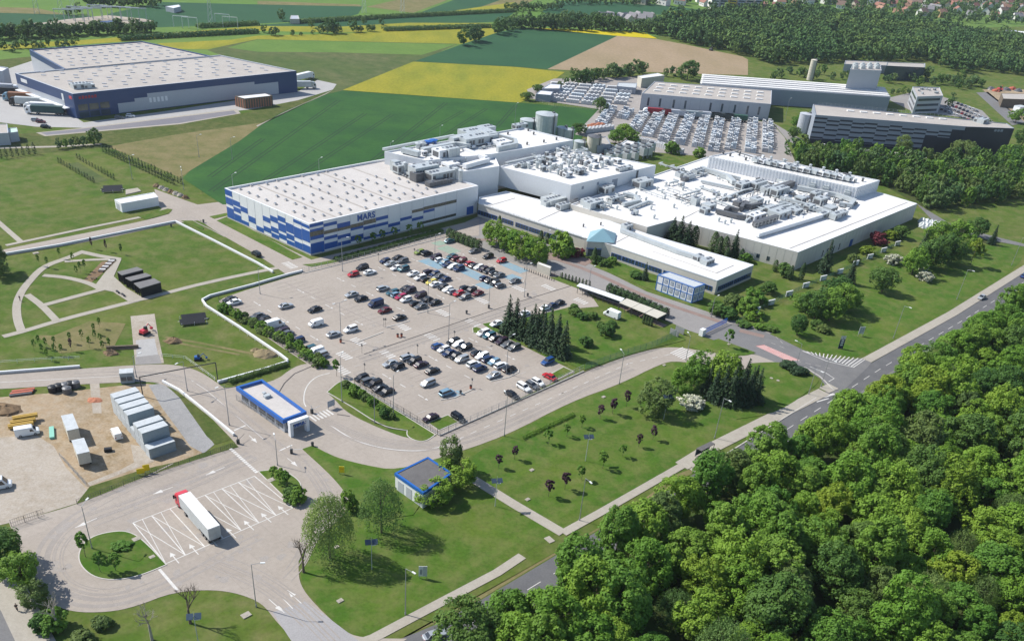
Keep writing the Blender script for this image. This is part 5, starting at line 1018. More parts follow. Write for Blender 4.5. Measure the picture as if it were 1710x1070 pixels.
rows = [   # (where, group, [u v colour+kind ...]) each row runs from its far end towards the camera
 ('of the row along the west fence', [(384, 499.3, 'ks'), (390.4, 504, 'ws'), (430, 526.8, 'gs'), (440.7, 532.6, 'kh'), (459.4, 540.8, 'wv'), (471, 552, 'pe'), (478, 556.5, 'gs'), (496, 567.7, 'de'), (515.6, 581.8, 'te'), (528, 585.3, 'wk'), (534.8, 592.5, 'so')]),
 ('of the sparse row nearest the west row', [(477, 509.8, 'ss'), (525.5, 515.7, 'ks'), (527.3, 538.5, 'wk'), (557, 557, 'ss'), (585.3, 549.2, 'wo')]),
 ('of the row behind the blue minibus', [(590, 457, 'rh'), (605, 446, 'ko'), (617.5, 454, 'ws'), (587, 490.8, 'ss'), (603, 497.8, 'ks'), (627.4, 506, 'db'), (642.3, 517.4, 'Rs'), (667, 529, 'ks')]),
 ('of the row holding the crimson car', [(639.5, 480.6, 'se'), (655.4, 487.6, 'te'), (662, 491.4, 'lh'), (669.4, 495, 'ch'), (678, 499.3, 'wh'), (693.8, 506.2, 'kh'), (703, 510.5, 'gs')]),
 ('of the row just beyond the crimson car', [(643, 435, 'dh'), (652, 439.5, 'ss'), (664, 430, 'ks'), (672, 434.8, 'ge'), (677.9, 481, 'ks'), (684.4, 484.5, 'po'), (702.2, 492.3, 'po'), (712.5, 500, 'ks'), (726.3, 504.3, 'ks')]),
 ('of the row holding the yellow hatchback', [(662, 446.5, 'ws'), (673.7, 448.4, 'tm'), (690, 456.3, 'ws'), (701.7, 462.8, 'we'), (711.6, 466, 'kh'), (720.6, 470.4, 'yh'), (728, 473.8, 'ws'), (740, 478.8, 'kh'), (747.7, 483, 'wh'), (756, 486, 'sh'), (766, 489.5, 'rh'), (776.5, 495, 'ge')]),
 ('of the row just beyond the yellow hatchback', [(716, 453.6, 'pe'), (726, 456.8, 'dh'), (733, 460.6, 'gs'), (743, 465.5, 'ds'), (776.5, 480.4, 'kh'), (786, 483.8, 'ke'), (797.6, 489, 'Rs')]),
 ('of the row beside the blue bays', [(700.3, 420.3, 'nh'), (713, 422.7, 'ko'), (728, 428.8, 'po'), (734.6, 433.5, 'wh'), (742, 437.7, 'lh'), (747.8, 441.4, 'ds'), (756, 444.8, 'wh'), (766.4, 448, 'do'), (809.4, 464, 'dh'), (818.8, 467.6, 'ks'), (827, 471.9, 'kh'), (835.6, 476, 'gh')]),
 ('of the row with several red cars', [(755, 427.4, 'ts'), (763.6, 431, 'Re'), (771.5, 434, 'Rh'), (785, 439.6, 'rh'), (792.3, 442.8, 'ks'), (799.5, 445.6, 'wh'), (807.6, 448.8, 'ph'), (816.5, 451.6, 'ke'), (824.8, 455.2, 'kh'), (833.8, 459, 'gs'), (860, 468.7, 'gs')]),
 ('of the row along the thuja hedge', [(751, 401.7, 'ts'), (791.7, 418.5, 'gs'), (815, 427.4, 'ke'), (837.5, 434.4, 'rh')]),
 ('of the row behind the tall spruces', [(933.5, 505, 'ks'), (923.4, 509, 'ds'), (911.5, 513, 'ws'), (875, 523, 'ws'), (829, 539.5, 'ws')]),
 ('of the row below the spruce group', [(807, 555, 'wm'), (817, 559.4, 'te'), (828, 564, 'ks'), (838, 569, 'po'), (847.8, 574, 'gs'), (858.6, 579, 'ge'), (914.5, 602.8, 'bo')]),
 ('of the double row farther from the kerb', [(756.7, 569.3, 'ke'), (765.4, 574, 'wh'), (777, 579, 'ke'), (796.4, 589, 'kh'), (805, 593.6, 'we'), (815.7, 598.4, 'de'), (825, 603.4, 'lh'), (836.4, 609, 'we'), (850.2, 615, 'ke')]),
 ('of the double row nearer the camera', [(731, 577, 'bh'), (741, 582.5, 'wh'), (750, 588.6, 'ds'), (760.8, 593.6, 'kh'), (770.9, 599, 'sm'), (790.8, 607.3, 'wo'), (801.5, 614, 'do'), (824, 625.4, 'ss')]),
 ('of the near lot middle row', [(680, 595.6, 'se'), (691.7, 601.3, 'ke'), (703.4, 607.5, 'ps'), (722, 617.8, 'ks'), (651.3, 606, 'ss'), (664.2, 611.2, 'kh'), (714.5, 639, 'sm'), (746, 654.7, 'lm')]),
 ('of the row along the shrub island', [(604, 629.5, 'kh'), (615.7, 634.6, 'ge'), (625, 639, 'ke'), (635, 647, 'ks'), (645.3, 653, 'ks'), (719, 696.3, 'ps')])]
side = [('of the row along the road fence', [(918, 628, 'rs'), (898, 637.3, 'wh'), (888.3, 642, 'gh'), (874.7, 645.8, 'wo'), (854.8, 657.8, 'ks'), (765.6, 696.3, 'ko')])]
cr0 = random.Random(12)
def put(u, v, code, label, group, h):
    k = kc[code[1]]; col = cc[code[0]]; z = .75 if k not in VAN else 1.0
    x, y = G(u, v, z)
    return (van if k in VAN else car)(x, y, h, k, col, label, group)
for rset, hd in ((rows, YAW), (side, YAW+math.pi/2)):
    for where, lst in rset:
        for i, (u, v, code) in enumerate(lst):
            fl = math.pi if cr0.random() < .68 else 0
            put(u, v, code, f'{cc[code[0]]} {kc[code[1]]}, {ordinal(i+1)} from the far end {where}', 'cars in the factory car park', hd+fl+cr0.uniform(-.03, .03))
rh = math.atan2(RU[6][1]-RU[5][1], RU[6][0]-RU[5][0])
def onroad(u, v, code, label, h): return put(u, v, code, label, None, h)
onroad(427.5, 423, 'ko', 'black off-roader driving alone down the lane beside the blue and white warehouse', YAW+math.pi/2)
onroad(1640, 495.5, 'ss', 'silver saloon driving on the main road past the long lawn', math.atan2(RU[10][1]-RU[9][1], RU[10][0]-RU[9][0])+math.pi)
onroad(1711, 460, 'bs', 'blue saloon on the main road cut by the right edge', .75); onroad(726, 1059, 'ss', 'silver saloon on the main road at the bottom edge under the trees', .56)
onroad(1022, 524, 'wv', 'white panel van parked alone beside the covered bicycle shelters', YAW+math.pi/2+.1); onroad(45, 719, 'wb', 'white minibus parked on the sandy compound beside yellow machines', .55); onroad(194, 722, 'wk', 'white van with its back open between the trailers and containers', 2.25); onroad(-6, 808, 'wv', 'white van cut by the left edge of the compound', .5)
far = [(1343, 240, 'k'), (1349, 241, 'g'), (1369, 241.5, 'k'), (1377, 243, 'w'), (1396, 245, 'k'), (1461, 250, 'k'), (1482, 252.5, 's'), (1538, 256.5, 'R'), (1553, 258, 'w')]
for i, (u, v, c) in enumerate(far): put(u, v, c+'h', f'small {cc[c]} car, {ordinal(i+1)} from the left along the foot of the chequered hall', 'cars below the chequered hall', .3+.1*(i % 3))
n = 0
for r_ in range(4):
    for i in range(9 if r_ else 6):
        u, v = 1600-r_*9+i*6.2, 172.5+r_*3.2+i*2.5; n += 1; c = 'kswgkdwsr'[(i*5+r_*3) % 9]; put(u, v, c+'h', f'{cc[c]} car, {ordinal(i+1)} from the far end of the {ordinal(r_+1)} row in the office yard', 'cars in the office yard', YAW+.25)
for i, (u, v, c) in enumerate([(60, 200, 's'), (68, 202.5, 'R'), (76, 211, 'k'), (199, 195.5, 'g'), (218, 193, 'w')]): put(u, v, c+'h', f'{cc[c]} car {["left in the pair near", "right in the pair near", "alone at the kerb near", "left in the pair beside", "right in the pair beside"][i]} the glazed corner of the logistics hall', 'cars at the logistics hall', .2)
# lorries
def lorry(x, y, h, cabc, boxm, label, L=13.6, group=None, detail=True, boxtop=None):
    t = thing('lorry', label, 'lorry', (x, y, .06), h, group)      # origin at the middle, nose towards +x
    X = 8.25
    b = MB(); secs = []
    for xx, zl, zh, k in [(X, .5, 2.2, .92), (X-.1, .4, 2.6, .98), (X-.45, .4, 3.1, 1), (X-1.0, .4, 3.55, .98), (X-2.3, .6, 3.75, .96)]:
        q = 1.25*k; secs.append([(xx, -q, zl), (xx, -q, zh-.3), (xx, -q*.86, zh), (xx, q*.86, zh), (xx, q, zh-.3), (xx, q, zl)])
    loft(b, secs); b.box(X-5.6, X-.4, -.45, .45, .7, 1.0); cab = b.build('cab', cabc, t, local=True)
    g = MB(); g.face([(X-.02, -1.05, 1.75), (X-.02, 1.05, 1.75), (X-.33, .98, 2.75), (X-.33, -.98, 2.75)]); 
    for s in (-1, 1): g.face([(X-.35, s*1.27, 1.7), (X-.6, s*1.26, 2.6), (X-1.3, s*1.26, 2.6), (X-1.3, s*1.27, 1.7)][::s])
    w_ = g.build('windows', M['carglass'], cab, local=True)
    k = MB(); k.box(X-2.9-L, X-2.75, -1.27, 1.27, 1.15, 3.98, 0, top=1); tr = k.build('trailer', [boxm, boxtop or boxm], t, local=True)
    if detail:
        k = MB(); k.box(X-3.0-L, X-2.9-L, -1.24, 1.24, 1.1, 3.9); 
        for yy in (-.62, 0, .62): k.box(X-3.06-L, X-3.0-L, yy-.04, yy+.04, 1.1, 3.9)
        k.build('rear_doors', M['steel'], tr, local=True); k = MB()
        for s in (-1, 1): k.box(X-2.9-L+5.0, X-6.5, s*1.2-.03, s*1.2+.03, .55, 1.05)
        k.build('side_guard', M['steel'], tr, local=True); k = MB(); k.box(X-2.85-L, X-4, -.5, .5, .85, 1.15); k.build('chassis', M['dsteel'], tr, local=True)
        for s in (-1, 1): inst('mirror', MB().box(-.1, .1, -.15, .15, -.4, .4).mesh('mirror', [M['black']]), cab, (X-.35, s*1.45, 2.2))
    for xx in (X-1.4, X-5.0, X-L+.6, X-L-.75, X-L-2.1):
        for s in (-1, 1): inst('wheel', LW, t, (xx, s*1.08, .5))
    return t
LW = wheel_mesh(.5, .35)
a, b = G(292.7, 841.6), G(350.7, 909.8); hd = math.atan2(a[1]-b[1], a[0]-b[0]); m_ = lerp(a, b, .5)
lorry(m_[0]+math.sin(hd)*1.27, m_[1]-math.cos(hd)*1.27, hd, M['redbody'], M['steel'], 'red-cabbed articulated lorry with a long white-roofed trailer parked across the lorry bays', boxtop=M['whiteroof'])
for i, (u, v, c, bx, lab) in enumerate([(75, 184, 'white', 'teal_dark', 'white-cabbed lorry with a dark green trailer, nearest at the loading docks'), (72, 179, 'white', 'white', 'white lorry half hidden behind the dark green one at the docks'), (47, 170, 'black', 'steel', 'lorry with a pale grey trailer at the middle of the loading docks'), (36, 162, 'light blue', 'brown', 'lorry with a brown trailer at the loading docks'), (22, 154, 'black', 'black', 'dark lorry at the far end of the loading docks')]):
    bm_ = {'teal_dark': plain('dark_green_trailer', (.02, .06, .06)), 'white': M['white'], 'steel': M['steel'], 'brown': plain('brown_trailer', (.22, .10, .05)), 'black': M['black']}[bx]
    lorry(*G(u, v, 2), math.pi+.24, PAINT[c], bm_, lab, group='lorries at the loading docks', detail=False)
lorry(*G(508, 128, 2), 1.2, PAINT['white'], M['white'], 'white lorry parked behind the right end of the logistics hall', detail=False); lorry(*G(503, 142, 2), .5, PAINT['silver'], M['steel'], 'silver tanker-like lorry at the right end of the logistics hall', detail=False)
lorry(*G(2, 147, 2), .2, PAINT['white'], M['greyclad'], 'pale lorry cut by the left edge near the dock annex', detail=False)
for i, (u, v, m_, lab) in enumerate([(1097, 187, plain('red_trailer', (.24, .02, .03)), 'dark red trailer along the wall of the block plant'), (1122, 189, M['greyclad'], 'pale grey trailer right of the dark red one'), (1150, 191, M['container'], 'grey-green trailer in the middle of the block plant wall'), (1180, 193, M['greyclad'], 'light grey trailer under the block plant wall'), (1202, 195, plain('dark_trailer', (.03, .04, .04)), 'black trailer along the block plant wall'), (1225, 197, plain('green_trailer', (.03, .09, .06)), 'dark green trailer at the right end of the block plant wall')]):
    lorry(*G(u, v, 2), .09+math.pi, PAINT['white'], m_, lab.replace('trailer', 'lorry trailer', 1), group='lorries along the block plant', detail=False)
# ================================================================== compound on the left
f0, f1, bk0 = G(252, 768), G(296, 753), G(190, 688); ha = math.atan2(f1[1]-f0[1], f1[0]-f0[0]); ln = min(6.06, math.dist(f0, f1)); hbk = math.atan2(bk0[1]-f0[1], bk0[0]-f0[0]); tot = math.dist(f0, bk0)
def cbox(t, name, x0, x1, y0, y1, z0, z1): 
    mb = MB(); mb.box(x0, x1, y0, y1, z0, z1, 0, top=1)
    k = x0+.15
    while k < x1-.1: mb.box(k, k+.12, y0-.04, y1+.04, z0+.15, z1-.15); k += .3
    return mb.build(name, [M['container'], M['container_top']], t, local=True)
ncont = max(5, int(tot/2.75)); ca, sa = math.cos(ha), math.sin(ha)
for i in range(ncont):
    for lv in range(2):
        if (i == 0 and lv == 1) or (i == 3 and lv == 1): continue
        off = tot*(i+.5)/ncont; cx_, cy_ = f0[0]+math.cos(hbk)*off+ca*ln/2, f0[1]+math.sin(hbk)*off+sa*ln/2
        t = thing('site_container', f'grey ribbed container, {ordinal(i+1)} of the stack from the yard, {"upper" if lv else "lower"} level', 'container', (cx_, cy_, .05+lv*2.65), ha, 'grey containers in the compound')
        cbox(t, 'shell', -ln/2, ln/2, -1.2, 1.2, 0, 2.6); mb = MB(); mb.box(-ln/2-.05, -ln/2, -1.1, 1.1, .1, 2.5); mb.build('door', M['container_top'], t, local=True)
def cabin(u, v, L, W, h, hd, label, m=None, wheels=True):
    x, y = G(u, v); t = thing('site_trailer', label, 'trailer', (x, y, .04), hd); z0 = .9 if wheels else .1
    MB().box(-L/2, L/2, -W/2, W/2, z0, h).build('body', m or M['cream'], t, local=True); MB().box(-L/2-.05, L/2+.05, -W/2-.05, W/2+.05, h, h+.12).build('roof', M['container_top'], t, local=True)
    if wheels:
        for xx in (-L*.3, L*.3):
            for s in (-1, 1): inst('wheel', LW, t, (xx, s*(W/2-.2), .5))
    for xx in (-L*.25, L*.2): MB().box(xx-.6, xx+.6, -W/2-.05, -W/2, z0+.8, z0+1.9).build('window', M['glass'], t, local=True)
    return t
tdir = math.atan2(G(121, 741)[1]-G(137, 782)[1], G(121, 741)[0]-G(137, 782)[0])
cabin(140, 768, 6, 2.5, 3.7, tdir, 'cream box trailer on wheels, nearer of two in the sandy compound'); cabin(122, 727, 7, 2.4, 3.6, tdir, 'cream box trailer with a blue end, farther of two in the sandy compound')
MB().box(3.55, 3.62, -1.15, 1.15, 1.0, 3.5).build('blue_end', M['royal'], [o for o in bpy.data.objects if o.name.startswith('site_trailer')][-1], local=True)
cabin(214, 637, 3.2, 2.4, 3.0, .4, 'small grey site hut beside the left road', M['container'], False)
def machine(u, v, h, label, m, s=1.0, kind='excavator'):
    x, y = G(u, v); t = thing(kind, label, kind.replace('_', ' '), (x, y, .04), h, s=s)
    for sd in (-1, 1): MB().box(-1.6, 1.6, sd*.95-.25, sd*.95+.25, 0, .8).build('track', M['tyre'], t, local=True)
    MB().box(-1.5, .9, -1.0, 1.0, .85, 1.9, taper=.92).build('body', m, t, local=True); MB().box(-.2, .9, -.8, .1, 1.9, 2.9, taper=.85).build('cab', M['carglass'], t, local=True)
    mb = MB(); mb.tube((.8, .4, 1.6), (2.4, .4, 3.0), .18, .15, 6); mb.tube((2.4, .4, 3.0), (3.6, .4, 1.3), .15, .12, 6); mb.box(3.2, 4.0, .0, .8, .5, 1.2); mb.build('arm', m, t, local=True)
for i, (u, v, z_) in enumerate([(40, 708, .5), (36, 713, .3), (44, 703, .9)]):
    mb = MB(); mb.box(-2.6, 2.6, -.55, .55, z_, z_+.75, 0, .55, G(u, v)); mb.box(-2.7, 2.7, -.08, .08, z_+.75, z_+.85, 0, .55, G(u, v)); tag(mb.build('yellow_beam', M['mustard']), f'mustard yellow box beam, {["middle", "nearest", "farthest"][i]} of three behind the white minibus', 'beam', 'yellow beams')
machine(242, 558, 1.2, 'red compact machine working on the freshly poured strip', M['redbody'], .8, 'roller')
machine(331, 601, .3, 'blue compact digger on the grass near the curved lane', M['bluebody'], .6)
def heap(u, v, r, h, m, label, name='soil_heap', sq=.7):
    x, y = G(u, v); rr = random.Random(int(u)); mb = MB(); n = 14; ring = [(0, 1)]
    pts = [[(x+math.cos(2*math.pi*i/n)*r*k*rr.uniform(.8, 1.15), y+math.sin(2*math.pi*i/n)*r*k*sq*rr.uniform(.8, 1.15), z*h*rr.uniform(.8, 1.15)+.02) for i in range(n)] for k, z in ((1, 0), (.8, .4), (.5, .8), (.2, 1))]
    for a, b in zip(pts, pts[1:]):
        for i in range(n): mb.face([a[i], a[(i+1) % n], b[(i+1) % n], b[i]])
    mb.face(pts[-1]); return tag(mb.build(name, m), label, 'heap')
heap(443, 592, 3.6, 1.3, M['soil'], 'long brown soil heap on the grass inside the white barrier'); heap(290, 570, 2.6, 1.2, M['dirt'], 'dark soil heap beside the poured strip'); heap(185, 590, 2.2, 1.0, M['dirt'], 'dark soil heap beside the red-lined trench'); heap(428, 586, 1.6, .8, M['soil'], 'small soil heap left of the long brown one')
heap(6, 684, 4.5, 1.3, M['dirt'], 'heap of dark scrap at the left edge of the compound'); heap(158, 668, 2, .5, M['hay'], 'low heap of reddish rubble near the site hut')
for i, (u, v) in enumerate([(99, 651), (110, 649), (118, 647), (127, 646), (89, 654), (113, 656)]):
    x, y = G(u, v); mb = MB(); mb.tube((x, y, .02), (x, y, 1.5), 1.1, 1.1, 14); mb.tube((x, y, 1.5), (x, y, 1.75), 1.0, .5, 14); tag(mb.build('black_tank', M['dsteel'] if i % 2 else M['black']), f'{"dark grey" if i % 2 else "black"} round tank, {ordinal(i+1)} in the cluster beside the left road', 'tank', 'round tanks by the left road')
for i in range(4):
    a, b = G(16+i*1.5, 662-i*2), G(54+i*1.5, 657-i*2); mb = MB(); mb.ribbon([a, b], .8, .02, .5+.1*(i % 2)); tag(mb.build('steel_bundle', M['rust'] if i % 2 else M['dsteel']), f'{"rusty" if i % 2 else "dark"} bundle of steel bars, {ordinal(i+1)} from the front at the compound edge', 'steel bars', 'steel bundles')
mb = MB(); mb.box(-.5, .5, -2.4, 2.4, .02, .6, 0, .5, G(87, 724)); tag(mb.build('covered_pallet', M['teal']), 'long stack under a mint green cover between minibus and trailers', 'stack')
mb = MB(); mb.box(-.8, .8, -.5, .5, .02, .8, 0, .4, G(181, 753)); mb.box(-.7, .7, -.4, .4, .8, .85, 0, .4, G(181, 753)); tag(mb.build('black_crate', M['black']), 'small black crate on bare soil between trailers and containers', 'crate')
mb = MB(); mb.box(-4, 4, -.3, .3, .02, .9, 0, .35, G(205, 582)); mb.box(-3.9, 3.9, -.7, -.3, .02, .3, 0, .35, G(205, 582)); tag(mb.build('formwork_panel', M['bark']), 'long brown formwork panel lying in a trench by the poured strip', 'formwork')
# ================================================================== street furniture
def lamp_mesh(h, arm):
    p = MB(); p.tube((0, 0, 0), (0, 0, h), .11, .06, 6); p.tube((0, 0, 0), (0, 0, .6), .16, .16, 6)
    a = MB(); a.tube((0, 0, h-.05), (arm, 0, h+.25), .045, .04, 5); hd = MB(); hd.box(arm-.1, arm+.75, -.16, .16, h+.2, h+.34)
    return p.mesh('lamp_pole', [M['post']]), a.mesh('lamp_arm', [M['post']]), hd.mesh('lamp_head', [M['lamp']])
LM = {}
def lamp(u, v, h, aim, label, double=False, m=None, floor=0.05, xy=None):
    x, y = xy or G(u, v); key = (h, 1.7)
    if key not in LM: LM[key] = lamp_mesh(h, 1.7)
    t = thing('street_lamp', label, 'street lamp', (x, y, floor), aim, 'street lamps'); inst('pole', LM[key][0], t, mats=[m])
    for k in ((0, math.pi) if double else (0,)): inst('arm', LM[key][1], t, rz=k, mats=[m]); inst('lamp_head', LM[key][2], t, rz=k)
n_ = math.atan2(BD[1], BD[0])
for (u, v, h, aim, dbl, lab) in [(428, 1013, 10.5, .2, 0, 'at the curved exit lane by the bottom lawn'), (677, 1026, 11.5, -.6, 0, 'beside the pavement under the willow shade'), (967.5, 869, 11.5, -1, 0, 'where the two lawn pavements meet'), (1491.5, 565, 11.5, -.8, 0, 'on the long lawn, nearest the totem sign'), (1597.4, 500, 11.5, -.8, 0, 'on the long lawn, midway along the main road'), (1689, 443, 11.5, -.8, 0, 'on the long lawn, nearest the right edge'), (154, 916, 10.5, 1.5, 0, 'on the round island at its upper left'), (572, 453, 11.5, .3, 0, 'at the warehouse corner of the car park'), (569.5, 567, 11.5, .9, 1, 'with two arms between the silver saloon and the white off-roader'), (434.5, 491, 8.5, .9, 0, 'at the barrier corner of the car park'),
    (749, 567, 11.5, .9, 0, 'standing at the central crossing above the double row'), (714.4, 523, 11, .9, 0, 'at the near end of the yellow hatchback row'), (816, 514, 11, .9, 0, 'at the crossing left of the tall spruces'), (875.4, 496, 11, .9, 0, 'at the crossing beyond the tall spruces'), (845, 625, 11.5, .9, 0, 'at the kerb end of the near double row'), (726, 430, 8, .9, 0, 'beside the green painted bays'), (657, 690, 11, 1.2, 0, 'at the middle of the shrub island fence'), (571, 670.6, 13, 1.5, 0, 'at the tip of the shrub island'), (625.5, 706, 9, 1.2, 0, 'on the lower edge of the shrub island'), (842, 728, 11.5, 2.0, 0, 'beside the ring road at the clipped hedge strip'), (1034, 641, 9.5, 2.0, 0, 'beside the ring road below the green fence'), (1145, 602, 8, 1.9, 0, 'at the zebra crossing of the ring road'), (1329.6, 609, 7, 2.5, 0, 'beside the clipped hedge at the entrance'), (1370.5, 646, 9, -.8, 0, 'at the entrance corner of the main road'), (1350, 658.5, 8, -.8, 0, 'on the junction island facing the main road'), (1193, 731.7, 12, -.9, 0, 'behind the bus shelter'), (313, 653, 8.5, -2, 0, 'at the bend of the left road'), (383, 710, 11, -2.2, 0, 'beside the barrier opposite the gatehouse'), (228, 630, 6, 1, 0, 'beside the site hut at the left road'), (463.5, 777, 7, 2, 0, 'at the tip of the yard wedge'), (332.6, 263, 9, 1, 0, 'on the dry field beyond the white hut'), (307, 317, 8, 2, 1, 'with two heads at the end of the conifer row'), (388, 267, 9, 1, 0, 'at the edge of the wheat field behind the warehouse'), (221, 300, 9, 1, 0, 'between the double row of conifers and the dry field'), (983, 480, 7, .9, 0, 'on the forecourt by the long shelter'), (909, 423, 8, .9, 0, 'on the forecourt by the round bush'), (1187, 530, 7, .9, 0, 'at the dark shrubs right of the container office'), (1097, 244, 12, 1, 0, 'in the block yard'), (1310, 203, 13, 1, 0, 'between the block plant and the silo')]:
    lamp(u, v, h, aim, 'grey street lamp '+lab, bool(dbl))
for i, (u, v) in enumerate([(387, 290), (532, 264), (652, 237), (735, 210), (862, 172)]): lamp(0, 0, 13, 1.2, f'tall thin lamp behind the factory, {ordinal(i+1)} from the left along the wheat edge', xy=G(u, v+2, 13))
for i, (u, v, lab) in enumerate([(1108, 700, 'in front of the big round shrub'), (977.6, 769.4, 'in the middle of the sapling lawn'), (826.7, 845, 'at the path beside the white hut'), (621, 950, 'in the shade of the willow'), (332, 1077, 'at the bottom edge below the bare trees')]):
    x, y = G(u, v); t = thing('solar_lamp', 'solar lamp with panels on its pole '+lab, 'solar lamp', (x, y, .03), .3, 'solar lamps on the lawns')
    mb = MB(); mb.tube((0, 0, 0), (0, 0, 7.2), .09, .06, 6); mb.tube((0, 0, 7.2), (0, 0, 8.2), .04, .03, 5); mb.build('pole', M['steel'], t, local=True)
    for s in (-1, 1): mb = MB(); k = len(mb.v); mb.box(s*.65-.58, s*.65+.58, -.55, .55, 0, .06); mb.v = [(p[0], p[1], 7.0+p[2]+p[1]*.45) for p in mb.v]; mb.build('solar_panel', M['glass'], t, local=True)
    mb = MB(); mb.box(-.1, .9, -.12, .12, 6.2, 6.3); mb.build('lamp_head', M['lamp'], t, local=True)
# fences
PM = MB().box(-.04, .04, -.04, .04, 0, 1).mesh('post', [M['darkpost']])
def fence(px, h, label, m, step=2.5, rails=(.1, .55, 1.0), wires=0.0, pm=None, z=.05, posts=True, wr=.04):
    P = GS(px); t = thing('fence', label, 'fence', (*P[0], z)); mb = MB()
    for r in rails: mb.ribbon(P, wr, z+h*r-wr, z+h*r)
    if wires:
        for x, y, hd in walk(P, wires): mb.box(-.015, .015, -.015, .015, z+.08, z+h, 0, hd, (x, y))
    mb.build('mesh_panel', m, t)
    w = list(walk(P, max(step, sum(math.dist(a, b) for a, b in zip(P, P[1:]))/96)))
    for x, y, hd in w if posts else []: inst('post', PM, t, (x-P[0][0], y-P[0][1], 0), hd, (1, 1, h), [pm or m])
    return t
fence([(366, 506), (450, 565), (520, 610), (548, 612)], 2, 'dark mesh fence along the west side of the car park', M['darkpost'], wires=.5)
fence([(592, 641), (640, 672), (734, 728)], 1.9, 'dark mesh fence between the shrub island and the near lot', M['darkpost'], wires=.6); fence([(736, 727), (850, 676), (974, 619)], 1.9, 'grey mesh fence between the near lot and the ring road', M['post'], wires=.6)
fence([(977, 618), (1036, 597), (1091, 580), (1128, 562)], 2.2, 'green mesh fence round the conifer lawn', M['fencegreen'], wires=.22, rails=(.1, .35, .65, 1))
fence([(505, 455), (560, 441), (640, 421), (742, 394)], 1.6, 'thin fence along the warehouse side of the car park', M['post'], wires=.9)
fence([(20, 880), (75, 861)], 1.8, 'wire fence at the lower left corner of the compound', M['darkpost'], wires=.4); fence([(129, 842), (250, 795), (395, 745)], 1.3, 'low dark fence between compound and lorry yard', M['darkpost'], wires=.5)
fence([(100, 762), (118, 782), (145, 812)], 1.1, 'leaning wire fence inside the compound below the trailers', M['post'], wires=.5); fence([(270, 596), (310, 600), (360, 636)], 1.0, 'thin white rail fence along the curve of the left road', M['lamp'], step=3, rails=(.5, 1))
fence([(890, 445), (960, 474), (968, 478)], 1.8, 'dark railing between car park and forecourt', M['darkpost'], wires=.3); fence([(395, 668), (430, 690), (466, 716)], 1.6, 'grey railing along the gatehouse lane', M['post'], wires=.35)
fence([(0, 608), (60, 604), (134, 600)], 1.0, 'thin white rail on the grass above the left barrier', M['lamp'], step=4, rails=(.6, 1)); fence([(340, 512), (400, 552), (470, 600)], .9, 'thin pale rail behind the long white barrier', M['lamp'], step=4, rails=(1,))
fence([(885, 166), (925, 178), (1000, 185)], 1.5, 'pale fence at the back edge of the block store', M['cream'], step=5)
# barriers
def barrier(px, label, w=.55, h=.8):
    P = GS(px); t = thing('concrete_barrier', label, 'barrier', (*P[0], .04)); mb = MB(); mb.ribbon(P, w, .04, h*.45); mb.build('foot', M['kerb'], t)
    mb = MB(); mb.ribbon(P, w*.8, h*.45, h); mb.build('upper', M['white'], t); return t
barrier([(338, 503), (351, 496), (420, 478), (482, 460), (506, 454)], 'white barrier along the upper west edge of the car park'); barrier([(338, 503), (345, 513), (400, 548), (468, 594), (481, 604)], 'long white barrier west of the fence shrubs'); barrier([(481, 606), (440, 619), (364, 640)], 'white barrier between the grass and the gatehouse')
barrier([(-20, 626), (134, 614)], 'white barrier along the left road above the compound'); barrier([(293, 371.5), (360, 405), (430, 441), (456, 456)], 'white barrier down the lane beside the warehouse strip'); barrier([(-20, 431), (100, 411), (292, 372)], 'white barrier along the upper left lane'); barrier([(272, 639), (300, 654), (345, 690), (391, 728)], 'white barrier between the gravel ramp and the gatehouse lane')
# white wall panels with green mesh between them
wl = [(1232, 540), (1262, 522), (1287, 509), (1317, 494), (1345, 480), (1374, 468), (1402, 457), (1428, 443), (1452, 432), (1475, 421), (1498, 410)]
fence(wl, 1.7, 'green mesh fence with a low wall in front of the production hall lawn', M['fencegreen'], wires=.3, z=.03)
for i, (u, v) in enumerate(wl[1:]):
    x, y = G(u, v); mb = MB(); mb.box(-1.6, 1.6, -.15, .15, .02, 1.75, 0, YAW-.2, (x, y)); mb.box(-1.7, 1.7, -.2, .2, 1.75, 1.85, 0, YAW-.2, (x, y)); tag(mb.build('wall_panel', M['white']), f'white wall panel, {ordinal(i+1)} from the gate along the green fence', 'wall panel', 'wall panels of the green fence')
a, b = G(1172, 560), G(1213, 540); gt = thing('sliding_gate', 'blue sliding gate across the factory entrance', 'gate', (*a, .06)); mb = MB(); hd = math.atan2(b[1]-a[1], b[0]-a[0])
mb.ribbon([a, b], .1, .3, .45); mb.ribbon([a, b], .1, 1.8, 1.95)
for x, y, h in walk([a, b], .35): mb.box(-.04, .04, -.04, .04, .4, 1.85, 0, h, (x, y))
mb.build('leaf', M['royal'], gt); MB().box(-.9, .9, -.7, .7, .06, 2.2, 0, hd, a).build('motor_post', M['white'], gt)
for u, v, lab in [(1125, 560, 'left'), (1134, 556, 'right')]: mb = MB(); mb.box(-1.6, 1.6, -.06, .06, .1, 2, 0, YAW+1.57, G(u, v)); mb.box(-1.7, -1.5, -.1, .1, .05, 2.2, 0, YAW+1.57, G(u, v)); tag(mb.build('turnstile_panel', M['post']), f'grey turnstile panel, the {lab} one at the pedestrian gate', 'turnstile')
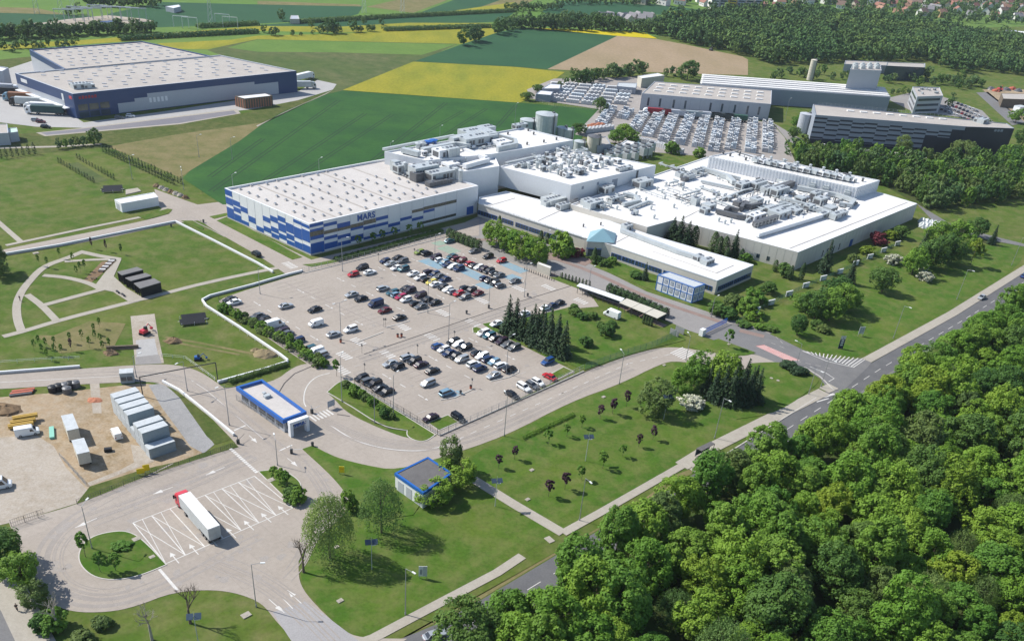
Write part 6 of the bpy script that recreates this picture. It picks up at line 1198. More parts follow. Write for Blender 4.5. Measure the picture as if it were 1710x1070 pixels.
# shelters
def shelter(roof, h, label, m, wallm=None, n=5):
    R_ = ccw(GS(roof, h)); c = centroid(R_); t = thing('shelter', label, 'shelter', (*c, .05)); MB().prism(R_, h-.15, h, bottom=True).build('roof', m, t)
    P = GS(roof, h)
    for k in range(n+1):
        for e in ((P[0], P[1]), (P[3], P[2])): x, y = lerp(e[0], e[1], .03+.94*k/n); MB().box(-.06, .06, -.06, .06, .05, h-.15, 0, YAW, (x, y)).build('post', M['darkpost'], t)
    mb = MB(); mb.ribbon([lerp(P[0], P[3], .1), lerp(P[1], P[2], .1)], .06, .4, h-.4); mb.build('back_panel', wallm or M['glass'], t); return t
shelter([(968.5, 472.5), (1043, 498), (1037, 503), (963, 477)], 2.6, 'long narrow pale bicycle shelter beside the hedge', M['white'], n=8); 
for i in range(3):
    r_ = [(1046.7, 498), (1114, 523.5), (1098.5, 531.5), (1034, 505)]; q = [lerp(r_[0], r_[1], i/3), lerp(r_[0], r_[1], (i+.97)/3), lerp(r_[3], r_[2], (i+.97)/3), lerp(r_[3], r_[2], i/3)]
    shelter(q, 2.7+.12*(i % 2), f'wide cream smoking shelter, {ordinal(i+1)} from the left end of three by the hedge', M['cream'], n=2)
shelter([(1163, 748), (1187, 736.5), (1194, 740.5), (1172, 752.5)], 2.6, 'glass bus shelter with a dark flat roof beside the main road', M['darkroof'], n=2)
for u, v in [(1148, 787), (1164, 779), (1190, 772), (1207, 762)]: 
    x, y = G(u+22, v+2); t = thing('road_bollard', f'white flexible bollard, {ordinal([1148, 1164, 1190, 1207].index(u)+1)} from the left in the bus lay-by', 'bollard', (x, y, .04), 0, 'bus lay-by bollards'); MB().tube((0, 0, 0), (0, 0, .9), .12, .1, 8).build('post', M['lamp'], t, local=True); MB().tube((0, 0, 0), (0, 0, .1), .25, .22, 8).build('foot', M['redbody'], t, local=True)
sh2, _ = building('white_gate_canopy', 'white turnstile canopy between the forecourt and the car park', 'canopy', GS([(897, 440), (919, 448), (921, 445), (899, 437)], 3), 3, M['cream'], M['white'], par=.1)
# signs
def sign(u, v, w, h, z, m, hd, label, panels, name='sign'):
    x, y = G(u, v); t = thing(name, label, 'sign', (x, y, .03), hd)
    for s in (-1, 1): MB().box(s*w*.4-.05, s*w*.4+.05, -.05, .05, 0, z+h).build('post', M['post'], t, local=True)
    MB().box(-w/2, w/2, -.12, -.05, z, z+h).build('board', m, t, local=True)
    for (a0, a1, b0, b1, pm) in panels: MB().box(a0*w-w/2, a1*w-w/2, -.15, -.12, z+b0*h, z+b1*h).build('panel', pm, t, local=True)
    return t
sh_ = HT((1402.8, 582), (1406.5, 560.5)); sign(1402.8, 582, 1.7, sh_-.2, .1, plain('sign_navy', (.012, .02, .09), .4), .25, 'tall navy totem sign with a white top and three white squares on the lawn', [(.02, .98, .76, .99, M['lamp']), (.25, .75, .58, .71, M['lamp']), (.25, .75, .40, .53, M['lamp']), (.25, .75, .22, .35, M['lamp']), (.42, .58, .84, .92, M['navy'])], 'totem_sign')
sign(1436, 561, 1.9, 2.6, .8, M['lamp'], .25, 'white notice board right of the navy totem', [(.15, .45, .2, .9, M['greyclad']), (.55, .85, .3, .85, M['greyclad'])]); sign(706, 965, 1.7, 2.6, .6, M['lamp'], .15, 'white two-panel notice board in the willow shade', [(.05, .48, .05, .95, M['white']), (.52, .95, .05, .95, M['container_top']), (.15, .4, .2, .7, M['container'])])
sign(571, 792, 1.2, 1.7, .6, M['yellow'], .1, 'yellow warning board on the grass beside the ring road', [(.1, .9, .6, .66, M['orange'])]); sign(236, 793, 1.6, 1.3, .5, M['yellow'], .45, 'left yellow board of the pair on the compound fence', []); sign(245.5, 789, 1.4, 1.6, .6, M['yellow'], .45, 'right yellow board of the pair on the compound fence', [])
sign(553, 682, 2.2, 1.7, .7, M['midclad'], .9, 'dark information stand on the ring road island beside the gatehouse', [(.06, .94, .1, .9, M['greyclad'])], 'information_stand')
# rack-like panels on the lawns
for u, v, lab in [(323, 537, 'inside the car park barrier'), (188, 319, 'beside the white hut')]:
    x, y = G(u, v); t = thing('solar_rack', 'two dark tilted panels on a white frame '+lab, 'panel rack', (x, y, .02), YAW-.35)
    for s in (-1, 1): mb = MB(); mb.box(-3.4, 3.4, s*1.5-1.1, s*1.5+1.1, 0, .08); mb.v = [(p[0]+s*.4, p[1], p[2]+.9+(p[1]-s*1.5)*.35) for p in mb.v]; mb.build('panel', M['black'], t, local=True)
    mb = MB()
    for a_ in (-3.4, 0, 3.4):
        for b_ in (-2.4, 2.4): mb.box(a_-.05, a_+.05, b_-.05, b_+.05, 0, 1.0)
    mb.box(-4.2, 4.2, -.05, .05, .5, .58); mb.build('frame', M['lamp'], t, local=True)
for i in range(9):
    u, v = lerp((189, 435), (169, 454), i/8); x, y = G(u, v); t = thing('bench', f'dark slatted lounger, {ordinal(i+1)} from the far end of the plaza row', 'bench', (x, y, .065), YAW-.7, 'plaza loungers'); MB().box(-.9, .9, -.3, .3, .35, .45).build('seat', M['white'] if i % 2 else M['dsteel'], t, local=True)
    for s in (-.7, .7): MB().box(s-.05, s+.05, -.28, .28, 0, .35).build('leg', M['black'], t, local=True)
for i, (u, v, lab) in enumerate([(157, 466, 'brown timber bench beside the planting bed'), (197, 489, 'dark bench, farther of two on the plaza edge'), (206, 494, 'dark bench, nearer of two on the plaza edge')]):
    x, y = G(u, v); t = thing('bench', lab, 'bench', (x, y, .065), YAW-1.6 if i else .4); MB().box(-1, 1, -.28, .28, .4, .48).build('seat', M['bark'] if i == 0 else M['black'], t, local=True)
    for s in (-.7, .7): MB().box(s-.05, s+.05, -.25, .25, 0, .4).build('leg', M['black'], t, local=True)
bins = [(569, 572, 'dark red bin at the foot of the two-armed lamp'), (670.5, 562.5, 'dark red bin at the central crossing of the car park'), (664, 563, 'teal bin left of the dark red one at the central crossing'), (779, 524, 'dark bin at the crossing near the yellow row'), (816, 515, 'dark bin at the lamp left of the spruces'), (881, 495, 'dark bin beside the lamp beyond the spruces'), (853, 623, 'dark blue bin on the kerb of the near double row'), (769, 658, 'navy bin near the pale people carrier'), (786, 649, 'dark red bin below the no-entry post'), (522, 745, 'dark bin at the tip of the gate verge'), (682, 594.5, 'dark bin behind the silver estate'), (286, 379, 'dark bin at the lane corner near the warehouse'), (340, 372, 'dark bin on the lane junction')]
for u, v, lab in bins:
    x, y = G(u, v); t = thing('litter_bin', lab, 'bin', (x, y, .06)); m = M['rust'] if 'red' in lab else plain('teal_bin', (.03, .2, .18)) if 'teal' in lab else M['dsteel']
    MB().tube((0, 0, 0), (0, 0, .95), .3, .36, 10).build('body', m, t, local=True); MB().tube((0, 0, .95), (0, 0, 1.1), .4, .3, 10).build('lid', M['black'], t, local=True)
for i, (u, v, lab) in enumerate([(697, 590, 'at the middle row of the near lot'), (604.5, 590, 'at the zebra crossing by the ring exit'), (609, 622, 'at the first dark hatchback of the shrub row'), (788, 647, 'above the dark red bin'), (758.5, 567, 'behind the black estate'), (692, 428, 'at the red-footed post near the green hatchback'), (632, 436, 'along the warehouse fence'), (644, 546, 'left one of two at the bay end kerb'), (641, 546, 'right one of two at the bay end kerb')]):
    x, y = G(u, v); t = thing('road_sign', 'round sign on a thin post '+lab, 'road sign', (x, y, .06), YAW, 'car park signs'); MB().tube((0, 0, 0), (0, 0, 2.6), .04, .04, 6).build('post', M['darkpost'], t, local=True); MB().tube((-.03, 0, 2.5), (.03, 0, 2.5), .4, .4, 12).build('plate', M['dsteel'], t, local=True)
# gate barrier arms by the gatehouse
for u, v, hd, lab in [(398, 741, 1.3, 'left of the gatehouse lane'), (487, 757, .2, 'in front of the sign portal'), (521, 690, .9, 'beside the zebra crossing')]:
    x, y = G(u, v); t = thing('barrier_post', 'small barrier machine '+lab, 'barrier', (x, y, .06), hd); MB().box(-.3, .3, -.25, .25, 0, 1.2).build('housing', M['darkpost'], t, local=True); mb = MB(); mb.tube((0, 0, 1.0), (2.6, 0, 1.25), .06, .04, 6); mb.tube((0, 0, 1.0), (-.1, 0, 2.4), .08, .05, 6); mb.build('arm', M['lamp'] if hd != 1.3 else M['darkpost'], t, local=True)
mb = MB()
for k in range(14): u, v = lerp((876, 451), (925, 470), k/13); x, y = G(u, v); tag(MB().tube((x, y, .05), (x, y, 1.0), .13, .11, 8).tube((x, y, 1.0), (x, y, 1.12), .15, .03, 8).build('bollard', M['darkpost']), f'dark bollard, {ordinal(k+1)} from the left before the forecourt gate', 'bollard', 'bollards before the forecourt gate')
# manhole slabs on the lawns
for i, (u, v, s) in enumerate([(411, 1027, 1.4), (228, 900, 1.3), (254, 930, .9), (452, 802, 1.4), (568, 1003, 1.0), (562, 913, .8), (1288, 632, 2.0), (1299, 636, 2.0), (888, 785, .9), (881, 834, .9), (1217, 575, .9), (60, 423, 1.4), (1008, 663, .9), (1109, 610, .8)]):
    x, y = G(u, v); mb = MB(); mb.box(-s*.6, s*.6, -s*.45, s*.45, .02, .2 if s < 1.8 else .1, 0, YAW, (x, y)); mb.tube((x, y, .15), (x, y, .24), .25*s, .25*s, 8); tag(mb.build('manhole_slab', M['path']), 'small pale manhole slab '+['on the bottom lawn near the curved exit', 'at the left of the round island', 'at the right of the round island', 'on the yard wedge', 'on the lawn left of the two-panel board', 'on bare soil below the willow', 'left of the pair on the junction island', 'right of the pair on the junction island', 'below the first purple sapling', 'near the path end on the sapling lawn', 'on the gate lawn', 'beside the park path at the upper left', 'near the ring road below the conifer lawn', 'beside the ring road zebra'][i], 'manhole')
# ================================================================== people
def person(u, v, h, label, top_c, leg_c):
    x, y = G(u, v); t = thing('person', label, 'person', (x, y, .11), h)
    J = {'pelvis': (0, 0, .95), 'chest': (.02, 0, 1.32), 'neck': (.03, 0, 1.5), 'head': (.05, 0, 1.66), 'top': (.05, 0, 1.76), 'sl': (.02, .19, 1.42), 'el': (-.06, .24, 1.14), 'hl': (.06, .25, .9), 'sr': (.02, -.19, 1.42), 'er': (.06, -.24, 1.14), 'hr': (.2, -.24, .94), 'kl': (.12, .1, .52), 'al': (.14, .1, .08), 'tl': (.3, .1, .04), 'kr': (-.04, -.1, .5), 'ar': (-.26, -.1, .12), 'tr': (-.12, -.1, .04)}
    Rr = {'pelvis': .15, 'chest': .16, 'neck': .06, 'head': .1, 'top': .07, 'sl': .07, 'el': .05, 'hl': .04, 'sr': .07, 'er': .05, 'hr': .04, 'kl': .065, 'al': .045, 'tl': .035, 'kr': .065, 'ar': .045, 'tr': .035}
    E_ = [('pelvis', 'chest'), ('chest', 'neck'), ('neck', 'head'), ('head', 'top'), ('chest', 'sl'), ('sl', 'el'), ('el', 'hl'), ('chest', 'sr'), ('sr', 'er'), ('er', 'hr'), ('pelvis', 'kl'), ('kl', 'al'), ('al', 'tl'), ('pelvis', 'kr'), ('kr', 'ar'), ('ar', 'tr')]
    def skin(name, keys, grow, m):
        ks = [k for k in J if k in keys]; me = bpy.data.meshes.new(name); me.from_pydata([J[k] for k in ks], [(ks.index(a), ks.index(b)) for a, b in E_ if a in ks and b in ks], []); me.materials.append(m)
        o = bpy.data.objects.new(name, me); COL.objects.link(o); o.parent = t; sm = o.modifiers.new('skin', 'SKIN'); o.modifiers.new('sub', 'SUBSURF').levels = 1
        for i, k in enumerate(ks): me.skin_vertices[0].data[i].radius = (Rr[k]+grow, Rr[k]+grow)
        me.skin_vertices[0].data[0].use_root = True; return o
    skin('body', set(J), 0, plain('skin', (.5, .3, .22), .6)); skin('jacket', {'pelvis', 'chest', 'sl', 'el', 'sr', 'er'}, .022, plain('jacket', top_c, .8)); skin('trousers', {'pelvis', 'kl', 'al', 'kr', 'ar'}, .018, plain('trousers', leg_c, .8))
    MB().tube((.04, 0, 1.68), (.04, 0, 1.80), .115, .07, 10).build('hair', plain('hair', (.03, .02, .015), .8), t, local=True)
person(34, 503, 1.2, 'person in dark clothes walking on the curved park path', (.03, .035, .05), (.03, .03, .04)); person(29.5, 1020, 2.0, 'person in dark clothes walking along the bottom left pavement', (.02, .03, .03), (.02, .02, .03))
# ================================================================== vegetation
def rdir(r):
    z = r.uniform(-1, 1); a = r.uniform(0, 2*math.pi); q = math.sqrt(1-z*z); return np.array([q*math.cos(a), q*math.sin(a), z])
def leafmesh(name, C, N, S, m, seed, asp=.75, smooth=False):
    """one quad per leaf spray: centre, outward normal, size"""
    g = np.random.default_rng(seed); n = len(C); N = N/np.maximum(np.linalg.norm(N, axis=1, keepdims=True), 1e-6)
    T = g.normal(size=(n, 3)); T -= N*(T*N).sum(1, keepdims=True); T /= np.maximum(np.linalg.norm(T, axis=1, keepdims=True), 1e-6); B = np.cross(N, T)
    s = S[:, None]*.5; a = s*T; b = s*asp*B; j = 1+.3*g.normal(size=(n, 4, 1))
    V = np.stack([C-a*.9, C-b, C+a*1.1, C+b], 1)
    V = C[:, None, :]+(V-C[:, None, :])*j
    me = bpy.data.meshes.new(name); me.vertices.add(4*n); me.vertices.foreach_set('co', V.reshape(-1).astype(np.float32))
    me.loops.add(4*n); me.loops.foreach_set('vertex_index', np.arange(4*n, dtype=np.int32)); me.polygons.add(n); me.polygons.foreach_set('loop_start', np.arange(0, 4*n, 4, dtype=np.int32))
    me.update(calc_edges=True); me.materials.append(m); return me
def broad(seed, r, h, nc, nl, ls, base=.22, m=None, top_bias=.15, flat=1.0, gap=.0):
    """crown: leaf clumps over an uneven, lobed body"""
    rr = random.Random(seed); g = np.random.default_rng(seed); lob = [(rdir(rr), rr.uniform(.12, .46)) for _ in range(6)]
    cz = h*(base+1)/2; rz = h*(1-base)/2; C, N, S = [], [], []
    for i in range(nc):
        d = rdir(rr); d[2] += top_bias; d /= np.linalg.norm(d)
        k = .74+sum(w*max(0, float(d@q))**3 for q, w in lob)-.1*rr.random(); k *= 1.0 if rr.random() > .22 else rr.uniform(.45, .8)
        rc = r*(rr.uniform(.17, .30) if nc < 150 else rr.uniform(.13, .25)); c = np.array([d[0]*r*k, d[1]*r*k, cz+d[2]*rz*k*flat]) - d*rc*.5
        if rr.random() < gap: continue
        n = max(5, int(nl*rr.uniform(.6, 1.3)*(rc/(r*(.24 if nc < 150 else .18)))**2)); q = g.normal(size=(n, 3)); q += d*.55; q /= np.linalg.norm(q, axis=1, keepdims=True)
        C.append(c+q*rc*g.uniform(.55, 1.05, (n, 1))*np.array([1, 1, .85])); N.append(q+.38*g.normal(size=(n, 3))+np.array([0, 0, .45])); S.append(ls*g.uniform(.6, 1.35, n))
    return leafmesh('crown', np.concatenate(C), np.concatenate(N), np.concatenate(S), m or M['leaf_green'], seed)
def trunk(seed, h, r, nb=4, spread=.5, m=None, top=.75):
    rr = random.Random(seed); mb = MB(); p = (0, 0, -.1); q = (rr.uniform(-.15, .15), rr.uniform(-.15, .15), h*.35); mb.tube(p, q, r, r*.75, 7); q2 = (q[0]+rr.uniform(-.2, .2), q[1]+rr.uniform(-.2, .2), h*top); mb.tube(q, q2, r*.75, r*.25, 6)
    for i in range(nb):
        a = 2*math.pi*(i+rr.random())/nb; s = lerp(q, q2, rr.uniform(0, .6)); e = (s[0]+math.cos(a)*h*spread*.5, s[1]+math.sin(a)*h*spread*.5, s[2]+h*rr.uniform(.15, .35)); mb.tube(s, e, r*.4, r*.12, 5)
    return mb.mesh('trunk', [m or M['bark']])
def spruce(seed, h, r, m=None, ls=.5, step=.45):
    rr = random.Random(seed); g = np.random.default_rng(seed); C, N, S = [], [], []; z = h*.05
    while z < h*.97:
        t = z/h; R_ = r*(1-t)**.85*rr.uniform(.85, 1.12); nb = max(4, int(5+R_*3))
        for i in range(nb):
            a = 2*math.pi*(i+rr.random()*.7)/nb; L = R_*rr.uniform(.75, 1.1); n = max(3, int(L/ls*4.4)); t_ = g.uniform(.15, 1, n)
            x = np.cos(a+.12*g.normal(size=n))*t_*L; y = np.sin(a+.12*g.normal(size=n))*t_*L; zz = z-t_**1.5*L*.28+.12*g.normal(size=n)
            C.append(np.stack([x, y, zz], 1)); N.append(np.stack([np.cos(a)*.5+.4*g.normal(size=n), np.sin(a)*.5+.4*g.normal(size=n), .8+.3*g.normal(size=n)], 1)); S.append(ls*g.uniform(.7, 1.4, n)*(.7+.5*(1-t)))
        z += step*rr.uniform(.8, 1.2)
    return leafmesh('crown', np.concatenate(C), np.concatenate(N), np.concatenate(S), m or M['leaf_conifer'], seed, .55)
def column(seed, h, r, m=None, n=1100, ls=.34):
    g = np.random.default_rng(seed); z = g.uniform(.02, 1, n); a = g.uniform(0, 2*math.pi, n); prof = np.minimum(1, (z*6))**.5*(1-z**3)**.6; lob = 1+.12*np.sin(a*3+z*7)
    R_ = r*prof*lob*g.uniform(.75, 1.04, n); d = np.stack([np.cos(a), np.sin(a), .35+z*.5], 1)
    return leafmesh('crown', np.stack([R_*np.cos(a), R_*np.sin(a), z*h], 1), d+.3*g.normal(size=(n, 3)), ls*g.uniform(.6, 1.3, n), m or M['leaf_thuja'], seed, .6)
def weeping(seed, h, r, m, ns=260):
    rr = random.Random(seed); g = np.random.default_rng(seed); C, N, S = [], [], []
    for i in range(ns):
        d = rdir(rr); d[2] = abs(d[2])*.95+.05; k = rr.uniform(.35, 1)**.5; s = np.array([d[0]*r*k, d[1]*r*k, h*.48+d[2]*h*.5*(.75+.25*rr.random())]); L = rr.uniform(.12, .42)*h*(1.1-d[2]*.6); n = max(5, int(L/.24)); t = np.linspace(0, 1, n)
        p = s+np.stack([d[0]*t*.6+.13*g.normal(size=n), d[1]*t*.6+.13*g.normal(size=n), -t*L], 1); C.append(p); N.append(np.stack([d[0]+.5*g.normal(size=n), d[1]+.5*g.normal(size=n), .35+.3*g.normal(size=n)], 1)); S.append(.30*g.uniform(.7, 1.4, n))
    return leafmesh('crown', np.concatenate(C), np.concatenate(N), np.concatenate(S), m, seed, .5)
def bush(seed, r, h, m, nc=64, nl=34, ls=.3): return broad(seed, r, h*1.25, nc, nl, ls, -.25, m, .35)
# --- prototype meshes
KM = ['leaf_green', 'leaf_mid', 'leaf_green', 'leaf_mid', 'leaf_yellow', 'leaf_green', 'leaf_mid', 'leaf_olive', 'leaf_green', 'leaf_mid', 'leaf_green', 'leaf_dark']
FOREST = [(broad(100+i, 4.7+.35*(i % 3), 10.5+i % 4, 185, 46, .50, .06, M[KM[i]]), trunk(100+i, 11, .24)) for i in range(12)]
KM += ['leaf_willow', 'leaf_conifer']
FOREST += [(weeping(115, 11.5, 4.4, M['leaf_willow'], 620), trunk(115, 11, .22)), (spruce(116, 13, 3.2), trunk(116, 13, .2, 0, 0, None, .97))]
BIG = [(broad(200+i, 4.5, 9.5, 100, 36, .55, .08, M[['leaf_green', 'leaf_mid', 'leaf_dark', 'leaf_olive'][i % 4]]), trunk(200+i, 9.5, .22)) for i in range(8)]
SPR = [(spruce(300+i, 10, 2.6), trunk(300+i, 10, .18, 0, 0, None, .97)) for i in range(4)]
COLM = [column(320+i, 6, 1.0) for i in range(3)]; COLS = [column(330+i, 3.2, .62, M['leaf_conifer'], 170, .32) for i in range(2)]
SAP = {k: (broad(340+i, 1.1, 4.3, 34, 26, .34, .38, M[m]), trunk(340+i, 4.2, .06, 3, .25)) for i, (k, m) in enumerate([('green', 'leaf_mid'), ('purple', 'leaf_purple'), ('dark green', 'leaf_dark'), ('lime', 'leaf_lime')])}
BU = {k: bush(360+i, 1.6, 1.9, M[m], ls=.34) for i, (k, m) in enumerate([('green', 'leaf_mid'), ('dark', 'leaf_dark'), ('fresh', 'leaf_green'), ('white-flowering', 'blossom'), ('red', 'leaf_red'), ('lime', 'leaf_lime'), ('olive', 'leaf_olive'), ('conifer', 'leaf_conifer')])}
FARM = []
for i in range(8):
    me = broad(400+i, 3.6, 8, 46, 15, .95, .02, M[['leaf_far', 'leaf_mid', 'leaf_far', 'leaf_olive'][i % 4]]); FARM.append(me)
def plant(name, label, cat, xy, crown, tr, s=1.0, rz=None, group=None, hs=1.0, z=.02, m=None, tm=None):
    t = thing(name, label, cat, (*xy, z), R.uniform(0, 6.28) if rz is None else rz, group)
    inst('crown', crown, t, s=(s, s, s*hs), mats=[m])
    if tr is not None: inst('trunk', tr, t, s=(s, s, s*hs), mats=[tm])
    return t
def solo(name, label, cat, xy, me, s=1.0, group=None, hs=1.0, z=0.02, m=None):
    return tag(inst(name, me, None, (*xy, z), R.uniform(0, 6.28), (s, s, s*hs), [m] if m else None), label, cat, group)
# --- the roadside wood, bottom right
Wl = []
for a, b in zip(RU, RU[1:]):
    L, d, n = edge(a, b)
    for k in range(int(L/3)): p = lerp(a, b, k*3/L); uu = PX(*p)[0]; o_ = RW+(2.2 if uu < 800 else .4 if uu < 1150 else 2.4 if uu < 1340 else 6.5); Wl.append((p[0]+n[0]*o_, p[1]+n[1]*o_))
wood = [p for p in Wl if p[1] > 92]+[(260, 420), (300, 330), (150, 170), (95, 88), (-10, 88), (-26, 92)]
tone = {'leaf_green': 'mid green', 'leaf_mid': 'deep green', 'leaf_yellow': 'yellow-green', 'leaf_olive': 'olive green', 'leaf_dark': 'dark green', 'leaf_willow': 'pale grey-green', 'leaf_conifer': 'blackish conical'}
pts = [p for p in scatter(wood, 5.7, 14000, 5)]
pts = [p for p in pts if -80 < PX(*p, 8)[0] < 1830 and PX(*p, 14)[1] < 1130][:298]
print('wood trees', len(pts))
for i, p in enumerate(pts):
    k = R.randrange(12) if R.random() < .9 else 12+(R.random() < .25); cr1, tr1 = FOREST[k]; s = R.uniform(.70, 1.22); dd = min(math.dist(p, q) for q in Wl)
    if dd < 5: s = R.uniform(.92, 1.12)
    plant('broadleaf_tree', f'{tone[KM[k]]} broadleaf tree {"at the road edge of" if dd < 8 else "deep inside"} the dense wood', 'tree', p, cr1, tr1, s, None, 'trees of the roadside wood', R.uniform(.85, 1.1))
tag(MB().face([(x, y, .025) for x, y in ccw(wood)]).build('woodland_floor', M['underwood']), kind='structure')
# --- named trees: (u, v of the base), height, radius, kind, label
def tree(u, v, h, r, kind, label, **k):
    xy = G(u, v); i = R.randrange(8)
    if kind == 'spruce': c, t = SPR[i % 4]; q = (r or h*.26)/2.6; return plant('spruce_tree', label, 'tree', xy, c, t, q, hs=h/10/q, **k)
    if kind == 'thuja': return solo('thuja_tree', label, 'tree', xy, COLM[i % 3], r or h/6*1.05, hs=h/6/(r or h/6*1.05), **k)
    if kind in SAP: c, t = SAP[kind]; return plant('sapling', label, 'tree', xy, c, t, h/4.3*(.8 if h > 4.8 else 1), hs=1.25 if h > 4.8 else 1.0, **k)
    if kind.startswith('bush'): mm = BU[kind[5:]]; t = solo('bush', label, 'bush', xy, mm, r/1.6, hs=h/1.9/(r/1.6), **k); return t
    c, t = BIG[{'tree': i, 'dark': 2+4*(i % 2), 'mid': 1+4*(i % 2), 'fresh': 0+4*(i % 2), 'olive': 3+4*(i % 2), 'lime': 0}[kind]]
    return plant('broadleaf_tree', label, 'tree', xy, c, t, r/4.6, hs=h/9.5/(r/4.6), m=M['leaf_lime'] if kind == 'lime' else None, **k)
WL = weeping(501, 10.5, 3.9, M['leaf_willow'], 860); WL2 = weeping(502, 10, 3.6, M['leaf_willow'], 520)
for u, v, me, h, lab in [(551, 932, WL, 1.6, 'pale weeping birch beside the exit lane, left of two'), (637, 889, WL2, 1.42, 'olive weeping birch left of the white hut, right of two')]:
    t = thing('birch_tree', lab, 'tree', (*G(u, v), .02), .4); inst('crown', me, t, s=(1.22, 1.22, h)); inst('trunk', trunk(int(u), 10, .26, 5, .4), t, s=(1, 1, h))
def bare(u, v, h, label, m, seed, lean=(0, 0)):
    rr = random.Random(seed); x, y = G(u, v); t = thing('bare_tree', label, 'tree', (x, y, .02)); tr1, br = MB(), MB(); base = (lean[0]*.4, lean[1]*.4, h*.4); tr1.tube((0, 0, -.1), base, .30, .19, 7)
    def grow(p, d, L, r, n):
        e = tuple(p[i]+d[i]*L for i in range(3)); br.tube(p, e, r, r*.6, 5, 0, False)
        if n:
            for _ in range(3 if n > 1 else 4): q = Vector((d[0]+rr.uniform(-.7, .7), d[1]+rr.uniform(-.7, .7), d[2]+rr.uniform(-.1, .35))).normalized(); s = lerp(p, e, rr.uniform(.45, 1)); grow(s, q, L*rr.uniform(.5, .75), r*.55, n-1)
    for _ in range(3): grow(base, Vector((rr.uniform(-.5, .5)+lean[0]*.1, rr.uniform(-.5, .5), 1)).normalized(), h*.33, .14, 3)
    tr1.build('trunk', m, t, local=True); br.build('branches', m, t, local=True)
bare(507, 955, 8, 'leafless dark tree with forked limbs beside the pale birch', M['bark'], 1); bare(318, 1040, 8.5, 'leafless dark tree on the bottom lawn, right of three', M['bark'], 2); bare(254, 1068, 9, 'pale dead tree with broken limbs on the bottom lawn', M['palebark'], 3); bare(98, 1052, 7.5, 'pale dead tree with many fine branches at the lower left', M['palebark'], 4)
T = [(8, 948, 9, 4.6, 'dark', 'big dark tree cut by the left edge beside the lorry yard'), (42, 978, 8, 4.0, 'mid', 'large round tree casting a jagged shadow onto the lorry yard'), (62, 1012, 5, 3.0, 'olive', 'shrubby tree below the large round one at the lower left'), (95, 1050, 2.6, 2.4, 'bush green', 'leafy bush under the pale many-branched dead tree'), (172, 1046, 1.8, 1.9, 'bush olive', 'olive bush at the edge of the bottom lawn, left'), (140, 1075, 2.5, 2.4, 'bush olive', 'olive bush at the bottom edge, leftmost of the group'), (70, 1050, 2.4, 2.2, 'bush dark', 'dark bush beside the bottom left pavement'),
 (458, 803, 4.2, 1.2, 'green', 'staked sapling on the yard wedge, left of three'), (468, 810, 4.4, 1.3, 'green', 'staked sapling on the yard wedge, middle of three'), (479, 813, 4.2, 1.3, 'green', 'staked sapling on the yard wedge, right of three'), (487, 833, 2.2, 2.2, 'bush dark', 'dark bush at the lower tip of the yard wedge'), (500, 838, 2.4, 2.0, 'bush green', 'green bush between the yard wedge and the birch'),
 (143, 930, 6.0, 1.4, 'green', 'slim young tree at the left of the round island'), (168, 955, 5.0, 1.4, 'green', 'slim young tree at the middle of the round island'), (194, 953, 4.6, 1.3, 'green', 'slim young tree at the right of the round island'), (203, 912, .7, 1.9, 'bush green', 'low spreading shrub on the round island'),
 (753, 786, 8.5, 3.2, 'olive', 'slim leafy tree behind the white hut'), (770, 812, 6.5, 4.3, 'fresh', 'broad tree right of the white hut, shading the path'), (733, 838, 5.5, 4.2, 'fresh', 'spreading tree leaning over the front of the white hut'), (585, 850, 3.5, 1.8, 'bush green', 'small bush between the two weeping birches'),
 (1205, 655, 14, 5.4, 'fresh', 'bright round tree at the back of the junction spruces'), (1158, 645, 10, 4.6, 'mid', 'leafy tree left of the junction spruces'), (1131, 655, 8, 3.0, 'fresh', 'small round tree beside the white-flowering shrub'), (1095, 690, 9, 5.2, 'olive', 'big round willow-like shrub at the end of the sapling lawn'), (1216, 580, 6.5, 1.5, 'green', 'slim young tree on the gate lawn'),
 (1157, 681, 2.6, 3.6, 'bush white-flowering', 'white-flowering shrub below the junction spruces'), (1318, 616, 2.2, 3.0, 'bush conifer', 'clipped dark hedge block at the entrance, left of two'), (1334, 624, 2.0, 2.6, 'bush conifer', 'clipped dark hedge block at the entrance, right of two'),
 (848, 556, 12.8, 0, 'spruce', 'tallest spruce at the left of the car park group'), (860, 560, 12.8, 0, 'spruce', 'tall spruce second from the left in the car park group'), (872, 566, 10.6, 0, 'spruce', 'spruce third from the left in the car park group'), (884, 571, 10.6, 0, 'spruce', 'spruce fourth from the left in the car park group'), (895, 577, 12.5, 0, 'spruce', 'spruce fifth from the left in the car park group'), (906, 582, 12.0, 0, 'spruce', 'spruce sixth from the left in the car park group'), (916, 587, 12.2, 0, 'spruce', 'spruce seventh from the left in the car park group'), (928, 592, 12.5, 0, 'spruce', 'spruce second from the right in the car park group'), (940, 597, 12.2, 0, 'spruce', 'spruce at the right end of the car park group'), (890, 562, 11.2, 0, 'spruce', 'spruce in the back row of the car park group, left'), (903, 567, 11.9, 0, 'spruce', 'spruce in the back row of the car park group, middle'), (917, 573, 11.9, 0, 'spruce', 'spruce in the back row of the car park group, right'), (930, 579, 11.2, 0, 'spruce', 'spruce in the back row of the car park group, far right')]
T += [(u, v, h, 0, 'spruce', 'dark spruce of the junction group, '+w) for u, v, h, w in [(1190, 668, 10.6, 'leftmost'), (1203, 672, 11.9, 'second from the left'), (1217, 676, 12.5, 'third from the left'), (1231, 676, 12.5, 'fourth from the left'), (1246, 675, 11.9, 'fifth from the left'), (1260, 672, 11.2, 'rightmost, tallest against the lawn'), (1222, 660, 12.5, 'back left'), (1238, 662, 12.5, 'back middle'), (1254, 664, 10.6, 'back right'), (1180, 655, 9.4, 'behind the leftmost')]]
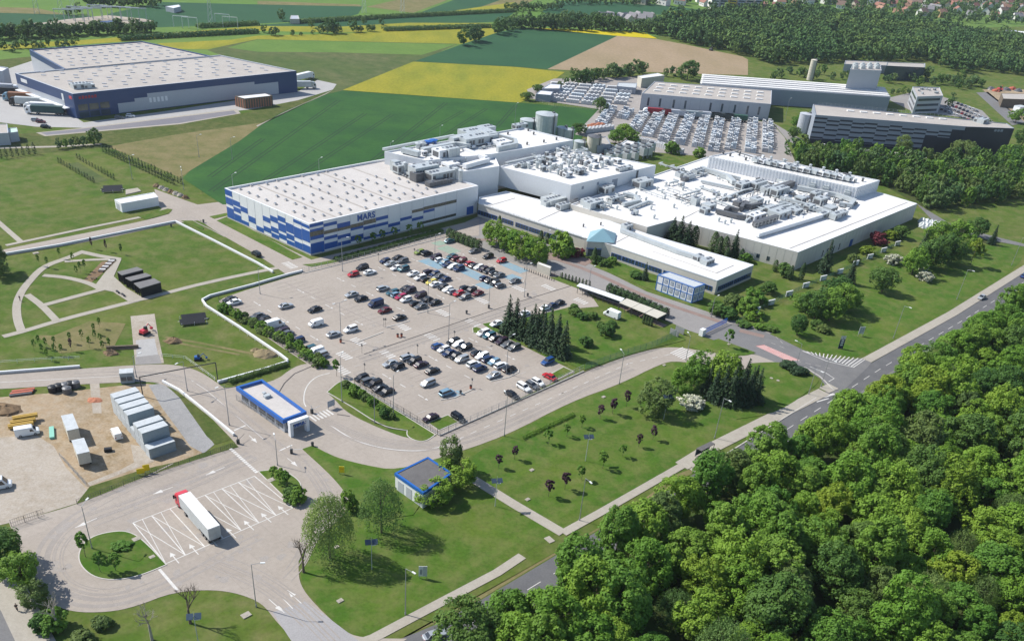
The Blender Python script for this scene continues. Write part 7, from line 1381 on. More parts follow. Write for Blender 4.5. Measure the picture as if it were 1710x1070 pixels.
T += [(u, v, h, r, 'bush '+k, lab) for u, v, h, r, k, lab in [(980, 578, 2.2, 2.2, 'dark', 'dark yew below the largest one on the conifer lawn'), (1015, 560, 2.8, 2.6, 'dark', 'largest dark yew in the middle of the conifer lawn'), (1021, 544, 1.4, 1.8, 'dark', 'low yew above the largest one on the conifer lawn'), (1003, 548, 1.4, 1.6, 'dark', 'low yew left of the largest one on the conifer lawn'), (958, 517, 1.5, 1.7, 'dark', 'topmost low yew at the corner of the conifer lawn'), (961, 525, 1.6, 2.0, 'dark', 'second low yew at the corner of the conifer lawn'), (974, 533, 1.5, 1.9, 'dark', 'third low yew at the corner of the conifer lawn'), (990, 531, 1.5, 1.9, 'dark', 'fourth low yew at the corner of the conifer lawn'), (997, 440, 2.0, 2.4, 'dark', 'dark shrub at the entrance pavilion, left of three'), (1008, 443, 1.8, 2.2, 'dark', 'dark shrub at the entrance pavilion, middle of three'), (1020, 440, 1.8, 2.0, 'green', 'green shrub at the entrance pavilion, right of three'), (1062, 464, 1.6, 2.6, 'dark', 'low dark shrub beside the lone spruce on the office lawn'),
 (940, 428, 6.2, 5.2, 'fresh', 'big round clipped bush on the forecourt'), (962, 428, 2.2, 2.6, 'red', 'dark reddish shrub beside the big round bush'), (1197, 525, 3.0, 3.4, 'dark', 'dark shrub nearest the gate right of the container office'), (1216, 532, 2.6, 3.2, 'dark', 'dark shrub at the foot of the gate group'), (1222, 512, 4.2, 4.0, 'olive', 'yellowish shrub at the middle of the gate group'), (1243, 522, 4.0, 4.0, 'green', 'green shrub at the right of the gate group'), (1262, 506, 3.6, 3.8, 'green', 'green shrub at the top right of the gate group'), (1282, 488, 3.0, 3.0, 'dark', 'dark shrub above the gate group near the hall lawn'), (1243, 545, 1.2, 2.6, 'dark', 'low shrub at the entrance kerb, left'), (1268, 548, 1.2, 2.2, 'green', 'low shrub at the entrance kerb, middle'), (1290, 552, 1.0, 2.2, 'dark', 'low shrub at the entrance kerb, right'), (1253, 532, 2.2, 3.0, 'fresh', 'fresh green shrub above the entrance kerb'),
 (1245, 437, 2.4, 2.4, 'green', 'green shrub right of the spruce at the hall wall'), (1465, 408, 3.4, 3.4, 'red', 'crimson shrub against the production hall wall'), (1446, 425, 3.0, 3.0, 'lime', 'lime shrub below the crimson one at the hall wall'), (1483, 398, 3.0, 3.2, 'lime', 'lime shrub right of the crimson one at the hall wall'), (1500, 396, 3.8, 3.6, 'dark', 'dark shrub right of the lime pair at the hall wall'), (1423, 437, 3.0, 2.4, 'olive', 'yellowish shrub beside the fence-side spruce'), (1489, 440, 3.2, 3.2, 'white-flowering', 'white-flowering shrub in the middle of the long lawn trees'), (1545, 468, 2.8, 3.2, 'white-flowering', 'white-flowering shrub at the lower edge of the long lawn trees'), (1540, 452, 2.6, 2.2, 'white-flowering', 'small white-flowering shrub behind the lower one'), (1360, 548, 2.2, 2.2, 'dark', 'low dark shrub under the large lawn group, left'), (1374, 554, 2.4, 2.4, 'olive', 'olive shrub under the large lawn group, right'), (1310, 462, 3.7, 2.8, 'dark', 'dark shrub at the near corner of the production hall'), (1120, 255, 4, 4, 'green', 'bush at the near end of the block yard, left'), (1165, 262, 3.4, 3.4, 'green', 'bush at the near end of the block yard, right')]]
T += [(1076, 468, 7, 0, 'spruce', 'lone spruce on the office lawn'), (1121, 404, 10.5, 3.8, 'spruce', 'tall dark conifer in the office courtyard, leftmost'), (1133, 407, 11.5, 4.2, 'spruce', 'tall dark conifer in the office courtyard, second'), (1146, 411, 10.5, 3.6, 'spruce', 'bluish conifer in the office courtyard, third'), (1224, 428, 11, 0, 'spruce', 'slender spruce against the production hall wall'), (1376, 455, 13, 0, 'spruce', 'tall spruce at the near corner of the production hall'), (1417, 474, 10.6, 0, 'spruce', 'spruce beside the green fence on the long lawn'), (1537, 425, 11.2, 0, 'spruce', 'spruce at the top of the long lawn trees'), (1655, 408, 8.8, 0, 'spruce', 'spruce at the right end of the long lawn trees')]
T += [(u, v, h, 1.9 if h > 6.8 else 1.15, 'thuja', 'dark columnar thuja '+w) for u, v, h, w in [(1157, 412, 8.5, 'at the right of the courtyard conifers'), (1190, 420, 8, 'leftmost at the production hall wall'), (1199, 424, 7, 'second at the production hall wall'), (1208, 426, 7.5, 'third at the production hall wall'), (1213, 432, 4.5, 'small, left of the slender spruce'), (1237, 434, 4.5, 'small, right of the slender spruce'), (1293, 453, 4.5, 'before the hall corner, left'), (1318, 467, 5.5, 'before the hall corner, middle'), (1337, 467, 6.5, 'before the hall corner, right'), (833, 388, 6.5, 'behind the leafy row of the forecourt'), (903, 402, 4, 'beside the office windows, left'), (913, 406, 4, 'beside the office windows, right'), (991, 440, 6, 'at the entrance pavilion'), (1040, 425, 3, 'small beside the office wing')]]
T += [(u, v, 9, 4.4, 'fresh', f'leafy tree of the forecourt row, {w} from the left') for u, v, w in [(820, 408, 'first'), (834, 414, 'second'), (848, 419, 'third'), (861, 425, 'fourth'), (874, 431, 'fifth'), (888, 437, 'sixth'), (899, 441, 'seventh')]]
T += [(1330, 560, 7.6, 3.2, 'dark', 'small round dark tree alone on the long lawn near the entrance'), (1360, 532, 10.4, 5.6, 'dark', 'left tree of the large dark group on the long lawn'), (1384, 536, 11.0, 5.8, 'mid', 'middle tree of the large dark group on the long lawn'), (1410, 522, 10.4, 5.4, 'mid', 'right tree of the large dark group on the long lawn'), (1393, 510, 10.4, 5.4, 'dark', 'back tree of the large dark group on the long lawn'), (1340, 518, 6.1, 4.2, 'mid', 'low leafy tree at the left of the large dark group'), (1472, 488, 9.8, 5.2, 'dark', 'round dark tree standing alone mid lawn'), (1522, 458, 10.4, 5.4, 'fresh', 'fresh green tree above the lower white-flowering shrub'), (1548, 448, 12.2, 6.2, 'dark', 'dark tree at the heart of the upper lawn group'), (1574, 440, 12.8, 6.4, 'dark', 'broad dark tree at the right of the upper lawn group'), (1560, 420, 12.8, 6.4, 'mid', 'leafy tree at the back of the upper lawn group'), (1594, 416, 12.2, 6, 'fresh', 'fresh tree at the top right of the upper lawn group'), (1620, 444, 12.5, 5.0, 'lime', 'bright lime tree at the right of the long lawn'), (1628, 396, 9, 5.2, 'dark', 'dark tree behind the bright lime one'),
 (1504, 263, 11, 5.8, 'olive', 'round olive tree before the chequered hall'), (1608, 268, 12, 7.5, 'olive', 'wide olive-brown tree before the dark end of the chequered hall'), (1688, 270, 10, 6, 'dark', 'dark tree at the right end of the chequered hall'), (1330, 215, 8, 4.4, 'mid', 'tree left of the pale silo, upper'), (1325, 232, 7, 4, 'dark', 'tree left of the pale silo, lower'), (1148, 133, 13, 8, 'dark', 'big dark tree behind the block plant'), (1040, 236, 10, 5.4, 'fresh', 'tallest of three trees at the block yard corner'), (1028, 240, 7.5, 4.6, 'mid', 'left of three trees at the block yard corner'), (1053, 240, 7.5, 4.6, 'mid', 'right of three trees at the block yard corner'), (1002, 187, 8, 4.4, 'dark', 'dark tree at the corner of the block store'), (966, 224, 6, 4, 'dark', 'dark bushy tree at the edge of the wheat field'), (881, 168, 5, 4, 'dark', 'dark bush-like tree at the field corner, right'), (899, 155, 5, 4, 'dark', 'dark bush-like tree at the field corner, left'), (-6, 458, 10, 5, 'olive', 'tree cut by the left edge above the park'), (562, 628, 5, 1.3, 'green', 'thin young tree at the tip of the shrub island'), (1705, 245, 10, 6, 'dark', 'dark tree cut by the right edge above the wood'), (1695, 205, 9, 6, 'mid', 'tree at the right edge behind the chequered hall')]
for q in T: tree(*q[:6])
for i, (u, v, k) in enumerate([(832.5, 781, 'purple'), (859, 767, 'purple'), (916, 740, 'green'), (946, 729, 'green'), (971, 714, 'green'), (1001.6, 699, 'purple'), (1022.5, 691, 'purple'), (1045.7, 679, 'purple'), (1090, 734, 'purple'), (1066, 746, 'purple'), (1039.4, 762, 'green'), (1006, 782, 'green'), (970.5, 801, 'green'), (943, 817, 'purple'), (916, 829, 'purple')]):
    tree(u, v, R.uniform(3.5, 4.9), 0, k, f'{"dark purple-leaved" if k == "purple" else "green"} sapling, {ordinal(i+1)} counting clockwise round the lawn from the white hut', group='saplings on the lawn')
for i, (u, v) in enumerate([(569, 392+22), (600, 407), (622, 402), (640, 398), (660, 393), (682, 388), (700, 384)]): tree(u, v+6, 4.6, 0, 'green', f'young tree, {ordinal(i+1)} from the left along the long wall of the blue and white warehouse', group='young trees at the warehouse') if i else None
rr = random.Random(8)
for i in range(26): t = i/25; u, v = lerp((372, 516), (543, 612), t); tree(u+rr.uniform(-3, 3), v+rr.uniform(-2, 2), rr.uniform(1.4, 2.6), rr.uniform(1.2, 2.0), 'bush '+rr.choice(['green', 'fresh', 'olive']), f'green bush, {ordinal(i+1)} from the far end along the west fence of the car park', group='bushes along the west fence')
for i, (u, v) in enumerate([(578, 645), (592, 655), (603, 662), (588, 660), (612, 668), (622, 676), (634, 684), (646, 692), (655, 699), (641, 697)]): tree(u, v, rr.uniform(1.0, 2.0), rr.uniform(1.1, 1.8), 'bush '+rr.choice(['green', 'olive', 'dark']), f'scrubby bush, {ordinal(i+1)} from the top on the shrub island', group='bushes on the shrub island')
for i in range(18):
    u, v = [(58, 583), (66, 575), (72, 590), (80, 598), (78, 580), (92, 590), (92, 577), (104, 590), (120, 583), (118, 570), (150, 578), (160, 566), (158, 555), (170, 572), (172, 585), (184, 580), (137, 566), (167, 545)][i]; k = 'purple' if i in (8,) else 'green'
    plant('sapling', f'spindly {"purple" if k == "purple" else "green"} sapling, {ordinal(i+1)} from the left on the young planting', 'tree', G(u, v+3), SAP[k][0], SAP[k][1], .8, None, 'spindly saplings', 1.15).scale = (.55, .55, .9)
for i, (u, v, k) in enumerate([(154, 416, 'purple'), (178, 420, 'purple'), (203, 425, 'dark green'), (100, 432, 'green'), (122, 440, 'green'), (66, 444, 'green'), (80, 447, 'green'), (135, 456, 'green'),  (142, 452, 'green'), (130, 462, 'green')]): plant('sapling', f'thin {k} sapling, {ordinal(i+1)} in the park fan planting', 'tree', G(u, v), SAP[k][0], SAP[k][1], 1, None, 'thin park saplings').scale = (.45, .45, .9)
# hedges: one long plant each
def hedge(px, w, h, label, m, name='hedge', dens=230, ls=.36, cat='hedge'):
    P = GS(px); g = np.random.default_rng(int(px[0][0])); C, N, S = [], [], []; L = sum(math.dist(a, b) for a, b in zip(P, P[1:])); x0 = P[0]
    for a, b in zip(P, P[1:]):
        l = math.dist(a, b); d = ((b[0]-a[0])/l, (b[1]-a[1])/l); n = int(l*dens*(h+w)/2.5); t = g.uniform(0, 1, n); ang = g.uniform(0, math.pi, n); bump = 1+.16*np.sin(t*l*2.6)+.06*g.normal(size=n); o = np.cos(ang)*w/2*bump; z = (np.abs(np.sin(ang))**.5)*h*bump*g.uniform(.55, 1, n)**.3; z = np.where(g.uniform(size=n) < .4, g.uniform(.1, 1, n)*h, z)
        C.append(np.stack([a[0]-x0[0]+d[0]*t*l-d[1]*o, a[1]-x0[1]+d[1]*t*l+d[0]*o, z], 1)); N.append(np.stack([-d[1]*np.cos(ang)+.4*g.normal(size=n), d[0]*np.cos(ang)+.4*g.normal(size=n), np.sin(ang)+.2], 1)); S.append(ls*g.uniform(.6, 1.3, n))
    return tag(inst(name, leafmesh(name, np.concatenate(C), np.concatenate(N), np.concatenate(S), m, 5, .65), None, (*x0, .02)), label, cat)
hedge([(748, 397), (802, 418)], 2.4, 3.4, 'dark thuja hedge at the far corner of the car park', M['leaf_thuja']); hedge([(1015, 486), (1060, 505), (1114, 530)], 2.6, 2.6, 'long thuja hedge behind the bicycle shelters', M['leaf_thuja'])
hedge([(872, 731), (958, 691)], .8, .6, 'low clipped hedge strip beside the ring road, back row', M['leaf_mid'], ls=.22); hedge([(873, 734), (959, 694)], .8, .6, 'low clipped hedge strip beside the ring road, front row', M['leaf_mid'], ls=.22)
hedge([(560, 436), (640, 415), (738, 387)], 2.2, 1.2, 'dark shrub band at the foot of the blue and white warehouse', M['leaf_dark']); hedge([(383, 640), (440, 622), (480, 610)], 1.6, 1.0, 'shrub band below the white barrier near the gatehouse', M['leaf_olive'])
for i in range(9): u, v = lerp((938, 463), (984, 477), i/8); tree(u, v+2, 2.3, 0, 'thuja', f'small thuja, {ordinal(i+1)} from the left in the row before the long shelter', group='small thujas before the shelter')
for i in range(4): tree(1074+i*4.4, 540+i*1.6, 3, 0, 'thuja', f'small thuja, {ordinal(i+1)} from the left below the cream shelters', group='small thujas below the shelters')
# conifer rows on the far lawn
def conerow(a, b, n, label, group, s=1.0):
    for i in range(n): u, v = lerp(a, b, i/(n-1)); solo('small_conifer', f'small dark conifer, {ordinal(i+1)} from the far end of {label}', 'tree', G(u, v), COLS[i % 2], s*R.uniform(.85, 1.15), group)
conerow((172, 254), (290, 309), 24, 'the left line of the double row', 'conifers of the double row', .85); conerow((178, 252), (303, 308), 24, 'the right line of the double row', 'conifers of the double row', .85)
conerow((98, 272), (157, 306), 13, 'the short row on the lawn, left', 'conifers of the short rows', .72); conerow((129, 265), (191, 301), 13, 'the short row on the lawn, right', 'conifers of the short rows', .72); conerow((2, 265), (58, 257), 7, 'the row at the left edge', 'conifers at the left edge', 1.3)
tag(MB().face([(x, y, .04) for x, y in ccw(GS([(112, 274), (130, 271), (182, 302), (160, 306)]))]).build('planted_strip', M['rough']), kind='structure')
for i, (u, v, s) in enumerate([(100, 249, .4), (110, 247.5, .36), (121, 246, .4), (130, 244.5, .42), (141, 243.5, .48), (152, 242, .48), (162, 241, .8)]): solo('field_tree', f'dark field tree, {ordinal(i+1)} from the left on the bank below the basin', 'tree', G(u, v), FARM[i % 8], s, 'trees below the basin', 1.2)
# ================================================================== far vegetation, town and the block yard
def farrow(lst, label, group, name='field_tree'):
    for i, (u, v, h) in enumerate(lst): solo(name, f'{label}, {ordinal(i+1)} from the left', 'tree', G(u, v), FARM[(i*3) % 8], h/8*R.uniform(.92, 1.08), group, R.uniform(.9, 1.15), m=M['leaf_far'] if i % 3 else M['leaf_dark'])
rr = random.Random(21)
farrow([(2+i*5.6+rr.uniform(-2, 2), 66-i*.28+rr.uniform(-2, 2), rr.uniform(5, 9)) for i in range(46)], 'dark tree in the long hedgerow beyond the logistics halls', 'trees of the long hedgerow')
farrow([(5+i*13+rr.uniform(-4, 4), 86-i*.6+rr.uniform(-4, 3), rr.uniform(4, 6.5)) for i in range(10)], 'bushy tree in the loose row before the rapeseed strip', 'trees of the loose row')
farrow([(148+i*9, 12-i*.2+rr.uniform(-2, 2), rr.uniform(7, 11)) for i in range(5)]+[(185+i*9, 10+rr.uniform(-2, 3), rr.uniform(6, 9)) for i in range(10)]+[(117, 26, 6), (131, 24, 6)], 'tree on the farthest field ridge at the left', 'trees of the far ridge')
farrow([(440, 55, 5), (454, 60, 5), (461, 59, 6), (520, 47, 5), (536, 56, 7), (545, 57, 8), (552, 55, 9), (560, 56, 6), (567, 56, 5), (592, 54, 8), (603, 54, 5), (608, 42, 5), (616, 53, 5), (623, 53, 5), (636, 42, 5), (489, 60, 4), (470, 35, 7), (522, 58, 3), (503, 60, 3)], 'small tree scattered between the rapeseed strips', 'trees between the rapeseed strips')
farrow([(772, 76, 11), (789, 71, 11), (797, 69, 12)], 'tall dark tree at the corner of the upper wheat field', 'trees at the wheat corner')
farrow([(830, 58, 11), (838, 55, 11), (848, 52, 10)]+[(850+i*6.2+rr.uniform(-2, 2), 47+i*.18+rr.uniform(-2, 2), rr.uniform(7, 12)) for i in range(42)], 'tree in the dense line along the bright rapeseed', 'trees along the bright rapeseed')
farrow([(900+i*5, 40+rr.uniform(-3, 2), rr.uniform(6, 10)) for i in range(26)], 'tree in the second line behind the bright rapeseed', 'trees behind the bright rapeseed')
farrow([(960+i*6+rr.uniform(-2, 2), 140-i*.9+rr.uniform(-4, 4), rr.uniform(6, 10)) for i in range(20)]+[(935, 146, 4), (945, 142, 5), (1122, 127, 6), (1112, 128, 5), (1160, 128, 5)], 'dark tree in the grove above the block store', 'trees of the grove above the block store')
farrow([(1290+i*14+rr.uniform(-4, 4), 128+rr.uniform(-5, 6), rr.uniform(5, 8)) for i in range(13)]+[(1480+i*11, 135+rr.uniform(-6, 8)+i*.6, rr.uniform(6, 9)) for i in range(14)]+[(1600+i*12, 145+rr.uniform(-4, 6), rr.uniform(6, 9)) for i in range(4)]+[(1490+i*9, 157, rr.uniform(3, 5)) for i in range(4)]+[(1590, 172, 4), (1582, 178, 5), (1650, 208, 4), (1590, 163, 4)], 'bushy tree around the meadow behind the grey halls', 'trees behind the grey halls')
farrow([(845+i*7, 19-i*.2+rr.uniform(-1, 1), rr.uniform(5, 9)) for i in range(14)]+[(930+i*9, 8+rr.uniform(-2, 2), rr.uniform(5, 8)) for i in range(20)], 'tiny tree on the horizon fields near the top', 'trees on the horizon fields')
# the long dark hedges between the fields
for px, lab in [([(200, 68), (300, 62), (430, 55.5)], 'long dark hedge through the left rapeseed'), ([(500, 39), (640, 31), (860, 20)], 'long dark hedge along the railway line'), ([(640, 52), (820, 46)], 'thin hedge between two rapeseed strips'), ([(330, 47), (430, 42)], 'dark hedge behind the substation field')]: hedge(px, 5, 2.6, lab, M['leaf_far'], dens=12, ls=1.4)
# young wood behind the production hall
midp = GS([(1318, 256), (1380, 264), (1500, 282), (1720, 276), (1720, 330), (1640, 340), (1562, 352), (1538, 345), (1480, 312), (1340, 284)])
tl = ['fresh', 'deep', 'olive', 'dark']
for i, p in enumerate(scatter(midp, 5.0, 9000, 9, 290)):
    k = i % 8; solo('young_tree', ['leafy green', 'deep green', 'leafy green', 'olive green'][k % 4]+' young tree in the dense wood behind the production hall', 'tree', p, FARM[k], R.uniform(.82, 1.1), 'trees of the wood behind the hall', R.uniform(1.15, 1.5), m=M[['leaf_mid', 'leaf_dark', 'leaf_far', 'leaf_olive'][k % 4]])
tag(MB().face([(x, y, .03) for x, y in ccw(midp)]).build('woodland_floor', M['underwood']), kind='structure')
# the far wood: one mass
def mass(name, polys, d, label, cat, s0, s1, seed, m, cap=1500, n=9000):
    V = []; me = FARM[0]; src = []
    for f in FARM[:4]:
        a = np.empty(len(f.vertices)*3, np.float32); f.vertices.foreach_get('co', a); src.append(a.reshape(-1, 4, 3))
    rr = random.Random(seed); g = np.random.default_rng(seed)
    for poly in polys:
        for x, y in scatter(GS(poly), d, n, seed, cap):
            q = src[rr.randrange(4)]; k = g.random(len(q)) < .5; q = q[k]; s = rr.uniform(s0, s1); a = rr.uniform(0, 6.28); c_, s_ = math.cos(a), math.sin(a); o = q.copy(); o[..., 0] = (q[..., 0]*c_-q[..., 1]*s_)*s+x; o[..., 1] = (q[..., 0]*s_+q[..., 1]*c_)*s+y; o[..., 2] = q[..., 2]*s*rr.uniform(.9, 1.3); ctr = o.mean(1, keepdims=True); o = ctr+(o-ctr)*1.45; V.append(o)
    V = np.concatenate(V); nq = len(V); me = bpy.data.meshes.new(name); me.vertices.add(4*nq); me.vertices.foreach_set('co', V.reshape(-1).astype(np.float32)); me.loops.add(4*nq); me.loops.foreach_set('vertex_index', np.arange(4*nq, dtype=np.int32)); me.polygons.add(nq); me.polygons.foreach_set('loop_start', np.arange(0, 4*nq, 4, dtype=np.int32)); me.update(calc_edges=True); me.materials.append(m)
    o = bpy.data.objects.new(name, me); COL.objects.link(o); return tag(o, label, cat, kind='stuff')
mf = mat('far_wood_leaves', (.084, .165, .050), .8, (.155, .23, .060), (.058, .12, .044), (.018, .06, .4), (.85, .8, .4), spec=.1, lo=.40, hi=.60)
mass('far_wood', [[(1096, 58), (1110, 44), (1180, 31), (1300, 24), (1440, 32), (1520, 44), (1620, 62), (1720, 72), (1720, 130), (1640, 118), (1600, 122), (1540, 100), (1490, 104), (1410, 104), (1290, 108), (1252, 96), (1150, 74)]], 7.2, 'broad dark wood reaching across the upper right', 'wood', 1.0, 1.5, 3, mf, 1700, 16000)
mass('town_trees', [[(1180, 14), (1180, -6), (1720, -30), (1720, 40), (1640, 42), (1560, 36), (1450, 34), (1400, 14), (1300, 8)]], 11, 'green tree cover between the houses of the far town', 'trees', .7, 1.15, 4, mf, 1300, 14000)
mass('far_hills_trees', [[(1080, 12), (930, -2), (1100, -20), (1400, -40), (1720, -40), (1720, -15), (1300, -5), (1180, 4)]], 22, 'scattered trees on the horizon beyond the town', 'trees', .8, 1.3, 5, mf, 500, 6000)
# houses of the town
WLm = [plain('house_wall_'+n, c, .8) for n, c in [('white', (.66, .65, .62)), ('cream', (.58, .52, .40)), ('grey', (.42, .42, .42)), ('ochre', (.5, .36, .18))]]; RFm = [plain('house_roof_'+n, c, .85) for n, c in [('red', (.25, .115, .085)), ('brown', (.17, .115, .09)), ('grey', (.22, .21, .22)), ('orange', (.30, .17, .115))]]
def house_mesh(w, d, h, rh):
    a = MB(); a.prism([(-w/2, -d/2), (w/2, -d/2), (w/2, d/2), (-w/2, d/2)], 0, h); 
    for s in (-1, 1): a.face([(s*w/2, -d/2, h), (s*w/2, d/2, h), (s*w/2, 0, h+rh)][::s])
    b = MB(); o = .5; b.face([(-w/2-o, -d/2-o, h-.3), (w/2+o, -d/2-o, h-.3), (w/2+o, 0, h+rh+.1), (-w/2-o, 0, h+rh+.1)]); b.face([(w/2+o, d/2+o, h-.3), (-w/2-o, d/2+o, h-.3), (-w/2-o, 0, h+rh+.1), (w/2+o, 0, h+rh+.1)])
    c = MB(); c.box(w*.2, w*.2+.9, -.5, .4, h+rh*.3, h+rh+1.2)
    g = MB()
    for s in (-1, 1):
        for k in (-.28, .05, .3): y = s*d/2; g.box(k*w-.5, k*w+.5, min(y, y+s*.05), max(y, y+s*.05), 1.2, 2.5)
    return a.mesh('house_wall', [WLm[0]]), b.mesh('house_roof', [RFm[0]]), c.mesh('chimney', [RFm[1]]), g.mesh('house_windows', [M['glass']])
HM = [house_mesh(11, 9, 4.6, 3.6), house_mesh(13, 8, 5.6, 3.2), house_mesh(9, 9, 4, 4.2)]
town = GS([(1370, -14), (1720, -30), (1720, 36), (1640, 34), (1530, 30), (1470, 28), (1405, 22), (1390, 8)]); hs = scatter(town, 24, 9000, 6, 240)+scatter(GS([(1060, 10), (1180, 13), (1180, -14), (1060, -10)]), 26, 500, 7, 24)+scatter(GS([(1180, 12), (1390, 9), (1380, -20), (1180, -16)]), 28, 900, 8, 40)
wn, rn = ['white', 'cream', 'grey', 'ochre'], ['red', 'brown', 'grey', 'orange']
for i, p in enumerate(hs[:298]):
    a = R.randrange(4) if R.random() < .5 else 0; b = R.choice([0, 0, 1, 2, 3]); k = R.randrange(3)
    t = thing('house', f'{wn[a]}-walled house with a {rn[b]} gabled roof among trees in the far town', 'house', (*p, 0), R.uniform(0, 3.14), 'houses of the far town', 1.05); inst('wall', HM[k][0], t, mats=[WLm[a]]); rf = inst('roof', HM[k][1], t, mats=[RFm[b]]); inst('chimney', HM[k][2], rf); inst('window', HM[k][3], t)
# coloured tower blocks at the wood edge
cols = [('white', (.62, .60, .58)), ('pale pink', (.62, .42, .40)), ('grey', (.4, .4, .42)), ('pale', (.55, .53, .5)), ('yellow', (.68, .48, .06)), ('blue', (.10, .18, .42)), ('light grey', (.5, .52, .55)), ('brick red', (.38, .13, .10)), ('cream', (.6, .55, .45)), ('rose', (.5, .22, .18)), ('silver', (.5, .5, .52))]
for i, (n, c) in enumerate(cols):
    u, v = 1188+i*7.2, 24-(i % 2)*2; x, y = G(u, v); t = thing('tower_block', f'narrow {n} tower block, {ordinal(i+1)} from the left at the far edge of the wood', 'tower block', (x, y, 0), .25, 'coloured tower blocks'); MB().box(-4.2, 4.2, -5, 5, 0, 17, 0).build('wall', plain('tower_'+n.replace(' ', '_'), c, .8), t, local=True); MB().box(-4.3, 4.3, -5.1, 5.1, 17, 17.6).build('roof', M['tanroof'], t, local=True); mb = MB()
    for f in range(6): mb.box(-3.6, 3.6, -5.06, -5, 1.4+f*2.7, 2.7+f*2.7)
    mb.build('window', M['glass'], t, local=True)
for i, (u, v, w, n) in enumerate([(1250, 8, 22, 'brick'), (1275, 6, 26, 'red-roofed'), (1295, 7, 18, 'terracotta')]): q = [(u-w/4, v), (u+w/4, v+1), (u+w/4, v-3), (u-w/4, v-4)]; building('terrace', f'long {n} terrace behind the tower blocks, {ordinal(i+1)} from the left', 'building', GS(q, 7), 7, plain(f'terrace_wall_{i}', (.42, .2, .16)), RFm[0], par=.2)
# allotment huts by the bright rapeseed
for i in range(14):
    u, v = 1000+i*7+rr.uniform(-3, 3), 34+rr.uniform(-3, 5); x, y = G(u, v); t = thing('hut', f'pale little hut, {ordinal(i+1)} from the left in the allotments behind the bright rapeseed', 'hut', (x, y, 0), rr.uniform(0, 3), 'allotment huts', .8); inst('wall', HM[2][0], t, mats=[WLm[i % 3]]); inst('roof', HM[2][1], t, mats=[RFm[2]])
# substation gantries and pylons
for i, (u, v) in enumerate([(110, 38), (125, 37), (140, 36), (155, 35), (172, 33), (188, 32), (205, 33), (218, 34), (230, 35), (132, 33), (165, 30)]):
    x, y = G(u, v); t = thing('gantry', f'thin grey switchyard gantry, {ordinal(i+1)} from the left at the substation', 'gantry', (x, y, 0), .4, 'substation gantries'); mb = MB()
    for s in (-6, 6): mb.tube((s, 0, 0), (s, 0, 8), .3, .2, 4)
    mb.build('legs', M['steel'], t, local=True); MB().box(-6.5, 6.5, -.25, .25, 7.6, 8.2).build('beam', M['steel'], t, local=True)
multi('substation_yard', [[(62, 40), (110, 33), (180, 26), (240, 32), (258, 36), (180, 43), (110, 43)], [(30, 46), (62, 38), (66, 40), (34, 47)]], .09, M['pale_gravel'])
for i, (u, v, h) in enumerate([(62, 23, 26), (124, 25, 30), (103, 25, 22), (352, 38, 24), (608, 22, 26), (672, 22, 28)]):
    x, y = G(u, v); t = thing('pylon', f'slim lattice pylon, {ordinal(i+1)} from the left on the far fields', 'pylon', (x, y, 0), .5, 'pylons'); mb = MB()
    for a in (-1, 1):
        for b in (-1, 1): mb.tube((a*1.6, b*1.6, 0), (a*.3, b*.3, h), .14, .08, 4)
    for k in range(6): z = h*k/6; q = 1.6-1.3*k/6; mb.tube((-q, -q, z), (q*.8, -q*.8, z+h/6), .07, .07, 3); mb.tube((q, q, z), (-q*.8, q*.8, z+h/6), .07, .07, 3)
    mb.build('tower', M['steel'], t, local=True); mb = MB()
    for k in (.72, .85): mb.tube((-3.5, 0, h*k), (3.5, 0, h*k), .1, .1, 4)
    mb.build('crossarm', M['steel'], t, local=True)
for i, (u, v) in enumerate([(303, 46), (318, 48), (372, 42), (385, 47)]): x, y = G(u, v); t = thing('rail_gantry', f'white railway gantry, {ordinal(i+1)} from the left on the line', 'gantry', (x, y, 0), .2, 'railway gantries'); mb = MB(); mb.tube((-5, 0, 0), (-5, 0, 7), .25, .2, 4); mb.tube((5, 0, 0), (5, 0, 7), .25, .2, 4); mb.build('legs', M['lamp'], t, local=True); MB().box(-5, 5, -.2, .2, 6.8, 7.2).build('beam', M['lamp'], t, local=True)
# ---- pallets of paving blocks
BK = [mat('block_'+n, c, .9, c2, None, (.9, 2.5, 8), (.7, .7, .5), coords='obj', rnd=.12) for n, c, c2 in [('pale', (.60, .61, .62), (.46, .47, .49)), ('bluish', (.40, .46, .53), (.55, .59, .62)), ('white', (.70, .71, .71), (.56, .58, .6)), ('grey', (.42, .43, .44), (.54, .54, .54))]]
def pal_mesh(nx, ny, seed):
    rr = random.Random(seed); mb = MB()
    for i in range(nx):
        for j in range(ny):
            h = rr.choice([1.2, 1.9, 1.9, 2.4]); x, y = (i-(nx-1)/2)*1.35, (j-(ny-1)/2)*1.1; mb.box(x-.58, x+.58, y-.48, y+.48, .0, h, 0)
            mb.box(x-.60, x+.60, y-.50, y+.50, h*.48, h*.52)
    return mb.mesh('block_stack', [BK[0]])
PMs = [pal_mesh(2, 3, i) for i in range(8)]
nt_ = 0; names = ['pale', 'bluish', 'white', 'grey']
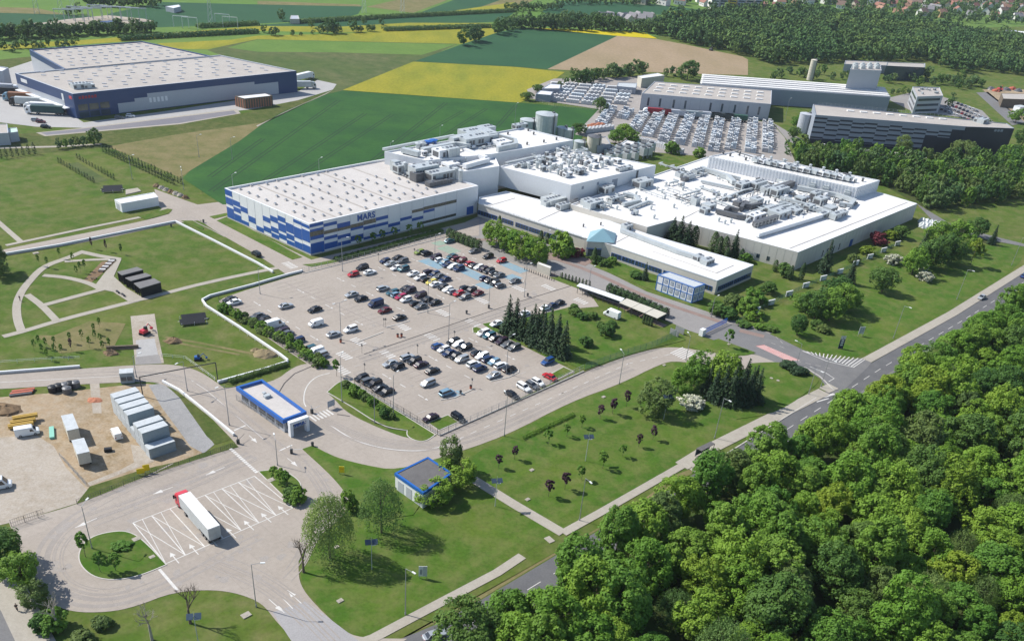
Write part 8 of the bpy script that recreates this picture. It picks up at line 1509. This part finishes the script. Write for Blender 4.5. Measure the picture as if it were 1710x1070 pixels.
for c, (a, b) in enumerate([((1021, 185), (1002, 211)), ((1049, 188), (1037, 200)), ((1075, 193), (1057, 221)), ((1101, 193), (1080, 229)), ((1125, 195), (1107, 237)), ((1151, 199), (1133, 243)), ((1176, 200), (1163, 249)), ((1201, 203), (1190, 256)), ((1228.5, 205), (1218, 254)), ((1256, 205), (1252, 257)), ((1281, 208), (1281, 264)), ((1270, 207), (1266, 232))]):
    for k, (x, y, h) in enumerate(walk(GS([a, b]), 4.4)):
        for s in (-1, 1):
            if R.random() < .05 or nt_ >= 285: continue
            nt_ += 1; m = R.randrange(4); inst_ = inst('block_stack', PMs[R.randrange(8)], None, (x-math.sin(h)*1.55*s, y+math.cos(h)*1.55*s, .12), h+R.uniform(-.03, .03), (1.38, .9, R.uniform(1.0, 1.5)), [BK[m]])
            tag(inst_, f'{names[m]} stack of paving blocks, {ordinal(k+1)} from the top in the {ordinal(c+1)} column, {"left" if s > 0 else "right"} side', 'block stack', 'block stacks in the yard columns')
for r_ in range(6):     # long rows in the store behind
    a, b = lerp((930, 143), (905, 166), r_/5), lerp((1068, 152), (1028, 180), r_/5)
    for k, (x, y, h) in enumerate(walk(GS([a, b]), 9.2)):
        m = (k*3+r_) % 4; w = MB(); 
        for q in range(6): w.box(-4+q*1.34, -4+q*1.34+1.2, -1.4, 1.4, .0, 1.9+.4*((q*k) % 2))
        w.box(-4.05, 4.05, -1.45, 1.45, .9, 1.0)
        tag(inst('block_row', w.mesh('block_row', [BK[m]]), None, (x, y, .12), h), f'{names[m]} row of slabs, {ordinal(k+1)} from the left in line {ordinal(r_+1)} of the block store', 'slab row', 'slab rows in the block store')
for i, (q, lab) in enumerate([([(905, 148), (935, 148), (936, 141), (918, 140)], 'pale open shed at the left of the block store'), ([(895, 157), (920, 159), (924, 153), (902, 151)], 'low pale shed at the field corner of the block store'), ([(1030, 144), (1062, 147), (1064, 139), (1032, 138)], 'blue-grey racks at the right of the block store')]): building('store_shed', lab, 'shed', GS(q, 4), 4, M['midclad'], M['white'] if i < 2 else M['container_top'], par=.2)
for i, (a, b, w, lab) in enumerate([((975, 222), (1022, 216), 5, 'pale block wall stack behind the cream tank'), ((1062, 236), (1092, 243), 4, 'long pale block stack at the yard front, left'), ((1095, 244), (1140, 258), 4, 'long pale block stack at the yard front, right'), ((985, 216), (1005, 213), 4, 'orange-topped stack of wrapped blocks')]):
    mb = MB(); P = GS([a, b]); h = math.atan2(P[1][1]-P[0][1], P[1][0]-P[0][0])
    for x, y, hd in walk(P, 1.35):
        for s in (-1, 0, 1): mb.box(-.6, .6, s*1.2-.55, s*1.2+.55, .1, 2.2+.3*(int(x*7+s) % 2), 0, hd, (x, y))
    tag(mb.build('block_pile', BK[0] if i < 3 else M['hay']), lab, 'block pile')
# ---- low industrial clutter at the right edge
cabin(1700, 190, 8, 5, 5, .6, 'white kiosk on the building site at the right edge', M['white'], False); machine(1668, 152, .5, 'dark tractor standing among scrap at the upper right site', M['redbody'], 1.2, 'tractor')
for i, (u, v) in enumerate([(1655, 150), (1663, 153), (1680, 151), (1690, 150), (1700, 153)]): heap(u, v, 4, 2.2, M['rust'] if i % 2 else M['dsteel'], f'heap of {"rusty" if i % 2 else "dark"} scrap, {ordinal(i+1)} from the left at the upper right site', 'scrap_heap')
machine(1187, 85, 1.0, 'tiny dark tractor on the ploughed field below the wood', M['dsteel'], 1.0, 'tractor')
# pale boulders and stored pipes at the hall's far corner
for i in range(9): heap(1540+(i % 5)*7, 372+(i//5)*7+(i % 5)*1.5, 2.2, 2.2, M['steel'], f'grey wrapped bale, {ordinal(i+1)} in the pile at the far corner of the production hall', 'wrapped_bale', 1.0)
for i in range(7): heap(262+i*8, 312+i*3.2, 1.6, 1.2, M['path'] if i % 3 else M['dirt'], f'{"pale" if i % 3 else "dark"} rubble pile, {ordinal(i+1)} from the left on the yard beside the white hut', 'rubble_pile')

# pipe bridge over the left road
a, b, c_ = G(239, 662), G(364, 637), 5.6
t = thing('pipe_bridge', 'thin dark pipe carried high across the left road between two posts', 'pipe', (*a, .05)); mb = MB(); mb.tube((*a, 0), (*a, c_), .14, .14, 6); mb.build('post', M['darkpost'], t); mb = MB(); mb.tube((*b, 0), (*b, c_), .14, .14, 6); mb.build('post', M['darkpost'], t); mb = MB(); mb.tube((*a, c_), (*b, c_), .14, .14, 6); mb.build('pipe', M['darkpost'], t)
# ================================================================== light, sky, output
w = bpy.data.worlds.new('World'); SC.world = w; w.use_nodes = True; nt = w.node_tree
sk_ = nt.nodes.new('ShaderNodeTexSky'); sk_.sky_type = 'NISHITA'; sk_.sun_disc = False
SD = Vector((-.974, .222, 0)).normalized(); EL = math.radians(44.5)
sk_.sun_elevation = EL; sk_.sun_rotation = math.atan2(SD.x, SD.y)
sk_.air_density = 1.0; sk_.dust_density = .6
nt.links.new(sk_.outputs[0], nt.nodes['Background'].inputs['Color']); nt.nodes['Background'].inputs['Strength'].default_value = .115
ld = bpy.data.lights.new('sun', 'SUN'); ld.energy = 4.4; ld.angle = math.radians(.55); ld.color = (1, .955, .88)
lo_ = bpy.data.objects.new('sun', ld); COL.objects.link(lo_)
d = Vector((SD.x*math.cos(EL), SD.y*math.cos(EL), math.sin(EL))); lo_.rotation_euler = d.to_track_quat('Z', 'Y').to_euler(); lo_.location = (0, 0, 400)
SC.view_settings.view_transform = 'Standard'; SC.view_settings.look = 'None'; SC.view_settings.gamma = 1; SC.view_settings.use_curve_mapping = False; SC.view_settings.exposure = .56
SC.render.engine = 'CYCLES'; SC.cycles.max_bounces = 6; SC.cycles.diffuse_bounces = 3; SC.cycles.use_denoising = True

hz = bpy.data.materials.new('haze_air'); hz.use_nodes = True; nt = hz.node_tree; nt.nodes.remove(nt.nodes['Principled BSDF'])
pv_ = nt.nodes.new('ShaderNodeVolumePrincipled'); pv_.inputs['Color'].default_value = (.80, .88, 1.0, 1); pv_.inputs['Density'].default_value = .00006; pv_.inputs['Anisotropy'].default_value = .3
nt.links.new(pv_.outputs[0], nt.nodes['Material Output'].inputs['Volume'])
tag(MB().box(-5200, 5200, -500, 9200, -1, 135).build('haze', hz), kind='stuff')
SC.cycles.volume_bounces = 0
SC.cycles.volume_max_steps = 64
if __name__ == '__main__':
    for o in bpy.data.objects:
        if 'label' in o.keys() and len(o['label'].replace(',', ' ').split()) > 16: print('LONG', len(o['label'].split()), o.name, o['label'])
